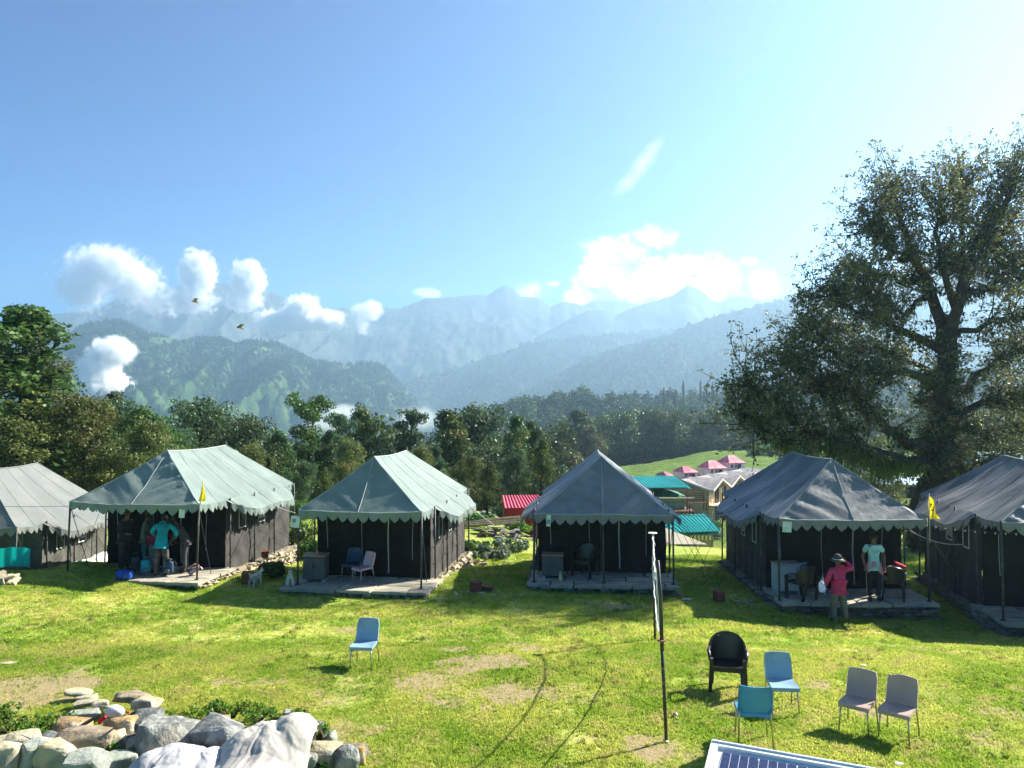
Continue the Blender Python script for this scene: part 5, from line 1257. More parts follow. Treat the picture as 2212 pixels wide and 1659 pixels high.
for i, (a, c2, w_, lb) in enumerate([(1866, 1440, .07, "crumpled white scrap of litter on the lawn above the mauve chairs"), (515, 1378, .05, "tiny white scrap on the left part of the lawn"), (1940, 1655, .09, "flat white scrap on the grass at the lower right"), (1440, 1606, .04, "white pebble at the foot of the near net pole")]):
    bm = rock(random.Random(i), w_, w_ * .7, .018, 12, 0, 0); o = link('litter', rock_mesh("litter", bm, M_white)); o.location = G(a, c2) + Vector((0, 0, .015)); tag(o, lb, 'litter')
# ------------------------------------------------------------------ solar panel in the foreground
M_alu = mat("aluminium_frame", (.78, .79, .78), rough=.35, metal=.3); M_cell = mat("solar_cell", (.012, .016, .055), (.02, .026, .08), 40, .18, spec=.6); M_bus = mat("busbar", (.55, .58, .62), rough=.4); M_bsheet = mat("panel_backsheet", (.66, .68, .68), rough=.4)
A = P(1537, 1603, 3.6); B = P(1915, 1670, 3.325); C_ = P(1523, 1659, 3.4)
ex = (B - A).normalized(); ey = (C_ - A); ey = (ey - ex * ey.dot(ex)).normalized(); ez = ex.cross(ey) * -1
if ez.z < 0: ez = -ez
R = Matrix((ex, -ey, ez)).transposed()
sp = thing('solar_panel', "solar panel with a white metal frame in the bottom foreground", 'solar panel', A); sp.rotation_euler = R.to_euler()
Wp, Hp = 1.62, .98; fr = .034
b = MB(); b.box((Wp / 2, -Hp / 2, -.012), (Wp - .02, Hp - .02, .008)); b.build('backsheet', M_bsheet, sp)
for nm, c, d in (('a', (Wp / 2, -fr / 2, -.01), (Wp, fr, .04)), ('b', (Wp / 2, -Hp + fr / 2, -.01), (Wp, fr, .04)), ('c', (fr / 2, -Hp / 2, -.0102), (fr, Hp - 2 * fr, .04)), ('d', (Wp - fr / 2, -Hp / 2, -.0102), (fr, Hp - 2 * fr, .04))):
    b = MB(); b.box(c, d); 
    if nm == 'a': b.box((Wp / 2, -.008, .014), (Wp - .01, .008, .008))
    b.build('frame_rail', M_alu, sp)
cell = MB(); cell.box((0, 0, 0), (.1555, .155, .003)); cm_ = cell.mesh('cell', M_cell)
bb = MB()
for k in range(-1, 2): bb.box((k * .039 + .0, 0, .0022), (.0016, .155, .001))
bb.box((-.0585 - .019 + .0, 0, .0022), (.0012, .155, .001)); bm_ = bb.mesh('busbar', M_bus)
for i in range(9):
    for j in range(5):
        o = put('cell', cm_, sp, (.045 + .012 + .0775 + i * .161, -.062 - .0775 - j * .161, -.004)); q = put('busbar', bm_, o)
for x in (.15, Wp - .15):
    b = MB(); b.tube([(x, -.1, -.04), (x, -.1, -.6)], .018, 6)
    b.build('support_leg', M_post, sp)
b = MB(); b.box((Wp / 2, -.3, -.7), (Wp + 1, .9, .2)); 
ledge = thing('parapet', "grey concrete parapet carrying the solar panel below the frame", 'parapet', A); ledge.rotation_euler = R.to_euler(); b.build('ledge', mat("concrete", (.35, .34, .32), (.28, .27, .25), 4, .9), ledge)

# ------------------------------------------------------------------ net poles and net cords
pa = G(1440, 1602); pb = G(1415, 1382)
ta = P(1421, 1212, 10.4); tb = P(1410, 1152, 15.3)
pA = thing('net_pole', "near dark pole of the net, standing in the foreground lawn", 'pole', pa, 0, "poles of the lawn net"); pB = thing('net_pole', "far dark pole of the net with a white disc on top", 'pole', pb, 0, "poles of the lawn net")
M_pole = mat("dark_pole_paint", (.025, .025, .028), (.05, .04, .035), 6, .5, .3, 30); M_tape = mat("rust_tape", (.25, .12, .07), rough=.7)
v = ta - pa
b = MB(); b.tube([(0, 0, -.1), tuple(v * .3), tuple(v * .55)], .023, 8); b.build('lower_shaft', M_pole, pA, True)
b = MB(); b.tube([tuple(v * .5), tuple(v * .8 + Vector((.01, 0, 0))), tuple(v)], [.027, .027, .022], 8); b.build('upper_shaft', M_pole, pA, True)
b = MB(); b.tube([tuple(v * .555 + Vector((0, 0, 0))), tuple(v * .562)], .065, 12); b.build('collar_plate', M_tape, pA)
for f in (.32, .40): b = MB(); b.tube([tuple(v * f), tuple(v * (f + .01))], .026, 8); b.build('tape_band', M_tape, pA)
v = tb - pb; b = MB(); b.tube([(0, 0, -.1), tuple(v * .5), tuple(v)], .024, 8); b.build('shaft', M_pole, pB, True)
b = MB(); b.tube([tuple(v), tuple(v + Vector((0, 0, .012)))], .09, 14); b.build('disc', M_white, pB)
net = thing('net', "slack white net cords hanging between the two dark poles", 'net', (0, 0, 0))
def cord(p, q, sag, n=24, wob=.02, sd=1):
    rg = random.Random(sd); return [p.lerp(q, k / n) + Vector((rg.uniform(-wob, wob), 0, -sag * 4 * (k / n) * (1 - k / n) + rg.uniform(-wob, wob))) for k in range(n + 1)]
M_cord = mat("white_net_cord", (.75, .75, .72), rough=.8)
c1 = cord(tb + Vector((.0, 0, -.03)), ta, .42, 28, .012, 2); 
lo_a = pa + (ta - pa) * .62; lo_b = pb + (tb - pb) * .55
c2_ = cord(lo_b, lo_a, .38, 28, .012, 3)
b = MB(); b.tube(c1, .013, 5); b.build('top_cord', M_cord, net, True); b = MB(); b.tube(c2_, .011, 5); b.build('bottom_cord', M_cord, net, True)
b = MB(); rg = random.Random(8)
for k in range(2, 27):
    p = c1[k]; L_ = rg.uniform(.04, .2); b.tube([p, p + Vector((rg.uniform(-.03, .03), rg.uniform(-.03, .03), -L_ * .5)), p + Vector((rg.uniform(-.06, .06), rg.uniform(-.05, .05), -L_))], .0035, 3)
    if k > 20 or k < 5: q = c2_[k]; b.tube([p, p.lerp(q, .5) + Vector((rg.uniform(-.06, .06), 0, 0)), q], .003, 3)
fo = b.build('net_thread', M_cord, net); fo['kind'] = 'stuff'

# ------------------------------------------------------------------ lines strung between the tents
def line_thing(pts, r, m, label, cat='rope', bulbs=0, group=None):
    b = MB(); b.tube(pts, r, 5); 
    if not bulbs:
        o = b.build('rope', m, None, True); return tag(o, label, cat, group)
    t = thing('string_light', label, 'string light', (0, 0, 0)); b.build('cable', m, t, True)
    for k in range(1, len(pts) - 1, bulbs):
        q = MB(); p = Vector(pts[k]); q.tube([p - Vector((0, 0, .002)), p - Vector((0, 0, .022)), p - Vector((0, 0, .045))], [.006, .018, .006], 6); q.build('bulb', M_cord, t)
    return t
def sagl(p, q, s, n=16): return [p.lerp(q, k / n) - Vector((0, 0, s * 4 * (k / n) * (1 - k / n))) for k in range(n + 1)]
GRP = "ropes strung between the tents"
line_thing(sagl(P(1013, 1092, 22.5), P(1068, 1135, 22.2), .02), .014, M_rope, "short pale rope slanting down from the second tent's right eave", group=GRP)
line_thing(sagl(P(1068, 1135, 22.2), P(1145, 1108, 20.2), .06), .012, M_rope, "pale rope rising to the centre tent's left eave", group=GRP)
line_thing(sagl(P(1440, 1106, 21), P(1606, 1105, 22), .12), .013, M_rope, "pale cable between the centre tent and the stone plinth tent above the teal roof", group=GRP)
line_thing(sagl(P(1964, 1145, 20.6), P(2080, 1176, 19.5), .12), .016, M_rope, "thick pale cable hanging beside the rightmost tent", group=GRP)
line_thing(sagl(P(1996, 1132, 18.75), P(2212, 1152, 17.6), .05, 40), .004, M_ropeD, "thin string of lights in front of the rightmost tent", bulbs=4)
line_thing(sagl(P(-10, 1094, 20.5), P(155, 1093, 20.6), .01), .006, M_ropeD, "thin dark line across the front of the pale grey tent", group=GRP)
line_thing(sagl(P(590, 1090, 23), P(637, 1108, 22.5), .03), .016, M_rope, "pale rope tied from the big tent's right flap to its rear post", group=GRP)
for i, (a, b2, c2, d2, s) in enumerate([((1090, 1130, 22), (1035, 1300, 19.5), "thin peg rope slanting left over the grass between second and centre tent", .004, 0), ((1120, 1120, 21), (1075, 1245, 20.5), "thin peg rope nearer the centre tent", .004, 0),
    ((1475, 1118, 20.5), (1556, 1295, 18.9), "guy line from the centre tent's right eave to the rusty tin", .006, 0), ((1520, 1145, 21), (1462, 1245, 20.5), "short guy line crossing behind the centre tent's right post", .005, 0),
    ((2000, 1150, 18.8), (2070, 1245, 18.0), "guy line from the yellow flag's post towards the rightmost tent", .006, 0), ((1296, 1105, 19.9), (1302, 1330, 17.2), "guy line dropping in front of the centre tent's middle post", .004, 0)]):
    line_thing([P(*a), P(*b2)], d2, M_ropeD, c2, group="guy lines pegged in the grass")
# ------------------------------------------------------------------ people and dogs
def skin(name, verts, edges, radii, m, sub=2, root=0, parent=None, ry=None):
    me = bpy.data.meshes.new(name); me.from_pydata([tuple(v) for v in verts], edges, []); o = bpy.data.objects.new(name, me); COL.objects.link(o)
    sm = o.modifiers.new("skin", 'SKIN'); sm.use_smooth_shade = True; sm.branch_smoothing = .6
    for i, r in enumerate(radii):
        r2 = r if not ry else ry[i]
        me.skin_vertices[0].data[i].radius = (r, r2 if r2 else r)
    me.skin_vertices[0].data[root].use_root = True
    sb = o.modifiers.new("sub", 'SUBSURF'); sb.levels = sub; sb.render_levels = sub
    dg = bpy.context.evaluated_depsgraph_get(); dg.update()
    nm = bpy.data.meshes.new_from_object(o.evaluated_get(dg)); bpy.data.objects.remove(o, do_unlink=True)
    nm.name = name; nm.materials.clear(); nm.materials.append(m); nm.polygons.foreach_set('use_smooth', [True] * len(nm.polygons))
    return link(name, nm, parent)
M_skin = mat("brown_skin", (.16, .085, .05), (.20, .11, .065), 8, .55); M_hair = mat("black_hair", (.012, .010, .009), (.03, .025, .02), 20, .5, .6, 60)
def hand(b, wrist, fwd, palm, L=.17, curl=.5):
    f = Vector(fwd).normalized(); pn = Vector(palm); pn = (pn - f * pn.dot(f)).normalized(); s = f.cross(pn)
    w = Vector(wrist); b.tube([w - f * .02, w + f * .03, w + f * .085], [.024, .036, .034], 8, flat=.5)
    for k, ln in enumerate((.068, .078, .074, .058)):
        o = w + f * .08 + s * (.027 - .018 * k); a = (f + pn * curl * .5).normalized(); c = (f + pn * curl * 1.6).normalized()
        b.tube([o, o + a * ln * .5, o + a * ln * .5 + c * ln * .5], [.0085, .008, .006], 5)
    o = w + f * .03 + s * .034; a = (f * .6 + s * .7 + pn * .3).normalized(); b.tube([o, o + a * .03, o + a * .03 + (f + pn * .4).normalized() * .03], [.011, .0095, .007], 5)
def person(label, loc, rz, J, top_m, leg_m, shoe_m, build=1.0, hat=None, hatm=None, long_sleeve=True, hood=False, hair_long=False, sk=None, extra=None, bag=None, loosen=1.0, hem=.0):
    """J: joints in metres, facing -y"""
    sk = sk or M_skin; t = thing('person', label, 'person', loc, rz, None); V3 = Vector; J = {k: V3(v) for k, v in J.items()}
    pel, wai, che, nec, hd = J['pel'], J['wai'], J['che'], J['nec'], J['hd']
    B = build
    vs = [pel, wai, che, nec, hd * .45 + nec * .55, hd + (hd - nec).normalized() * -.035, hd + (hd - nec).normalized() * .06]; rs = [.115 * B, .105 * B, .12 * B, .055, .05, .082, .07]; es = [(i, i + 1) for i in range(6)]
    def chain(a, pts, rr_):
        k = a
        for p, r in zip(pts, rr_): vs.append(p); rs.append(r); es.append((k, len(vs) - 1)); k = len(vs) - 1
    for s in 'lr':
        chain(2, [J['sh' + s], J['el' + s], J['wr' + s]], [.052 * B, .04 * B, .026])
        chain(0, [J['hi' + s], J['kn' + s], J['an' + s], J['to' + s] * .35 + J['an' + s] * .65 - V3((0, 0, .035)), J['to' + s]], [.085 * B, .056 * B, .038, .04, .03])
    body = skin('body', vs, es, rs, sk, 2, 0, t)
    # hands, nose, ears
    b = MB(); ff = J.get('face', V3((0, -1, 0))).normalized()
    for s in 'lr':
        d = (J['wr' + s] - J['el' + s]).normalized(); hand(b, J['wr' + s] + d * .01, d, J.get('palm' + s, V3((0, -1, .2))), curl=.8)
    sd = ff.cross(V3((0, 0, 1))).normalized()
    b.tube([hd + ff * .075 + V3((0, 0, .03)), hd + ff * .098, hd + ff * .08 - V3((0, 0, .012))], [.008, .013, .01], 6)
    for q in (-1, 1): b.tube([hd + sd * q * .082 + V3((0, 0, .02)), hd + sd * q * .09, hd + sd * q * .08 - V3((0, 0, .02))], [.012, .014, .01], 5, flat=.5)
    b.build('face_and_hands', sk, t, True)
    b = MB()
    for q in (-1, 1): b.box(hd + ff * .082 + sd * q * .032 + V3((0, 0, .03)), (.02, .008, .009))
    b.box(hd + ff * .086 - V3((0, 0, .035)), (.045, .006, .008)); b.build('eyes_and_mouth', M_hair, t)
    # clothes
    tv = [pel + V3((0, 0, -.05 - hem)), pel + V3((0, 0, .02)), wai, che, nec * .6 + che * .4]; tr = [.155 * B, .15 * B * loosen, .14 * B * loosen, .155 * B, .085]; te = [(i, i + 1) for i in range(4)]
    for s in 'lr':
        e_ = J['el' + s]; w_ = J['wr' + s]; k = len(tv)
        if long_sleeve: tv += [J['sh' + s], e_, w_.lerp(e_, .05)]; tr += [.075 * B, .062 * B, .046 * B]; te += [(3, k), (k, k + 1), (k + 1, k + 2)]
        else: tv += [J['sh' + s], J['sh' + s].lerp(e_, .62)]; tr += [.075 * B, .07 * B]; te += [(3, k), (k, k + 1)]
    skin('top', tv, te, tr, top_m, 2, 1, t)
    lv = [pel + V3((0, 0, .03)), pel + V3((0, 0, -.06))]; lr_ = [.125 * B, .13 * B]; le = [(0, 1)]
    for s in 'lr':
        k = len(lv); lv += [J['hi' + s] - V3((0, 0, .06)), J['hi' + s].lerp(J['kn' + s], .5), J['kn' + s], J['kn' + s].lerp(J['an' + s], .5), J['an' + s] + V3((0, 0, .03))]; lr_ += [.10 * B, .092 * B, .078 * B, .068 * B, .06]
        le += [(1, k), (k, k + 1), (k + 1, k + 2), (k + 2, k + 3), (k + 3, k + 4)]
    skin('trousers', lv, le, lr_, leg_m, 2, 0, t)
    for s in 'lr':
        skin('shoe', [J['an' + s] + V3((0, .02, -.02)), J['an' + s] * .6 + J['to' + s] * .4 - V3((0, 0, .012)), J['to' + s] + (J['to' + s] - J['an' + s]).normalized() * .01], [(0, 1), (1, 2)], [.056, .05, .04], shoe_m, 1, 0, t)
    up = (hd - nec).normalized()
    if hat is None or hat == 'cap' or hair_long:
        q = [hd + up * .075 - ff * .01, hd + up * .03 - ff * .035, hd - up * .05 - ff * .05] + ([nec - ff * .09 + V3((0, 0, -.08))] if hair_long else [])
        skin('hair', q, [(i, i + 1) for i in range(len(q) - 1)], [.075, .09, .065] + ([.05] if hair_long else []), M_hair, 2, 1, t)
    if hat == 'cap':
        skin('cap', [hd + up * .05 - ff * .01, hd + up * .1], [(0, 1)], [.1, .07], hatm, 2, 0, t)
        b = MB(); c = hd + up * .06 + ff * .09; b.tube([c, c + ff * .05 - up * .01, c + ff * .09 - up * .025], [.075, .07, .04], 10, flat=.15); b.build('cap_peak', hatm, t, True)
    if hat == 'brim':
        skin('hat', [hd + up * .04, hd + up * .12, hd + up * .17], [(0, 1), (1, 2)], [.108, .095, .05], hatm, 2, 0, t)
        b = MB(); n = 24; c = hd + up * .035; sd2 = ff.cross(up).normalized()
        V_ = [c + (ff * math.cos(a) + sd2 * math.sin(a)) * r - up * z for r, z in ((.10, -.01), (.175, .022), (.172, .03), (.10, .0)) for a in [2 * math.pi * k / n for k in range(n)]]
        b.add(V_, [(i * n + k, i * n + (k + 1) % n, (i + 1) * n + (k + 1) % n, (i + 1) * n + k) for i in range(3) for k in range(n)]); b.build('hat_brim', hatm, t, True)
        b = MB(); b.tube([c + (ff * math.cos(a) + sd2 * math.sin(a)) * .112 + up * .01 for a in [2 * math.pi * k / 16 for k in range(17)]], .008, 4); b.build('hat_band', M_card, t)
    if hood: skin('hood', [nec - ff * .07 + V3((-.07, 0, .01)), nec - ff * .12 + V3((0, 0, -.05)), nec - ff * .07 + V3((.07, 0, .01))], [(0, 1), (1, 2)], [.05, .075, .05], top_m, 2, 1, t)
    return t
def stand(h=1.6, fw=0.0, arms=None, sp=.10, twist=0, **k):
    """standing joints scaled to height h, bending forward by fw (rad)"""
    s = h / 1.7; c, n = math.cos(fw), math.sin(fw)
    def up(z, x=0, y=0): # upper body rotated forwards about the pelvis (facing -y)
        dz = z - .92; return (x * s, (-dz * n + y * c) * s, (.92 + dz * c + y * n) * s)
    J = dict(pel=(0, 0, .92 * s), wai=up(1.08), che=up(1.32), nec=up(1.48), hd=up(1.61, 0, -.02), shl=up(1.41, .165), shr=up(1.41, -.165))
    for sgn, q in ((1, 'l'), (-1, 'r')):
        J['hi' + q] = (sgn * .09 * s, 0, .86 * s); J['kn' + q] = (sgn * (.09 + sp * .3) * s, -.03 * s, .47 * s); J['an' + q] = (sgn * sp * s, .0, .085 * s); J['to' + q] = (sgn * (sp + .02) * s, -.15 * s, .03 * s)
        J['el' + q] = up(1.13, sgn * .22, .03); J['wr' + q] = up(.90, sgn * .23, -.06)
    J.update(k); return J
def CM(name, c, c2=None, **k): return mat(name, c, c2 or tuple(x * .8 for x in c), 6, .85, .5, 12, **k)
M_teal = CM("teal_puffer", (.0, .36, .42)); M_blackc = CM("black_cloth", (.018, .018, .02)); M_greyc = CM("grey_cloth", (.10, .13, .13)); M_pinkc = CM("crimson_fleece", (.50, .035, .12)); M_dshoe = CM("dark_shoe", (.03, .03, .03))
M_mint = CM("mint_tshirt", (.40, .68, .60)); M_olive = CM("olive_trousers", (.13, .15, .11)); M_rose = CM("rose_jacket", (.70, .24, .30)); M_capw = CM("pale_cap", (.5, .6, .66)); M_hatc = CM("dark_felt", (.07, .055, .05)); M_dteal = CM("dark_teal_cloth", (.03, .12, .14))
ph2 = T[2].rotation_euler.z
# teal jacket, back to the camera, bent over the luggage
J = stand(1.66, .42, sp=.13, ell=(.33, -.22, 1.13), wrl=(.20, -.46, .98), elr=(-.36, -.16, 1.12), wrr=(-.18, -.42, .90), hd=(0, -.52, 1.33))
p = person("person in a teal padded jacket seen from behind, bending over the luggage", tl(2, .62, .30, .0) , math.pi + .1, J, M_teal, CM("charcoal_trousers", (.035, .035, .038), (.10, .10, .10)), M_dshoe, 1.08, hood=True, hem=.03)
qb = MB()
for k in range(9):
    z = .98 + k * .05; f_ = (z - .85) * .38; qb.tube([(x, -f_ + .165 - abs(x) * .45 * abs(x) * 3, z) for x in (-.16, -.08, 0, .08, .16)], .004, 4)
qb.build('quilt_seam', M_dteal, p)
# crimson top with pale cap, leaning right
J = stand(1.62, .5, sp=.15, ell=(.2, -.35, 1.0), wrl=(.12, -.52, .86), elr=(-.2, -.34, 1.0), wrr=(-.1, -.5, .84)); J['face'] = Vector((0, -.8, -.5))
p = person("person in a dark crimson top and pale cap leaning over the bags", tl(2, .12, .75, 0), math.radians(80), J, CM("dim_crimson", (.20, .012, .05)), M_greyc, M_dshoe, 1.0, 'cap', M_capw)
skin('waist_bundle', [(.05, .12, .95), (-.08, .14, .93)], [(0, 1)], [.09, .07], M_pinkc, 2, 0, p)
J = stand(1.62, .1, sp=.1, ell=(.24, -.1, 1.1), wrl=(.16, -.3, 1.05)); person("person in a grey green shirt standing deep in the big tent's porch", tl(2, -.28, .95, 0), math.radians(100), J, CM("grey_green_shirt", (.12, .17, .16)), M_dteal, M_dshoe, .95)
J = stand(1.72, .12, sp=.1, elr=(-.26, -.05, 1.15), wrr=(-.2, -.28, 1.1)); person("dark clothed person at the left side of the big tent's porch", tl(2, -.62, .55, 0), math.radians(70), J, M_blackc, M_blackc, M_dshoe, 1.1)
J = stand(1.62, .55, sp=.12, ell=(.2, -.3, .95), wrl=(.15, -.5, .75), elr=(-.2, -.3, .95), wrr=(-.15, -.5, .78)); person("dark clothed person stooping to the right of the teal jacket", tl(2, 1.02, .85, 0), math.radians(-80), J, CM("dim_grey_top", (.05, .05, .055)), CM("dim_grey_legs", (.06, .06, .065)), M_dshoe, .95)
# stone plinth porch
J = stand(1.62, 0, sp=.10, ell=(.25, .02, 1.08), wrl=(.22, -.08, .84), elr=(-.25, .05, 1.06), wrr=(-.2, -.03, .82)); J['face'] = Vector((.15, -1, 0))
p = person("person in a mint green printed t-shirt with a pink jacket tied round the waist", tl(5, .52, .05, .0), T[5].rotation_euler.z + math.radians(-8), J, M_mint, CM("black_track_trousers", (.015, .015, .017)), M_dshoe, .95, None, long_sleeve=False)
skin('tied_jacket', [(-.13, .02, .97), (0, -.1, .99), (.13, .02, .97), (0, .12, .97), (.02, -.15, .86), (.12, -.13, .74), (-.08, -.13, .82), (-.14, -.10, .70), (.19, -.05, .66)], [(0, 1), (1, 2), (2, 3), (3, 0), (1, 4), (2, 5), (1, 6), (0, 7), (5, 8)], [.065, .06, .065, .06, .045, .05, .04, .04, .035], M_rose, 2, 0, p)
b = MB()
rg = random.Random(4)
for k in range(9):
    x = -.09 + .02 * k; z = 1.24 + .02 * math.sin(k * 2.1); b.tube([(x, -.142, z), (x + .012, -.147, z + rg.uniform(-.02, .03)), (x + .024, -.147, z + rg.uniform(-.01, .015))], .0045, 4)
b.tube([(-.04, -.145, 1.2), (.02, -.148, 1.195), (.06, -.146, 1.21)], .004, 4); b.build('shirt_print', mat("shirt_print", (.05, .08, .16)), p)
for q in (-1, 1): b = MB(); b.tube([(q * .17, 0, .84), (q * .185, -.02, .5), (q * .165, .0, .12)], .006, 4); b.build('trouser_stripe', M_card, p)
gp = Vector((7.73, 18.1, gz(7.73, 18.1)))
J = stand(1.52, .03, sp=.14, elr=(-.34, .0, 1.26), wrr=(-.21, -.13, 1.42), ell=(.27, .0, 1.0), wrl=(.28, -.1, .86)); J['anr'] = (-.17, .02, .08); J['tor'] = (-.26, -.12, .03); J['palmr'] = (0, 0, 1)
p = person("person in a crimson fleece and brimmed hat seen from behind before the stone plinth", gp, math.pi, J, M_pinkc, M_olive, M_dshoe, 1.06, 'brim', M_hatc, hood=True, loosen=1.05, hem=.0)
p.rotation_euler.z = math.pi
# mirror note: facing away, the raised arm shows on the right
# trekking poles held up
b = MB(); b.tube([(.28, -.12, .84), (.33, -.22, .95), (.38, -.30, 1.02)], .008, 5); b.build('trekking_pole', M_post, p)
wb = G(1806, 1329)
pc = P(1775, 1268, 17.55)
bag = thing('plastic_bag', "white and blue plastic bag hanging from the crimson fleece person's left hand", 'bag', pc)
skin('body', [(0, 0, .15), (0, 0, .02), (.01, 0, -.12)], [(0, 1), (1, 2)], [.03, .075, .085], mat("bag_plastic", (.62, .68, .78), (.5, .58, .75), 5, .35, .8, 15, trans=.3), 2, 1, bag)
b = MB(); b.tube([(.02, -.09, .1), (.07, -.08, -.04), (-.01, -.1, -.08), (.05, -.08, -.15)], .01, 5); b.build('blue_stripe', mat("bag_print", (.05, .12, .5)), bag)
b = MB(); b.tube([(0, 0, .14), (.02, .0, .27), (.05, 0, .14)], .005, 4); b.build('handle', M_card, bag)
# ---- bags
def rucksack(label, loc, rz, m, m2, s=1.0, lying=False):
    t = thing('rucksack', label, 'rucksack', loc, rz, None); t.scale = (s, s, s)
    if lying: t.rotation_euler = (1.35, 0, rz)
    skin('body', [(0, 0, .08), (0, 0, .28), (0, 0, .50)], [(0, 1), (1, 2)], [.14, .16, .12], m, 2, 1, t, [.10, .12, .09]); skin('front_pocket', [(0, -.12, .1), (0, -.12, .26)], [(0, 1)], [.10, .09], m2, 2, 0, t, [.05, .05])
    skin('top_lid', [(0, -.02, .53), (0, .0, .58)], [(0, 1)], [.13, .1], m2, 2, 0, t, [.1, .07])
    for q in (-1, 1): b = MB(); b.tube([(q * .08, .09, .5), (q * .1, .2, .38), (q * .09, .12, .1)], .018, 6, flat=.4); b.build('strap', m2, t, True)
    return t
rucksack("teal rucksack standing on the slab before the crimson top person", tl(2, .22, .25, .0), .4, CM("teal_pack", (.0, .22, .30)), M_dteal, .9)
rucksack("dark rucksack on the left of the big tent's porch", tl(2, -.1, .3, 0), 1.2, CM("dark_pack", (.02, .03, .045)), M_blackc, 1.05)
rucksack("dark blue rucksack leaning behind the teal jacket person", tl(2, .85, .35, 0), -.3, CM("navy_pack", (.03, .06, .12)), M_greyc, .8)
rucksack("black and pink rucksack lying on the sunlit flagstones", tl(2, 1.28, .38, .10), 1.9, CM("black_pink_pack", (.04, .035, .04), (.35, .25, .28)), CM("pale_pink_trim", (.6, .35, .38)), .75, True)
rucksack("rucksack with a bright blue cover on the left armchair of the stone plinth porch", tl(5, -1.15, .12, .42), .2, CM("slate_pack", (.06, .08, .09)), CM("sky_blue_cover", (.02, .28, .52)), .85)
roll = thing('bedding_roll', "bright blue tied bundle lying on the slab edge before the big tent", 'bundle', tl(2, -.02, -.28, .13), .15)
skin('body', [(-.22, 0, 0), (0, 0, .01), (.2, 0, 0)], [(0, 1), (1, 2)], [.12, .14, .11], mat("blue_bag", (.01, .10, .55), (.01, .07, .4), 5, .45, .8, 14), 2, 1, roll)
b = MB()
for x in (-.14, -.02, .12): b.tube([(x + .02 * math.sin(a), .142 * math.cos(a), .146 * math.sin(a)) for a in [k * .393 for k in range(17)]], .007, 4)
b.build('cord', M_blackc, roll)
cl = thing('clothes_heap', "heap of grey and red clothes thrown over the right armchair", 'clothes', tl(5, 1.05, .22, .62), 0)
skin('grey_jacket', [(-.28, -.02, .02), (-.1, 0, .10), (.12, .05, .12), (-.2, -.15, -.12)], [(0, 1), (1, 2), (0, 3)], [.08, .11, .1, .06], CM("grey_jacket", (.12, .11, .11)), 2, 1, cl)
skin('red_jacket', [(.05, .05, .22), (.2, .04, .20), (.3, 0, .08)], [(0, 1), (1, 2)], [.08, .1, .05], CM("red_jacket", (.6, .02, .06)), 2, 1, cl); skin('blue_cloth', [(.3, -.03, .02), (.31, -.04, -.05)], [(0, 1)], [.04, .03], mat("blue_cloth", (.1, .3, .7)), 2, 0, cl)
# ---- dogs
def dog(label, loc, rz, sitting, s=1.0):
    t = thing('dog', label, 'dog', loc, rz, "small white dogs"); t.scale = (s, s, s); V3 = Vector
    Mf = mat("white_fur", (.62, .58, .50), (.48, .44, .37), 7, .9, 1.2, 40)
    if sitting:
        v = [(0, .10, .11), (0, .05, .2), (0, -.02, .29), (0, -.06, .36), (0, -.09, .42), (0, -.17, .40)]; r = [.085, .085, .075, .05, .062, .03]; e = [(i, i + 1) for i in range(5)]
        def ch(a, pts, rr_):
            k = a
            for p_, q in zip(pts, rr_): v.append(p_); r.append(q); e.append((k, len(v) - 1)); k = len(v) - 1
        for q in (-1, 1):
            ch(2, [(q * .06, -.06, .22), (q * .055, -.05, .12), (q * .055, -.06, .02), (q * .055, -.09, .012)], [.035, .022, .018, .018])
            ch(0, [(q * .085, .04, .1), (q * .09, -.02, .05), (q * .09, .02, .02), (q * .09, -.05, .015)], [.05, .035, .02, .018])
        ch(0, [(.02, .2, .05), (.03, .3, .07), (.02, .36, .12)], [.025, .02, .014]); hd = V3((0, -.09, .42)); mz = V3((0, -.17, .40)); 
    else:
        v = [(0, .17, .30), (0, .05, .29), (0, -.1, .30), (0, -.18, .34), (0, -.24, .40), (0, -.33, .385)]; r = [.07, .078, .085, .055, .062, .032]; e = [(i, i + 1) for i in range(5)]
        def ch(a, pts, rr_):
            k = a
            for p_, q in zip(pts, rr_): v.append(p_); r.append(q); e.append((k, len(v) - 1)); k = len(v) - 1
        for q in (-1, 1):
            ch(2, [(q * .06, -.12, .2), (q * .06, -.11, .1), (q * .06, -.12, .02), (q * .06, -.15, .014)], [.034, .02, .017, .017])
            ch(0, [(q * .065, .14, .2), (q * .07, .2, .11), (q * .07, .18, .02), (q * .07, .15, .014)], [.045, .022, .017, .017])
        ch(0, [(0, .25, .36), (0, .28, .42)], [.025, .016]); hd = V3((0, -.24, .40)); mz = V3((0, -.33, .385))
    skin('body', v, e, r, Mf, 2, 1, t)
    Md = mat("dark_ear", (.12, .09, .07), (.3, .27, .22), 6, .9)
    for q in (-1, 1): b = MB(); b.tube([hd + V3((q * .045, .01, .045)), hd + V3((q * .07, -.0, .02)), hd + V3((q * .072, -.012, -.02))], [.014, .02, .006], 6, flat=.4); b.build('ear', Md, t, True)
    b = MB(); d = (mz - hd).normalized(); b.tube([mz + d * .022, mz + d * .038], .011, 6)
    for q in (-1, 1): b.box(hd + V3((q * .026, -.052, .018)), (.012, .01, .012))
    b.build('nose_and_eyes', M_hair, t)
    b = MB(); c = V3((0, -.045, .335)) if sitting else V3((0, -.19, .35)); b.tube([c + V3((math.cos(a) * .055, math.sin(a) * .045, 0)) for a in [k * .524 for k in range(13)]], .008, 4); b.build('collar', M_blackc, t)
    return t
dog("standing white dog seen from behind beside the brown tin", G(553, 1268), math.radians(160), False, 1.0)
dog("sitting white dog with dark ears at the left end of the second porch", tl(3, -1.80, -.14, .0), math.radians(20), True, .95)
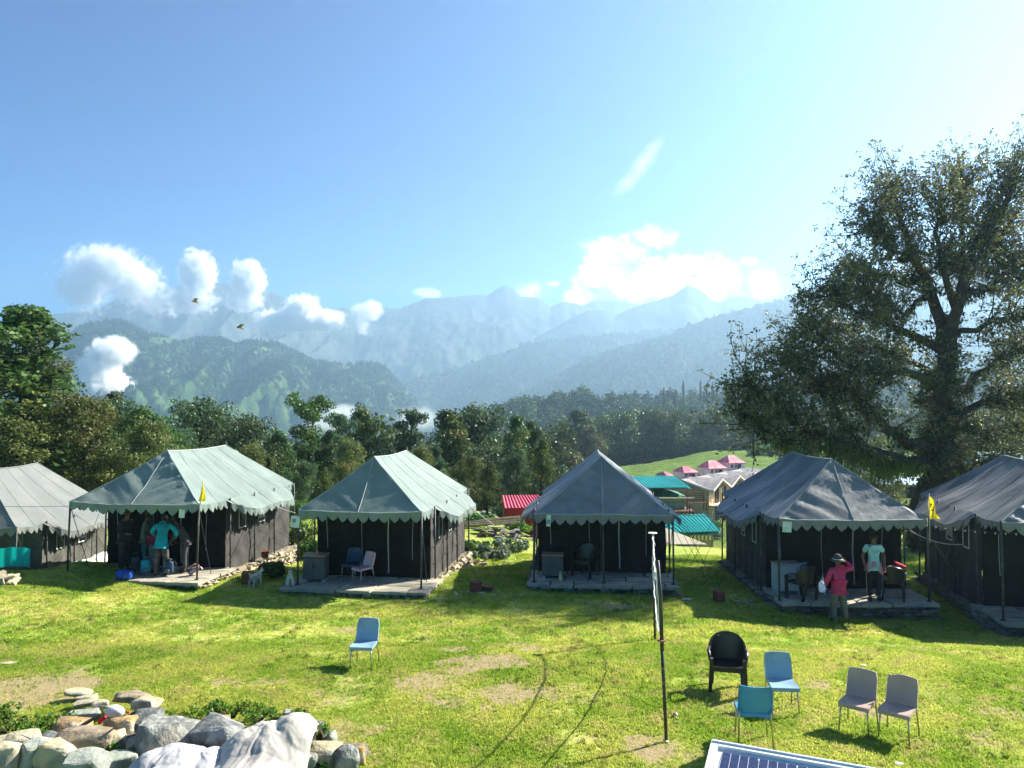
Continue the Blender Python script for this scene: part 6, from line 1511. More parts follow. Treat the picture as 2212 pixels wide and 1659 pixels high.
# ---- birds
def bird(label, p, rz, m, s):
    t = thing('bird', label, 'bird', p, rz, "birds in flight"); t.scale = (s, s, s)
    skin('body', [(-.16, 0, .02), (-.06, 0, .03), (.06, 0, .0), (.2, 0, -.07)], [(0, 1), (1, 2), (2, 3)], [.03, .06, .05, .015], m, 2, 1, t)
    for q in (-1, 1):
        b = MB(); b.grid(lambda u, v, q=q: (-.06 + .16 * v - .06 * u + .12 * u * u, q * .32 * u, .04 + .22 * u - .1 * u * u - .02 * v), 6, 3); b.grid(lambda u, v, q=q: (-.06 + .16 * v - .06 * u + .12 * u * u, q * .32 * u, .032 + .22 * u - .1 * u * u - .02 * v), 6, 3); b.build('wing', m, t, True)
bird("small dark bird flying in front of the mountains", P(518, 708, 26), math.radians(35), CM("dark_feather", (.05, .04, .03), (.3, .25, .1)), .68)
bird("fainter pale bird flying higher up by the clouds", P(421, 652, 30), math.radians(25), CM("tan_feather", (.35, .28, .2)), .75)
# ------------------------------------------------------------------ buildings beyond the tents
M_tealroof = mat("teal_sheet_roof", (.0, .42, .36), (.0, .36, .31), .6, .42, spec=.5); M_redroof = mat("red_sheet_roof", (.52, .05, .11), (.42, .04, .09), .8, .5); M_redwall = mat("red_wall", (.42, .02, .04), (.36, .02, .03), 2, .7)
M_wood = mat("pine_plank", (.74, .46, .22), (.62, .37, .17), 2.5, .7, .5, 8, stretch=(1, 1, 9), objr=.2); M_woodD = mat("brown_post_wood", (.13, .06, .03), (.2, .1, .05), 4, .7); M_trim = mat("cream_bargeboard", (.74, .66, .55), rough=.6)
M_shingle = mat("grey_shingle", (.22, .20, .20), (.32, .30, .30), 1.5, .85, 1.0, 12); M_glass = mat("window_glass", (.10, .14, .16), rough=.12, spec=.8); M_whitef = mat("white_window_frame", (.75, .75, .72)); M_dark = mat("dark_doorway", (.02, .018, .015))
M_tarpB = mat("beige_canvas", (.62, .57, .46), (.55, .5, .4), 1, .8, trans=.1); M_tarpG = mat("green_canvas", (.06, .17, .12), (.09, .22, .16), 1.2, .7, trans=.1); M_greywall = mat("grey_block_wall", (.30, .30, .30), (.22, .22, .23), 2, .85); M_pinkroof = mat("pink_canvas", (.62, .10, .16), (.7, .26, .28), .8, .6, trans=.1); M_cream = mat("cream_canvas", (.62, .60, .54), (.5, .48, .44), 1.5, .8)
def corr_roof(parent, name, p00, p10, p01, p11, pitch, amp, m):
    """corrugated sheet: ribs run from the p0x edge to the p1x edge... p00->p10 along the ridge, p00->p01 down the slope"""
    p00, p10, p01, p11 = map(Vector, (p00, p10, p01, p11)); L = (p10 - p00).length; n = max(4, int(L / pitch)) * 4
    nrm = (p10 - p00).cross(p01 - p00).normalized()
    if nrm.z < 0: nrm = -nrm
    b = MB(); b.grid(lambda u, v: p00.lerp(p10, u).lerp(p01.lerp(p11, u), v) + nrm * (amp * (1 if (round(u * n) % 4) < 2 else 0)), n, 2)
    b.grid(lambda u, v: p00.lerp(p10, 1 - u).lerp(p01.lerp(p11, 1 - u), v) - nrm * .03, 2, 2)
    return b.build(name, m, parent)
# red shed
o = P(1132, 1100, 37.0); o.z = gz(o.x, o.y) + .0; g = o.z; sh = thing('red_shed', "small red shed with a bright red corrugated roof half hidden by a tree", 'shed', (o.x, o.y, g), .12, None); k_ = o.y / 38.5; sh.scale = (.85 * k_, .75 * k_, .82 * k_)
b = MB(); b.box((0, 0, .7), (2.3, 2.0, 2.0)); b.build('wall', M_redwall, sh)
corr_roof(sh, 'roof', (-1.3, .0, 2.22), (.9, .0, 2.22), (-1.3, -1.5, 1.62), (1.35, -1.5, 1.62), .16, .035, M_redroof)
corr_roof(sh, 'roof', (.9, .0, 2.22), (-1.3, .0, 2.22), (.9, 1.5, 1.62), (-1.3, 1.5, 1.62), .16, .035, M_redroof)
b = MB(); b.box((.3, -1.01, .7), (.7, .04, 1.6)); d_ = b.build('door', mat("dark_red_door", (.2, .01, .02)), sh); b = MB(); b.box((.55, -1.04, .8), (.05, .03, .1)); b.build('handle', M_knob, d_)
# upper teal roofed shelter with the green tent beneath
D = 44.0; a = P(1352, 1030, D + 3.4); c = P(1458, 1029, D + 3.4); e = P(1378, 1055, D); f = P(1492, 1054, D)
s1_ = thing('teal_roof_shelter', "open shelter with a teal corrugated roof sheltering a green tent", 'shelter', (0, 0, 0))
corr_roof(s1_, 'roof', a, c, e, f, .17, .05, M_tealroof)
for q in ((1382, 1058, D + .3), (1486, 1058, D + .3), (1455, 1036, D + 3.2), (1432, 1058, D + .3)):
    p = P(*q); gb = gz(p.x, p.y); b = MB(); b.tube([(p.x, p.y, gb - .2), (p.x, p.y, p.z - .05)], .05, 6); b.build('post', M_woodD, s1_)
p0 = P(1365, 1104, D - .5); p1 = P(1500, 1104, D - .5); zf = p0.z
b = MB(); b.box(((p0.x + p1.x) / 2, D + 1.6, zf - .08), (p1.x - p0.x, 4.6, .16)); b.build('deck', M_woodD, s1_)
for k in range(5):
    x = p0.x + (p1.x - p0.x) * k / 4; b = MB(); b.box((x, D - .4, zf - 1.0), (.14, .14, 2.0)); b.build('deck_post', M_woodD, s1_)
for k in range(3):
    b = MB(); b.tube([(p0.x, D - .55, zf + .25 + k * .25), (p1.x, D - .55, zf + .25 + k * .25)], .018, 5); b.build('rail', M_whitef if k == 2 else M_post, s1_)
gt = thing('green_tent', "green and pale teal canvas tent under the upper teal roof", 'tent', (0, 0, 0))
q0 = P(1398, 1104, D + .2); q1 = P(1479, 1104, D + .2); top = P(1420, 1056, D + 1.6); ez = P(1479, 1073, D + .2).z
b = MB(); b.grid(lambda u, v: (q0.x - 1.2 + (q1.x - q0.x + 1.2) * u, q0.y + .03 * math.sin(u * 34), zf + (ez - zf) * v), 70, 4); b.grid(lambda u, v: (q1.x + .02 * math.sin(u * 20), q0.y + 2.6 * u, zf + (ez - zf) * v), 30, 3); b.build('wall', mat("pale_teal_curtain", (.16, .30, .27), (.22, .38, .34), 1, .8), gt, True)
b = MB(); A1 = Vector((q0.x - 1.4, q0.y - .15, ez)); A2 = Vector((q1.x + .15, q0.y - .15, ez)); A3 = Vector((q1.x + .15, q0.y + 2.8, ez)); A4 = Vector((q0.x - 1.4, q0.y + 2.8, ez)); AP = Vector((top.x, q0.y + 1.3, top.z + .1))
b.add([A1, A2, A3, A4, AP], [(0, 1, 4), (1, 2, 4), (2, 3, 4), (3, 0, 4)]); b.build('roof', M_tarpG, gt)
b = MB(); valance(b, [A1, A2], .16, .3, (0, -1, 0)); b.build('valance', mat("ochre_trim", (.45, .38, .12)), gt)
# lower teal roof on a grey shed with a beige canvas lean-to
D = 33.5; s2_ = thing('teal_roof_shed', "low grey shed with a bright teal corrugated roof right of the centre tent", 'shed', (0, 0, 0))
a = P(1436, 1114, D + 3); c = P(1524, 1111, D + 3); e = P(1482, 1152, D); f = P(1557, 1149, D); ee = P(1380, 1134, D + 1.2)
corr_roof(s2_, 'roof', a, c, e, f, .17, .05, M_tealroof)
corr_roof(s2_, 'roof', P(1395, 1118, D + 3), a, P(1430, 1148, D + .3), e, .17, .05, M_tealroof)
w0 = P(1488, 1155, D + .25); w1 = P(1541, 1155, D + .25); gb = gz(w0.x, w0.y) - .3
b = MB(); b.box(((w0.x + w1.x) / 2, D + 1.6, (w0.z + gb) / 2), (w1.x - w0.x, 2.6, w0.z - gb)); b.build('wall', M_greywall, s2_)
for k in range(6):
    x = w0.x + (w1.x - w0.x) * (k + .7) / 6.6; b = MB(); b.box((x, D + .26, w0.z - .14), (.07, .03, .2)); b.build('wall_slot', M_whitef, s2_)
lt = thing('canvas_lean_to', "beige canvas lean-to slanting down in front of the teal roofed shed", 'tarpaulin', (0, 0, 0))
u0 = P(1438, 1141, 30.2); u1 = P(1440, 1175, 29.6); u2 = P(1527, 1176, 30); u3 = P(1406, 1138, 30.6); u4 = P(1400, 1176, 30)
for nm, q, mm in (('slope_sheet', (u0, u1, u2), M_tarpB), ('side_sheet', (u3, u4, u1, u0), M_cream)):
    b = MB(); k = len(q); off = Vector((0, .05, 0)); b.add([x for x in q] + [x + off for x in q], [tuple(range(k)), tuple(reversed(range(k, 2 * k)))] + [(i, (i + 1) % k, (i + 1) % k + k, i + k) for i in range(k)]); b.build(nm, mm, lt)
# plank benches / stacked chair frames on the deck right of the green tent
bn = thing('wooden_bench', "dark slatted bench on the deck in front of the wooden hotel", 'bench', tuple(P(1508, 1104, 43.6)), .3)
for k in range(5): b = MB(); b.box((0, .05 * k, .45 + .0 * k), (1.2, .03, .03)); b.build('slat', M_woodD, bn)
for k in range(4): b = MB(); b.box((0, .28 + .03 * k, .6 + .12 * k), (1.2, .025, .05)); b.build('slat', M_woodD, bn)
for q in (-.55, .55): b = MB(); b.box((q, .0, .22), (.05, .05, .44)); b.box((q, .3, .5), (.05, .05, 1.0)); b.build('leg', M_woodD, bn)
# wooden hotel ------------------------------------------------------------------
C0 = Vector((28.4, 110, -12.1)); eh = Vector((.607, .795, 0))
ht = thing('hotel', "two storey pine hotel with grey gabled roofs and a latticed balcony", 'hotel', C0, math.atan2(eh.y, eh.x))
zf2, ze, zr, LD, DP = 2.75, 5.1, 6.25, 27.0, 8.2    # local x along the front, local y to the back
b = MB(); b.prism([(0, 0), (DP, 0), (DP, ze), (DP / 2, zr - .1), (0, ze)], .25, 'y'); b.xf(Matrix.Rotation(math.radians(90), 4, 'Z') @ Matrix.Translation((0, -.25, 0))); b.build('end_wall', M_wood, ht)
for k in range(16): b = MB(); b.box((-.04 + (-.0), DP / 2, .17 + k * .33), (.05, DP - (0 if k * .33 < ze - .3 else 0) - .05, .30)); b.build('plank', M_wood, ht)
for y in (.0, 2.7, 5.4, DP): b = MB(); b.box((-.09, y, ze / 2), (.08, .16, ze)); b.build('corner_board', M_wood, ht)
b = MB(); b.box((LD / 2, .16, ze / 2), (LD, .2, ze)); b.build('front_wall', M_wood, ht)
b = MB(); b.box((LD / 2, DP, ze / 2), (LD, .2, ze)); b.build('rear_wall', M_wood, ht)
k = 0; x = .1
while x < LD:
    for z0, z1 in ((0, zf2 - .1), (zf2 + .1, ze)):
        b = MB(); b.box((x, .03, (z0 + z1) / 2), (.12, .08, z1 - z0)); b.build('batten', M_woodD if k % 3 == 0 else M_wood, ht)
    x += .9; k += 1
for gx in range(4):
    for z0 in (0, zf2):
        xx = .9 + gx * 6.8
        b = MB(); b.box((xx + .1, -.01, z0 + 1.45), (.75, .10, 1.55)); wn = b.build('window', M_whitef, ht); b = MB(); b.box((xx + .1, -.07, z0 + 1.45), (.5, .04, 1.3)); b.build('pane', M_glass, wn)
        b = MB(); b.box((xx + 2.1, -.0, z0 + 1.15), (1.3, .1, 2.2)); b.build('doorway', M_dark, ht)
        b = MB(); b.box((xx + 4.2, -.01, z0 + 1.45), (.8, .10, 1.55)); wn = b.build('window', M_whitef, ht); b = MB(); b.box((xx + 4.2, -.07, z0 + 1.45), (.56, .04, 1.3)); b.build('pane', M_glass, wn)
        b = MB(); b.box((xx + 5.3, -.0, z0 + 1.15), (.8, .1, 2.2)); b.build('doorway', M_dark, ht)
b = MB(); b.box((LD / 2, -.65, zf2 - .08), (LD, 1.5, .16)); b.build('balcony_floor', M_trim, ht)
for z in (zf2 + .12, zf2 + .98): b = MB(); b.box((LD / 2 + .6, -1.36, z), (LD - 1.2, .09, .09)); b.build('balcony_rail', M_wood, ht)
k = 0; x = 1.3
while x < LD - .6:
    b = MB(); b.box((x, -1.36, zf2 + .55), (.05, .05, 1.0), (0, .62, 0)); b.box((x, -1.32, zf2 + .55), (.05, .05, 1.0), (0, -.62, 0)); b.build('lattice', M_wood, ht); x += .62
for x in (1.0, 7.4, 14.2, 21, LD - .2): b = MB(); b.box((x, -1.36, ze / 2), (.16, .16, ze)); b.build('balcony_post', M_wood, ht)
# roof: long hipless gable with four cross gables
def sheet(q, name, m, th=.12):
    q = [Vector(v) for v in q]; k = len(q); b = MB(); b.add(q + [v - Vector((0, 0, th)) for v in q], [tuple(range(k)), tuple(reversed(range(k, 2 * k)))] + [(i, (i + 1) % k, (i + 1) % k + k, i + k) for i in range(k)]); return b.build(name, m, ht)
ov = .5; yb = DP / 2
sheet([(-ov, yb, zr), (LD, yb, zr), (LD, DP + ov, ze - .1), (-ov, DP + ov, ze - .1)], 'roof', M_shingle)
sheet([(-ov, yb, zr), (LD, yb, zr), (LD, -.1, ze), (-ov, -.1, ze)], 'roof', M_shingle)
for gx in range(4):
    xa, xb = -ov + gx * 6.9, -ov + (gx + 1) * 6.9; xm = (xa + xb) / 2; zg = zr + .12; yf = -.95
    sheet([(xm, yf, zg), (xm, yb + .3, zg + .02), (xa, yb - 1.2, ze + .32), (xa, yf, ze - .15)], 'gable_roof', M_shingle); sheet([(xm, yf, zg + .004), (xm, yb + .3, zg + .024), (xb, yb - 1.2, ze + .32), (xb, yf, ze - .15)], 'gable_roof', M_shingle)
    for u_, v_ in ((xa, xm), (xb, xm)):
        b = MB(); b.add([(u_, yf - .06, ze - .38), (v_, yf - .06, zg - .22), (v_, yf - .06, zg + .05), (u_, yf - .06, ze - .1), (u_, yf + .04, ze - .38), (v_, yf + .04, zg - .22), (v_, yf + .04, zg + .05), (u_, yf + .04, ze - .1)], [(0, 1, 2, 3), (7, 6, 5, 4), (0, 4, 5, 1), (3, 2, 6, 7), (0, 3, 7, 4), (1, 5, 6, 2)]); b.build('bargeboard', M_trim, ht)
    b = MB(); b.add([(xa + .4, .02, ze - .1), (xb - .4, .02, ze - .1), (xm, .02, zg - .2)], [(0, 1, 2)]); b.build('gable_wall', M_wood, ht)
b = MB(); b.add([(-ov - .04, -.1, ze - .28), (-ov - .04, yb, zr - .25), (-ov - .04, yb, zr + .03), (-ov - .04, -.1, ze + .02), (-ov - .04, DP + ov, ze - .4), (-ov - .04, DP + ov, ze - .1)], [(0, 1, 2, 3), (1, 4, 5, 2)]); b.build('bargeboard', M_trim, ht)
# pink roofed canvas cabins on the meadow
def cabin(px0, px1, ytop, yeave, ybase, d, label):
    xa = P(px0, yeave, d); xb = P(px1, yeave, d); w_ = xb.x - xa.x; zt = P(px0, ytop, d).z; ze_ = xa.z; zb = P(px0, ybase, d).z
    t = thing('canvas_cabin', label, 'tent', ((xa.x + xb.x) / 2, d + 2, zb), .35, "pink roofed canvas cabins on the meadow"); h = ze_ - zb; w2 = w_ / 2 * .86; dd = 1.9
    b = MB(); b.box((0, 0, h / 2 - .5), (w2 * 1.8, dd * 1.8, h + 1)); b.build('wall', M_cream, t)
    rz_ = zt - zb; A_ = [(-w2, -dd, h), (w2, -dd, h), (w2, dd, h), (-w2, dd, h), (-w2 * .35, 0, rz_), (w2 * .35, 0, rz_)]
    b = MB(); b.add(A_, [(0, 1, 5, 4), (1, 2, 5), (2, 3, 4, 5), (3, 0, 4), (3, 2, 1, 0)]); b.build('roof', M_pinkroof, t)
    b = MB(); valance(b, [(-w2, -dd, h), (w2, -dd, h)], .22, .4, (0, -1, 0)); b.build('valance', M_pinkroof, t)
    b = MB(); b.box((w2 * .3, -dd * .9 - .02, h * .4), (.7, .05, h * .8)); b.build('doorway', M_dark, t)
    for q in (-w2 * .6, -w2 * .1): b = MB(); b.box((q, -dd * .9 - .02, h * .55), (.4, .05, h * .4)); b.build('window', M_woodD, t)
cabin(1561, 1611, 985, 1000, 1016, 132, "highest pink roofed canvas cabin with pale walls at the right of its row")
cabin(1516, 1572, 996, 1012, 1026, 129, "middle pink roofed canvas cabin behind the hotel roofs")
cabin(1464, 1508, 1009, 1021, 1034, 127, "left pink roofed canvas cabin behind the hotel roofs")
cabin(1430, 1452, 1021, 1028, 1038, 126, "smallest pink roof peeping over the teal roof")
# camp behind the great oak's trunk
def hut(px, py, d, w_, h_, mr, mw, label, rz=0):
    p = P(px, py, d); g = gz(p.x, p.y); t = thing('camp_hut', label, 'hut', (p.x, p.y, g), rz, "camp huts behind the great oak"); hh = max(.8, p.z - g)
    b = MB(); b.box((0, 0, hh * .36 - .3), (w_, 2.4, hh * .72 + .6)); b.build('wall', mw, t)
    b = MB(); b.add([(-w_ / 2 - .3, -1.6, hh * .72), (w_ / 2 + .3, -1.6, hh * .72), (w_ / 2 + .3, 1.6, hh * .72), (-w_ / 2 - .3, 1.6, hh * .72), (-w_ / 2 - .1, 0, hh), (w_ / 2 + .1, 0, hh)], [(0, 1, 5, 4), (1, 2, 5), (2, 3, 4, 5), (3, 0, 4), (3, 2, 1, 0)]); b.build('roof', mr, t)
    b = MB(); b.box((0, -1.22, hh * .33), (.8, .05, hh * .5)); b.build('doorway', M_dark, t)
M_bluesheet = mat("pale_blue_sheet", (.42, .55, .68), rough=.4)
hut(1885, 1018, 62, 3.4, 2, mat("pale_green_roof", (.15, .5, .38)), M_cream, "white canvas hut with a green edged roof behind the plinth tent")
hut(1950, 1030, 55, 4.0, 2, M_bluesheet, M_greywall, "hut with a pale blue sheet roof left of the great oak's trunk")
hut(1835, 1012, 70, 3.0, 2, M_cream, M_cream, "pale hut just over the plinth tent's right roof edge")
hut(2205, 975, 33, 3.6, 2, mat("light_teal_roof", (.2, .48, .5)), M_greywall, "light teal roof corner showing above the rightmost tent")

# ------------------------------------------------------------------ bushes and herbs
M_bush = foliage("bush_leaf", (.04, .11, .02), (.08, .18, .03), (.16, .22, .06), .4); M_weed = foliage("weed_leaf", (.06, .15, .02), (.12, .24, .03), (.2, .25, .05), .45); M_silver = foliage("pale_herb_leaf", (.10, .14, .09), (.2, .24, .16), None, .35)
def bush(label, p, r, h, seed, m, n=900, leaf=.055, name='bush', group="bushes around the tents", cat='bush'):
    rng = np.random.RandomState(seed); k = 16; a = rng.uniform(0, 6.283, k); rr_ = r * np.sqrt(rng.uniform(0, 1, k)) * .8
    cs = np.stack([rr_ * np.cos(a), rr_ * np.sin(a), h * rng.uniform(.25, .8, k)], -1); V_, F_ = leaves(cs, np.full(k, min(r, h) * .42), np.full(k, n // k), leaf, rng, .9, .4)
    t = thing(name, label, cat, p, 0, group); link('foliage', np_mesh('foliage', V_, F_, m), t)
    b = MB()
    for c in cs[:9]: b.tube([(c[0] * .2, c[1] * .2, -.05), tuple(c * np.array([.7, .7, .6])), tuple(c)], [.015, .01, .004], 4)
    b.build('stem', M_bark, t); return t
for i, (px, py, r, h, m, lb) in enumerate([
 (655, 1190, .8, 1.15, M_bush, "big leafy green bush in the gap between the two pale green tents"), (668, 1205, .5, .6, M_bush, "lower green bush in front of the gap's big bush"),
 (655, 1120, .9, .8, M_bush, "small bush far back in the gap between the pale green tents"),
 (1085, 1118, .4, .35, M_bush, "green bush at the foot of the red shed"), (1150, 1135, .5, .5, M_bush, "leafy bush left of the centre tent"), (1040, 1135, .7, .5, M_bush, "low bush by the cut poles right of the second tent"),
 (1060, 1205, .9, .35, M_silver, "pale silvery herb patch right of the second tent's plinth"), (1100, 1190, .8, .4, M_silver, "pale flowering herb patch before the centre tent's left side"), (1030, 1190, .7, .4, M_bush, "green herb clump beside the second tent's rear post"),
 (1120, 1150, .6, .6, M_weed, "light green herbs halfway up the slope left of the centre tent"),
 (1545, 1165, .8, .9, M_silver, "dry twiggy bush right of the teal roofed shed"), (1550, 1140, .9, .9, M_bush, "shady bush behind the dry twiggy bush"),
 (1640, 990, 3.0, 2.2, M_bush, "dark round bush on the meadow above the plinth tent"), (1700, 982, 3.4, 2.6, M_silver, "grey green bush on the meadow's crest"), (1675, 1005, 3.2, 1.8, M_bush, "long dark bush below the meadow's crest"),
 (2040, 1185, .6, .5, M_bush, "small plant between the oak trunk and the rightmost tent"), (590, 1248, .35, .45, M_bush, "dark little shrub behind the standing white dog")]):
    d_ok = G(px, py) if i not in (12, 13, 14) else None
    if d_ok is None: q = P(px, py, 165); q.z = gz(q.x, q.y)
    else: q = d_ok
    bush(lb, q, r, h, 300 + i, m, 1400 if h > .7 else 900, .07 if h < 1.5 else .25)
# cut poles and stone heap on the slope
pl = thing('pole_stack', "stack of cut poles lying on the slope right of the second tent", 'poles', G(1040, 1142), 0)
for k in range(6):
    b = MB(); b.tube([(-.9, .15 * k, .1 + .05 * (k % 3)), (1.6 + .2 * (k % 2), .12 * k - .1, .28 + .08 * (k % 3))], .045, 6); b.build('pole', mat("bare_pole_wood", (.42, .34, .22), (.3, .25, .16), 4, .8) if k == 0 else bpy.data.materials["bare_pole_wood"], pl)
rs = random.Random(5); US = unit_stones(M_stoneD); US2 = unit_stones(M_stone)
def heap(name, label, cat, pc, n, rx, ry, s, us_, seed, group=None, hgt=.3):
    rg = random.Random(seed); t = thing(name, label, cat, pc, 0, group)
    for k in range(n):
        a = rg.uniform(0, 6.28); r = math.sqrt(rg.random()); x, y = rx * r * math.cos(a), ry * r * math.sin(a)
        z = gz(pc.x + x, pc.y + y) - pc.z + hgt * (1 - r) * rg.random() + .02
        put('stone', rg.choice(us_), t, (x, y, z), (rg.uniform(-.3, .3), rg.uniform(-.3, .3), rg.uniform(0, 6)), (s * rg.uniform(.6, 1.5), s * rg.uniform(.5, 1.1), s * rg.uniform(.2, .5)))
    return t
heap('stone_heap', "mossy heap of stones under the cut poles", 'stones', G(1085, 1158), 34, 1.3, .8, .42, US, 2, hgt=.6)
heap('stone_heap', "loose stones at the rear right corner of the second tent's plinth", 'stones', G(1020, 1222), 16, .6, .4, .25, US2, 3, hgt=.25)
def wall_line(name, label, pts, s, us_, seed, dens=3.2, wid=.12, group="loose stone rows in the grass"):
    rg = random.Random(seed); q = [G(*p) for p in pts]; c = q[0]; t = thing(name, label, 'stone row', c, 0, group)
    for a, b2 in zip(q, q[1:]):
        L_ = (b2 - a).length
        for k in range(int(L_ * dens)):
            p = a.lerp(b2, (k + rg.random()) / max(1, int(L_ * dens))); p.x += rg.uniform(-wid, wid); p.y += rg.uniform(-wid, wid); z = gz(p.x, p.y)
            put('stone', rg.choice(us_), t, (p.x - c.x, p.y - c.y, z - c.z + .01), (rg.uniform(-.15, .15), rg.uniform(-.15, .15), rg.uniform(0, 6)), (s * rg.uniform(.7, 1.6), s * rg.uniform(.5, 1.0), s * rg.uniform(.2, .38)))
wall_line('stone_row', "flat edging stones in the grass between the second tent and the centre tent", [(945, 1280), (1050, 1287), (1140, 1290)], .24, US2, 5)
wall_line('stone_row', "flat pale stones in the grass left of the stone plinth", [(1455, 1295), (1560, 1300), (1660, 1305)], .26, US2, 6)
wall_line('stone_row', "scattered stones in the shade at the right edge of the lawn", [(2010, 1330), (2110, 1358), (2212, 1360)], .28, US, 7, 3.5, .3)
wall_line('stone_row', "low stone row behind the small dog before the second tent's plinth", [(580, 1266), (650, 1272)], .28, US, 8)
wall_line('stone_row', "low field wall running left from the centre tent's rear", [(1035, 1128), (1150, 1122)], .4, US, 9, 4.5, .15)
heap('stone_stack', "short stack of layered stones cut by the left edge of the lawn", 'stones', G(5, 1262), 14, .35, .2, .34, US2, 12, hgt=.45)
# teal cloth beside the leftmost tent
tc_ = thing('teal_cloth', "bright teal cloth hung before the leftmost tent", 'cloth', P(-10, 1228, 20.9), .1)
b = MB(); b.grid(lambda u, v: (.9 * u, .03 * math.sin(u * 18), .52 * v + .05 * math.sin(u * 3)), 24, 4); b.build('sheet', mat("teal_sheet", (.0, .42, .36), rough=.7, trans=.3), tc_, True)

# ------------------------------------------------------------------ foreground boulders
def R_(c1, c2, c3=None): return c1, c2, c3
M_bA = mat("cream_boulder", (0.38, 0.33, 0.21), (0.47, 0.42, 0.29), 3, .9, 1.2, 14, c3=(0.231, 0.224, 0.184), s3=2.2, detail=8); M_bB = mat("brown_boulder", (.22, .17, .11), (.33, .27, .19), 4, .9, 1.2, 14, c3=(.16, .15, .10), s3=2.5, detail=8)
M_bC = mat("grey_slate_boulder", (0.093, 0.102, 0.098), (0.204, 0.212, 0.204), 5, .8, 1.5, 22, c3=(0.297, 0.306, 0.289), s3=3.0, detail=9); M_bD = mat("orange_lichen_boulder", (0.255, 0.180, 0.098), (0.413, 0.247, 0.075), 6, .9, 1.3, 16, c3=(0.465, 0.450, 0.375), s3=4.0, detail=8)
M_bE = mat("pale_green_boulder", (0.248, 0.273, 0.223), (0.341, 0.360, 0.310), 3, .9, 1.2, 14, c3=(0.186, 0.205, 0.161), s3=2.0, detail=8); M_bF = mat("streaked_boulder", (0.140, 0.147, 0.133), (0.308, 0.315, 0.280), 7, .85, 1.3, 18, stretch=(1.5, 1, 1), c3=(0.385, 0.350, 0.266), s3=1.6, detail=9)
BL = [ # px, py of centre, d, half sizes, mat, label, rot
 (365, 1592, 9.7, (.44, .28, .26), M_bF, "long streaked grey boulder in the middle of the foreground stone pile", .12), (470, 1592, 9.75, (.34, .28, .24), M_bC, "dark slate grey boulder right of the streaked one", -.1),
 (470, 1562, 10.3, (.17, .14, .11), M_bB, "small brown boulder peeping over the dark slate one", .3), (179, 1609, 9.6, (.40, .26, .20), M_bB, "large rounded brown boulder in the left of the pile", .05),
 (259, 1575, 10.0, (.23, .2, .19), M_bD, "tan block under the red and black clothes", .4), (160, 1573, 10.1, (.28, .2, .14), M_bD, "orange lichened boulder at the upper left of the pile", .1),
 (316, 1563, 10.2, (.22, .2, .18), M_bC, "dark boulder beneath the black jacket", .2), (284, 1507, 11.3, (.30, .18, .07), M_bB, "flat tan slab at the top of the pile", .0), (316, 1518, 11.0, (.24, .15, .10), M_bA, "white streaked slab beside the flat tan slab", -.3),
 (171, 1495, 11.8, (.21, .14, .045), M_bA, "topmost of the thin flat stones stepping up at the left", .1), (189, 1506, 11.5, (.16, .12, .04), M_bA, "second of the thin flat stones stepping up at the left", -.1), (186, 1518, 11.3, (.19, .13, .05), M_bA, "third of the thin flat stones stepping up at the left", .2),
 (217, 1522, 11.1, (.13, .1, .07), M_bA, "small cream stone beside the thin flat stones", .3), (184, 1539, 10.9, (.24, .12, .04), M_bE, "long flat green tinted stone behind the weeds", .2),
 (47, 1610, 9.5, (.24, .2, .15), M_bA, "cream boulder with a plant on it at the left", .2), (10, 1640, 9.1, (.20, .2, .22), M_bA, "yellowish boulder cut by the left edge", .1), (88, 1638, 9.2, (.22, .2, .22), M_bE, "grey angular boulder near the bottom left corner", .5),
 (135, 1640, 9.15, (.30, .22, .22), M_bA, "cream white boulder at the bottom left", -.2), (196, 1652, 9.0, (.28, .22, .16), M_bE, "pale green boulder at the bottom of the picture", .1), (250, 1645, 9.2, (.24, .16, .10), M_bE, "split grey slabs beside the grey covered sack", .5),
 (640, 1583, 9.9, (.19, .2, .14), M_bB, "brown grey boulder right of the big white cover", .1), (625, 1543, 10.8, (.09, .08, .07), M_bE, "small grey stone behind the weeds on the right of the pile", .3), (687, 1568, 10.4, (.085, .08, .08), M_bC, "little grey stone alone right of the pile", .2),
 (718, 1594, 10.1, (.08, .07, .09), M_bE, "whitish stone near the right end of the pile", .6), (704, 1624, 9.55, (.23, .18, .13), M_bA, "pale yellow boulder at the right end of the pile", -.1), (655, 1645, 9.3, (.16, .12, .09), M_bF, "streaked grey slab low in the right of the pile", .3),
 (748, 1637, 9.4, (.17, .15, .15), M_bF, "angular grey boulder at the far right end of the pile", .2), (772, 1632, 9.5, (.10, .1, .12), M_bD, "tan stone at the very right tip of the pile", .1), (300, 1605, 9.65, (.16, .12, .10), M_bE, "grey wedge stone between the brown and the streaked boulder", .4),
 (250, 1600, 9.7, (.14, .1, .12), M_bA, "sunlit upright slab beside the large brown boulder", .8), (655, 1600, 9.7, (.2, .16, .12), M_bB, "brown boulder tucked beside the big white cover", .2), (15, 1600, 9.7, (.12, .1, .08), M_bA, "small cream stone at the left edge", .2), (110, 1600, 9.8, (.13, .12, .1), M_bC, "dark shaded stone left of the large brown boulder", .2), (14, 1436, 13.6, (.16, .1, .05), M_bA, "flat stone on the bare soil at the left edge", 0)]
brg = random.Random(77)
for i, (px, py, d, sz, m, lb, rz) in enumerate(BL):
    p = P(px, py, d); bm = rock(brg, sz[0], sz[1], sz[2], 30, .26, .09, 3, .075); o = link('boulder', rock_mesh('boulder', bm, m, True)); o.location = p; o.rotation_euler = (brg.uniform(-.1, .1), brg.uniform(-.08, .08), rz); tag(o, lb, 'boulder', "boulders of the foreground pile")
hb_ = heap('rubble', "dark rubble filling the gaps under the foreground boulders", 'rubble', G(380, 1640), 150, 2.3, .75, .42, US, 44, hgt=.35)
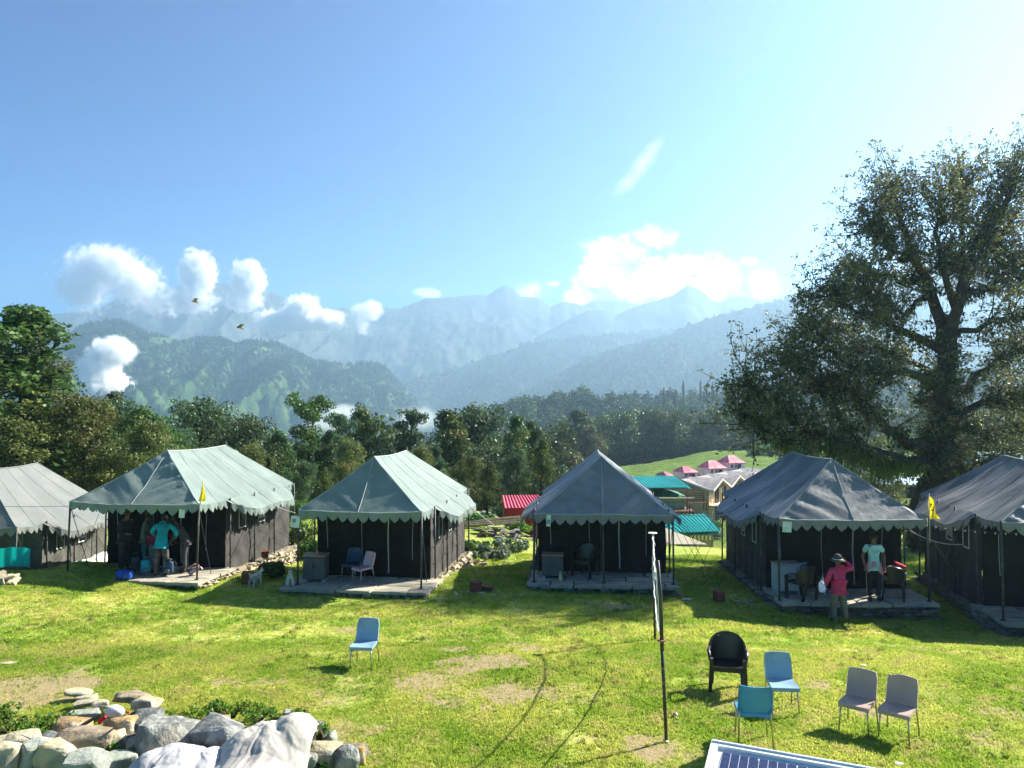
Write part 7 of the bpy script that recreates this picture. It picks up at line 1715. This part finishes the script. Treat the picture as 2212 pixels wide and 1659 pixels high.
# covers
M_sack = mat("white_groundsheet", (0.40, 0.375, 0.33), (0.46, 0.43, 0.39), 2.2, .8, .6, 7, c3=(0.29, 0.27, 0.25), s3=1.4, detail=6)
def cover(label, px0, px1, d0, d1, peaks, seed, m):
    a = P(px0, 1659, d0); b2 = P(px1, 1659, d0); t = thing('groundsheet', label, 'sheet', (0, 0, 0)); zb = .2
    def fn(u, v):
        x = a.x + (b2.x - a.x) * u; y = d0 - .8 + (d1 - d0 + .8) * (.45 + .55 * v if v > .0 else 0); z = zb
        for (pu, pv, h, su, sv) in peaks: z = max(z, zb + h * max(0, 1 - ((u - pu) / su) ** 2 * .9 - ((v - pv) / sv) ** 2) ** .55 if (1 - ((u - pu) / su) ** 2 * .9 - ((v - pv) / sv) ** 2) > 0 else z)
        an = math.atan2(y - d0 - .3, x - (a.x + b2.x) / 2); rd = math.hypot(x - (a.x + b2.x) / 2, y - d0 - .3)
        f_ = fb(x * 2.6 + seed, y * 2.0, seed) * .14 - .06 * abs(fb(an * 3.1 + 1.2 * fb(x * 3, y * 3, 2) + seed, rd * 1.6, seed + 2)) - .035 * abs(fb(x * 8 + y * 5, y * 7 - x * 5, seed + 5)) 
        return (x + .06 * fb(y * 4, x, seed), y, z + f_ * (1 if z > zb + .02 else .4))
    b = MB(); b.grid(fn, 90, 60); b.build('sheet', m, t, True); return t
cover("big crumpled off white groundsheet thrown over boulders at the bottom", 448, 665, 9.0, 9.75, [(.5, .45, .72, .62, .75), (.75, .6, .78, .4, .6), (.2, .3, .5, .4, .7)], 3, M_sack)
cover("greyish white groundsheet over a boulder left of the bigger one", 278, 474, 8.95, 9.5, [(.5, .4, .58, .55, .8), (.25, .4, .54, .35, .7), (.8, .45, .52, .3, .7)], 9, mat("grey_groundsheet", (0.384, 0.384, 0.384), (0.448, 0.448, 0.456), 2.2, .8, .6, 7, c3=(0.288, 0.288, 0.296), s3=1.6, detail=6))
# clothes drying on the stones
def cloth_lump(name, label, px, py, d, nodes, edges, radii, m):
    p = P(px, py, d); t = skin(name, nodes, edges, radii, m, 2, 0); t.location = p; tag(t, label, 'clothes', "clothes drying on the boulders")
cloth_lump('white_cloth', "white cloth draped over the stones of the pile", 248, 1536, 10.6, [(-.14, 0, -.03), (0, 0, .02), (.14, 0, -.04)], [(0, 1), (1, 2)], [.07, .10, .06], mat("white_cotton", (.7, .7, .68)))
cloth_lump('black_jacket', "black jacket draped over the dark boulder", 312, 1548, 10.35, [(-.2, 0, .0), (-.05, 0, .06), (.12, 0, .04), (.27, .0, -.06), (.33, -.05, -.17)], [(0, 1), (1, 2), (2, 3), (3, 4)], [.04, .06, .07, .07, .04], mat("dark_navy_cloth", (.025, .03, .045), (.04, .045, .06), 6, .85, .8, 14))
cloth_lump('red_strap', "red strap end lying on the tan block", 214, 1556, 10.3, [(0, 0, -.05), (.02, -.01, 0), (.06, 0, .03), (.1, 0, .05)], [(0, 1), (1, 2), (2, 3)], [.03, .035, .025, .03], mat("red_webbing", (.5, .01, .04)))
cloth_lump('red_buckle', "small red buckle on the black jacket's collar", 276, 1538, 10.3, [(0, 0, -.02), (0, 0, .02)], [(0, 1)], [.03, .03], bpy.data.materials["red_webbing"])
cloth_lump('black_strap', "long black strap trailing down to the left over the stones", 150, 1590, 9.75, [(.3, .2, .2), (.15, .1, .12), (0, 0, .02), (-.2, -.1, -.1), (-.32, -.15, -.2)], [(0, 1), (1, 2), (2, 3), (3, 4)], [.02, .025, .03, .03, .015], M_blackc)
# weeds among the boulders
for i, (px, py, d, r, h, n) in enumerate([(20, 1568, 10.5, .4, .25, 700), (75, 1572, 10.45, .4, .22, 700), (125, 1560, 10.7, .35, .2, 600), (350, 1548, 10.7, .3, .22, 600), (395, 1548, 10.75, .25, .2, 500), (450, 1538, 11.0, .3, .26, 600), (500, 1535, 11.0, .32, .28, 700), (555, 1540, 10.9, .35, .26, 700),
      (600, 1548, 10.7, .3, .22, 600), (640, 1556, 10.5, .22, .2, 400), (690, 1590, 10.1, .16, .25, 400), (660, 1618, 9.6, .2, .22, 400), (665, 1655, 9.2, .3, .16, 500), (180, 1640, 9.4, .1, .16, 150), (235, 1628, 9.5, .12, .2, 200), (70, 1600, 9.7, .15, .15, 200), (330, 1575, 10.1, .08, .2, 120), (0, 1548, 10.9, .4, .2, 500)]):
    p = P(px, py, d); p.z = min(p.z, gz(p.x, p.y) + (.1 if n > 450 else .25)) 
    bush(["leafy weeds at the left edge beside the boulders", "weeds between the soil patch and the orange boulder", "low weeds behind the flat stones", "bright weeds right of the black jacket", "small weeds behind the streaked boulder", "yellowing weed clump behind the dark slate boulder", "tallest weed clump behind the pile", "leafy weed clump behind the white cover", "weeds at the back right of the white cover", "short weeds before the small grey stone", "leafy sprig beside the little grey stones", "sprig between the white cover and the yellow boulder", "weeds at the bottom right of the pile", "tuft growing before the large brown boulder", "grass tuft between slabs left of the streaked boulder", "dry sprig on the cream boulder", "thin sprig in the dark boulder's shade", "weeds farther back at the left edge"][i],
         p, r * .9, h * .62, 500 + i, M_weed, int(n * .6), .026, 'weed', "weeds around the foreground boulders", 'weed')
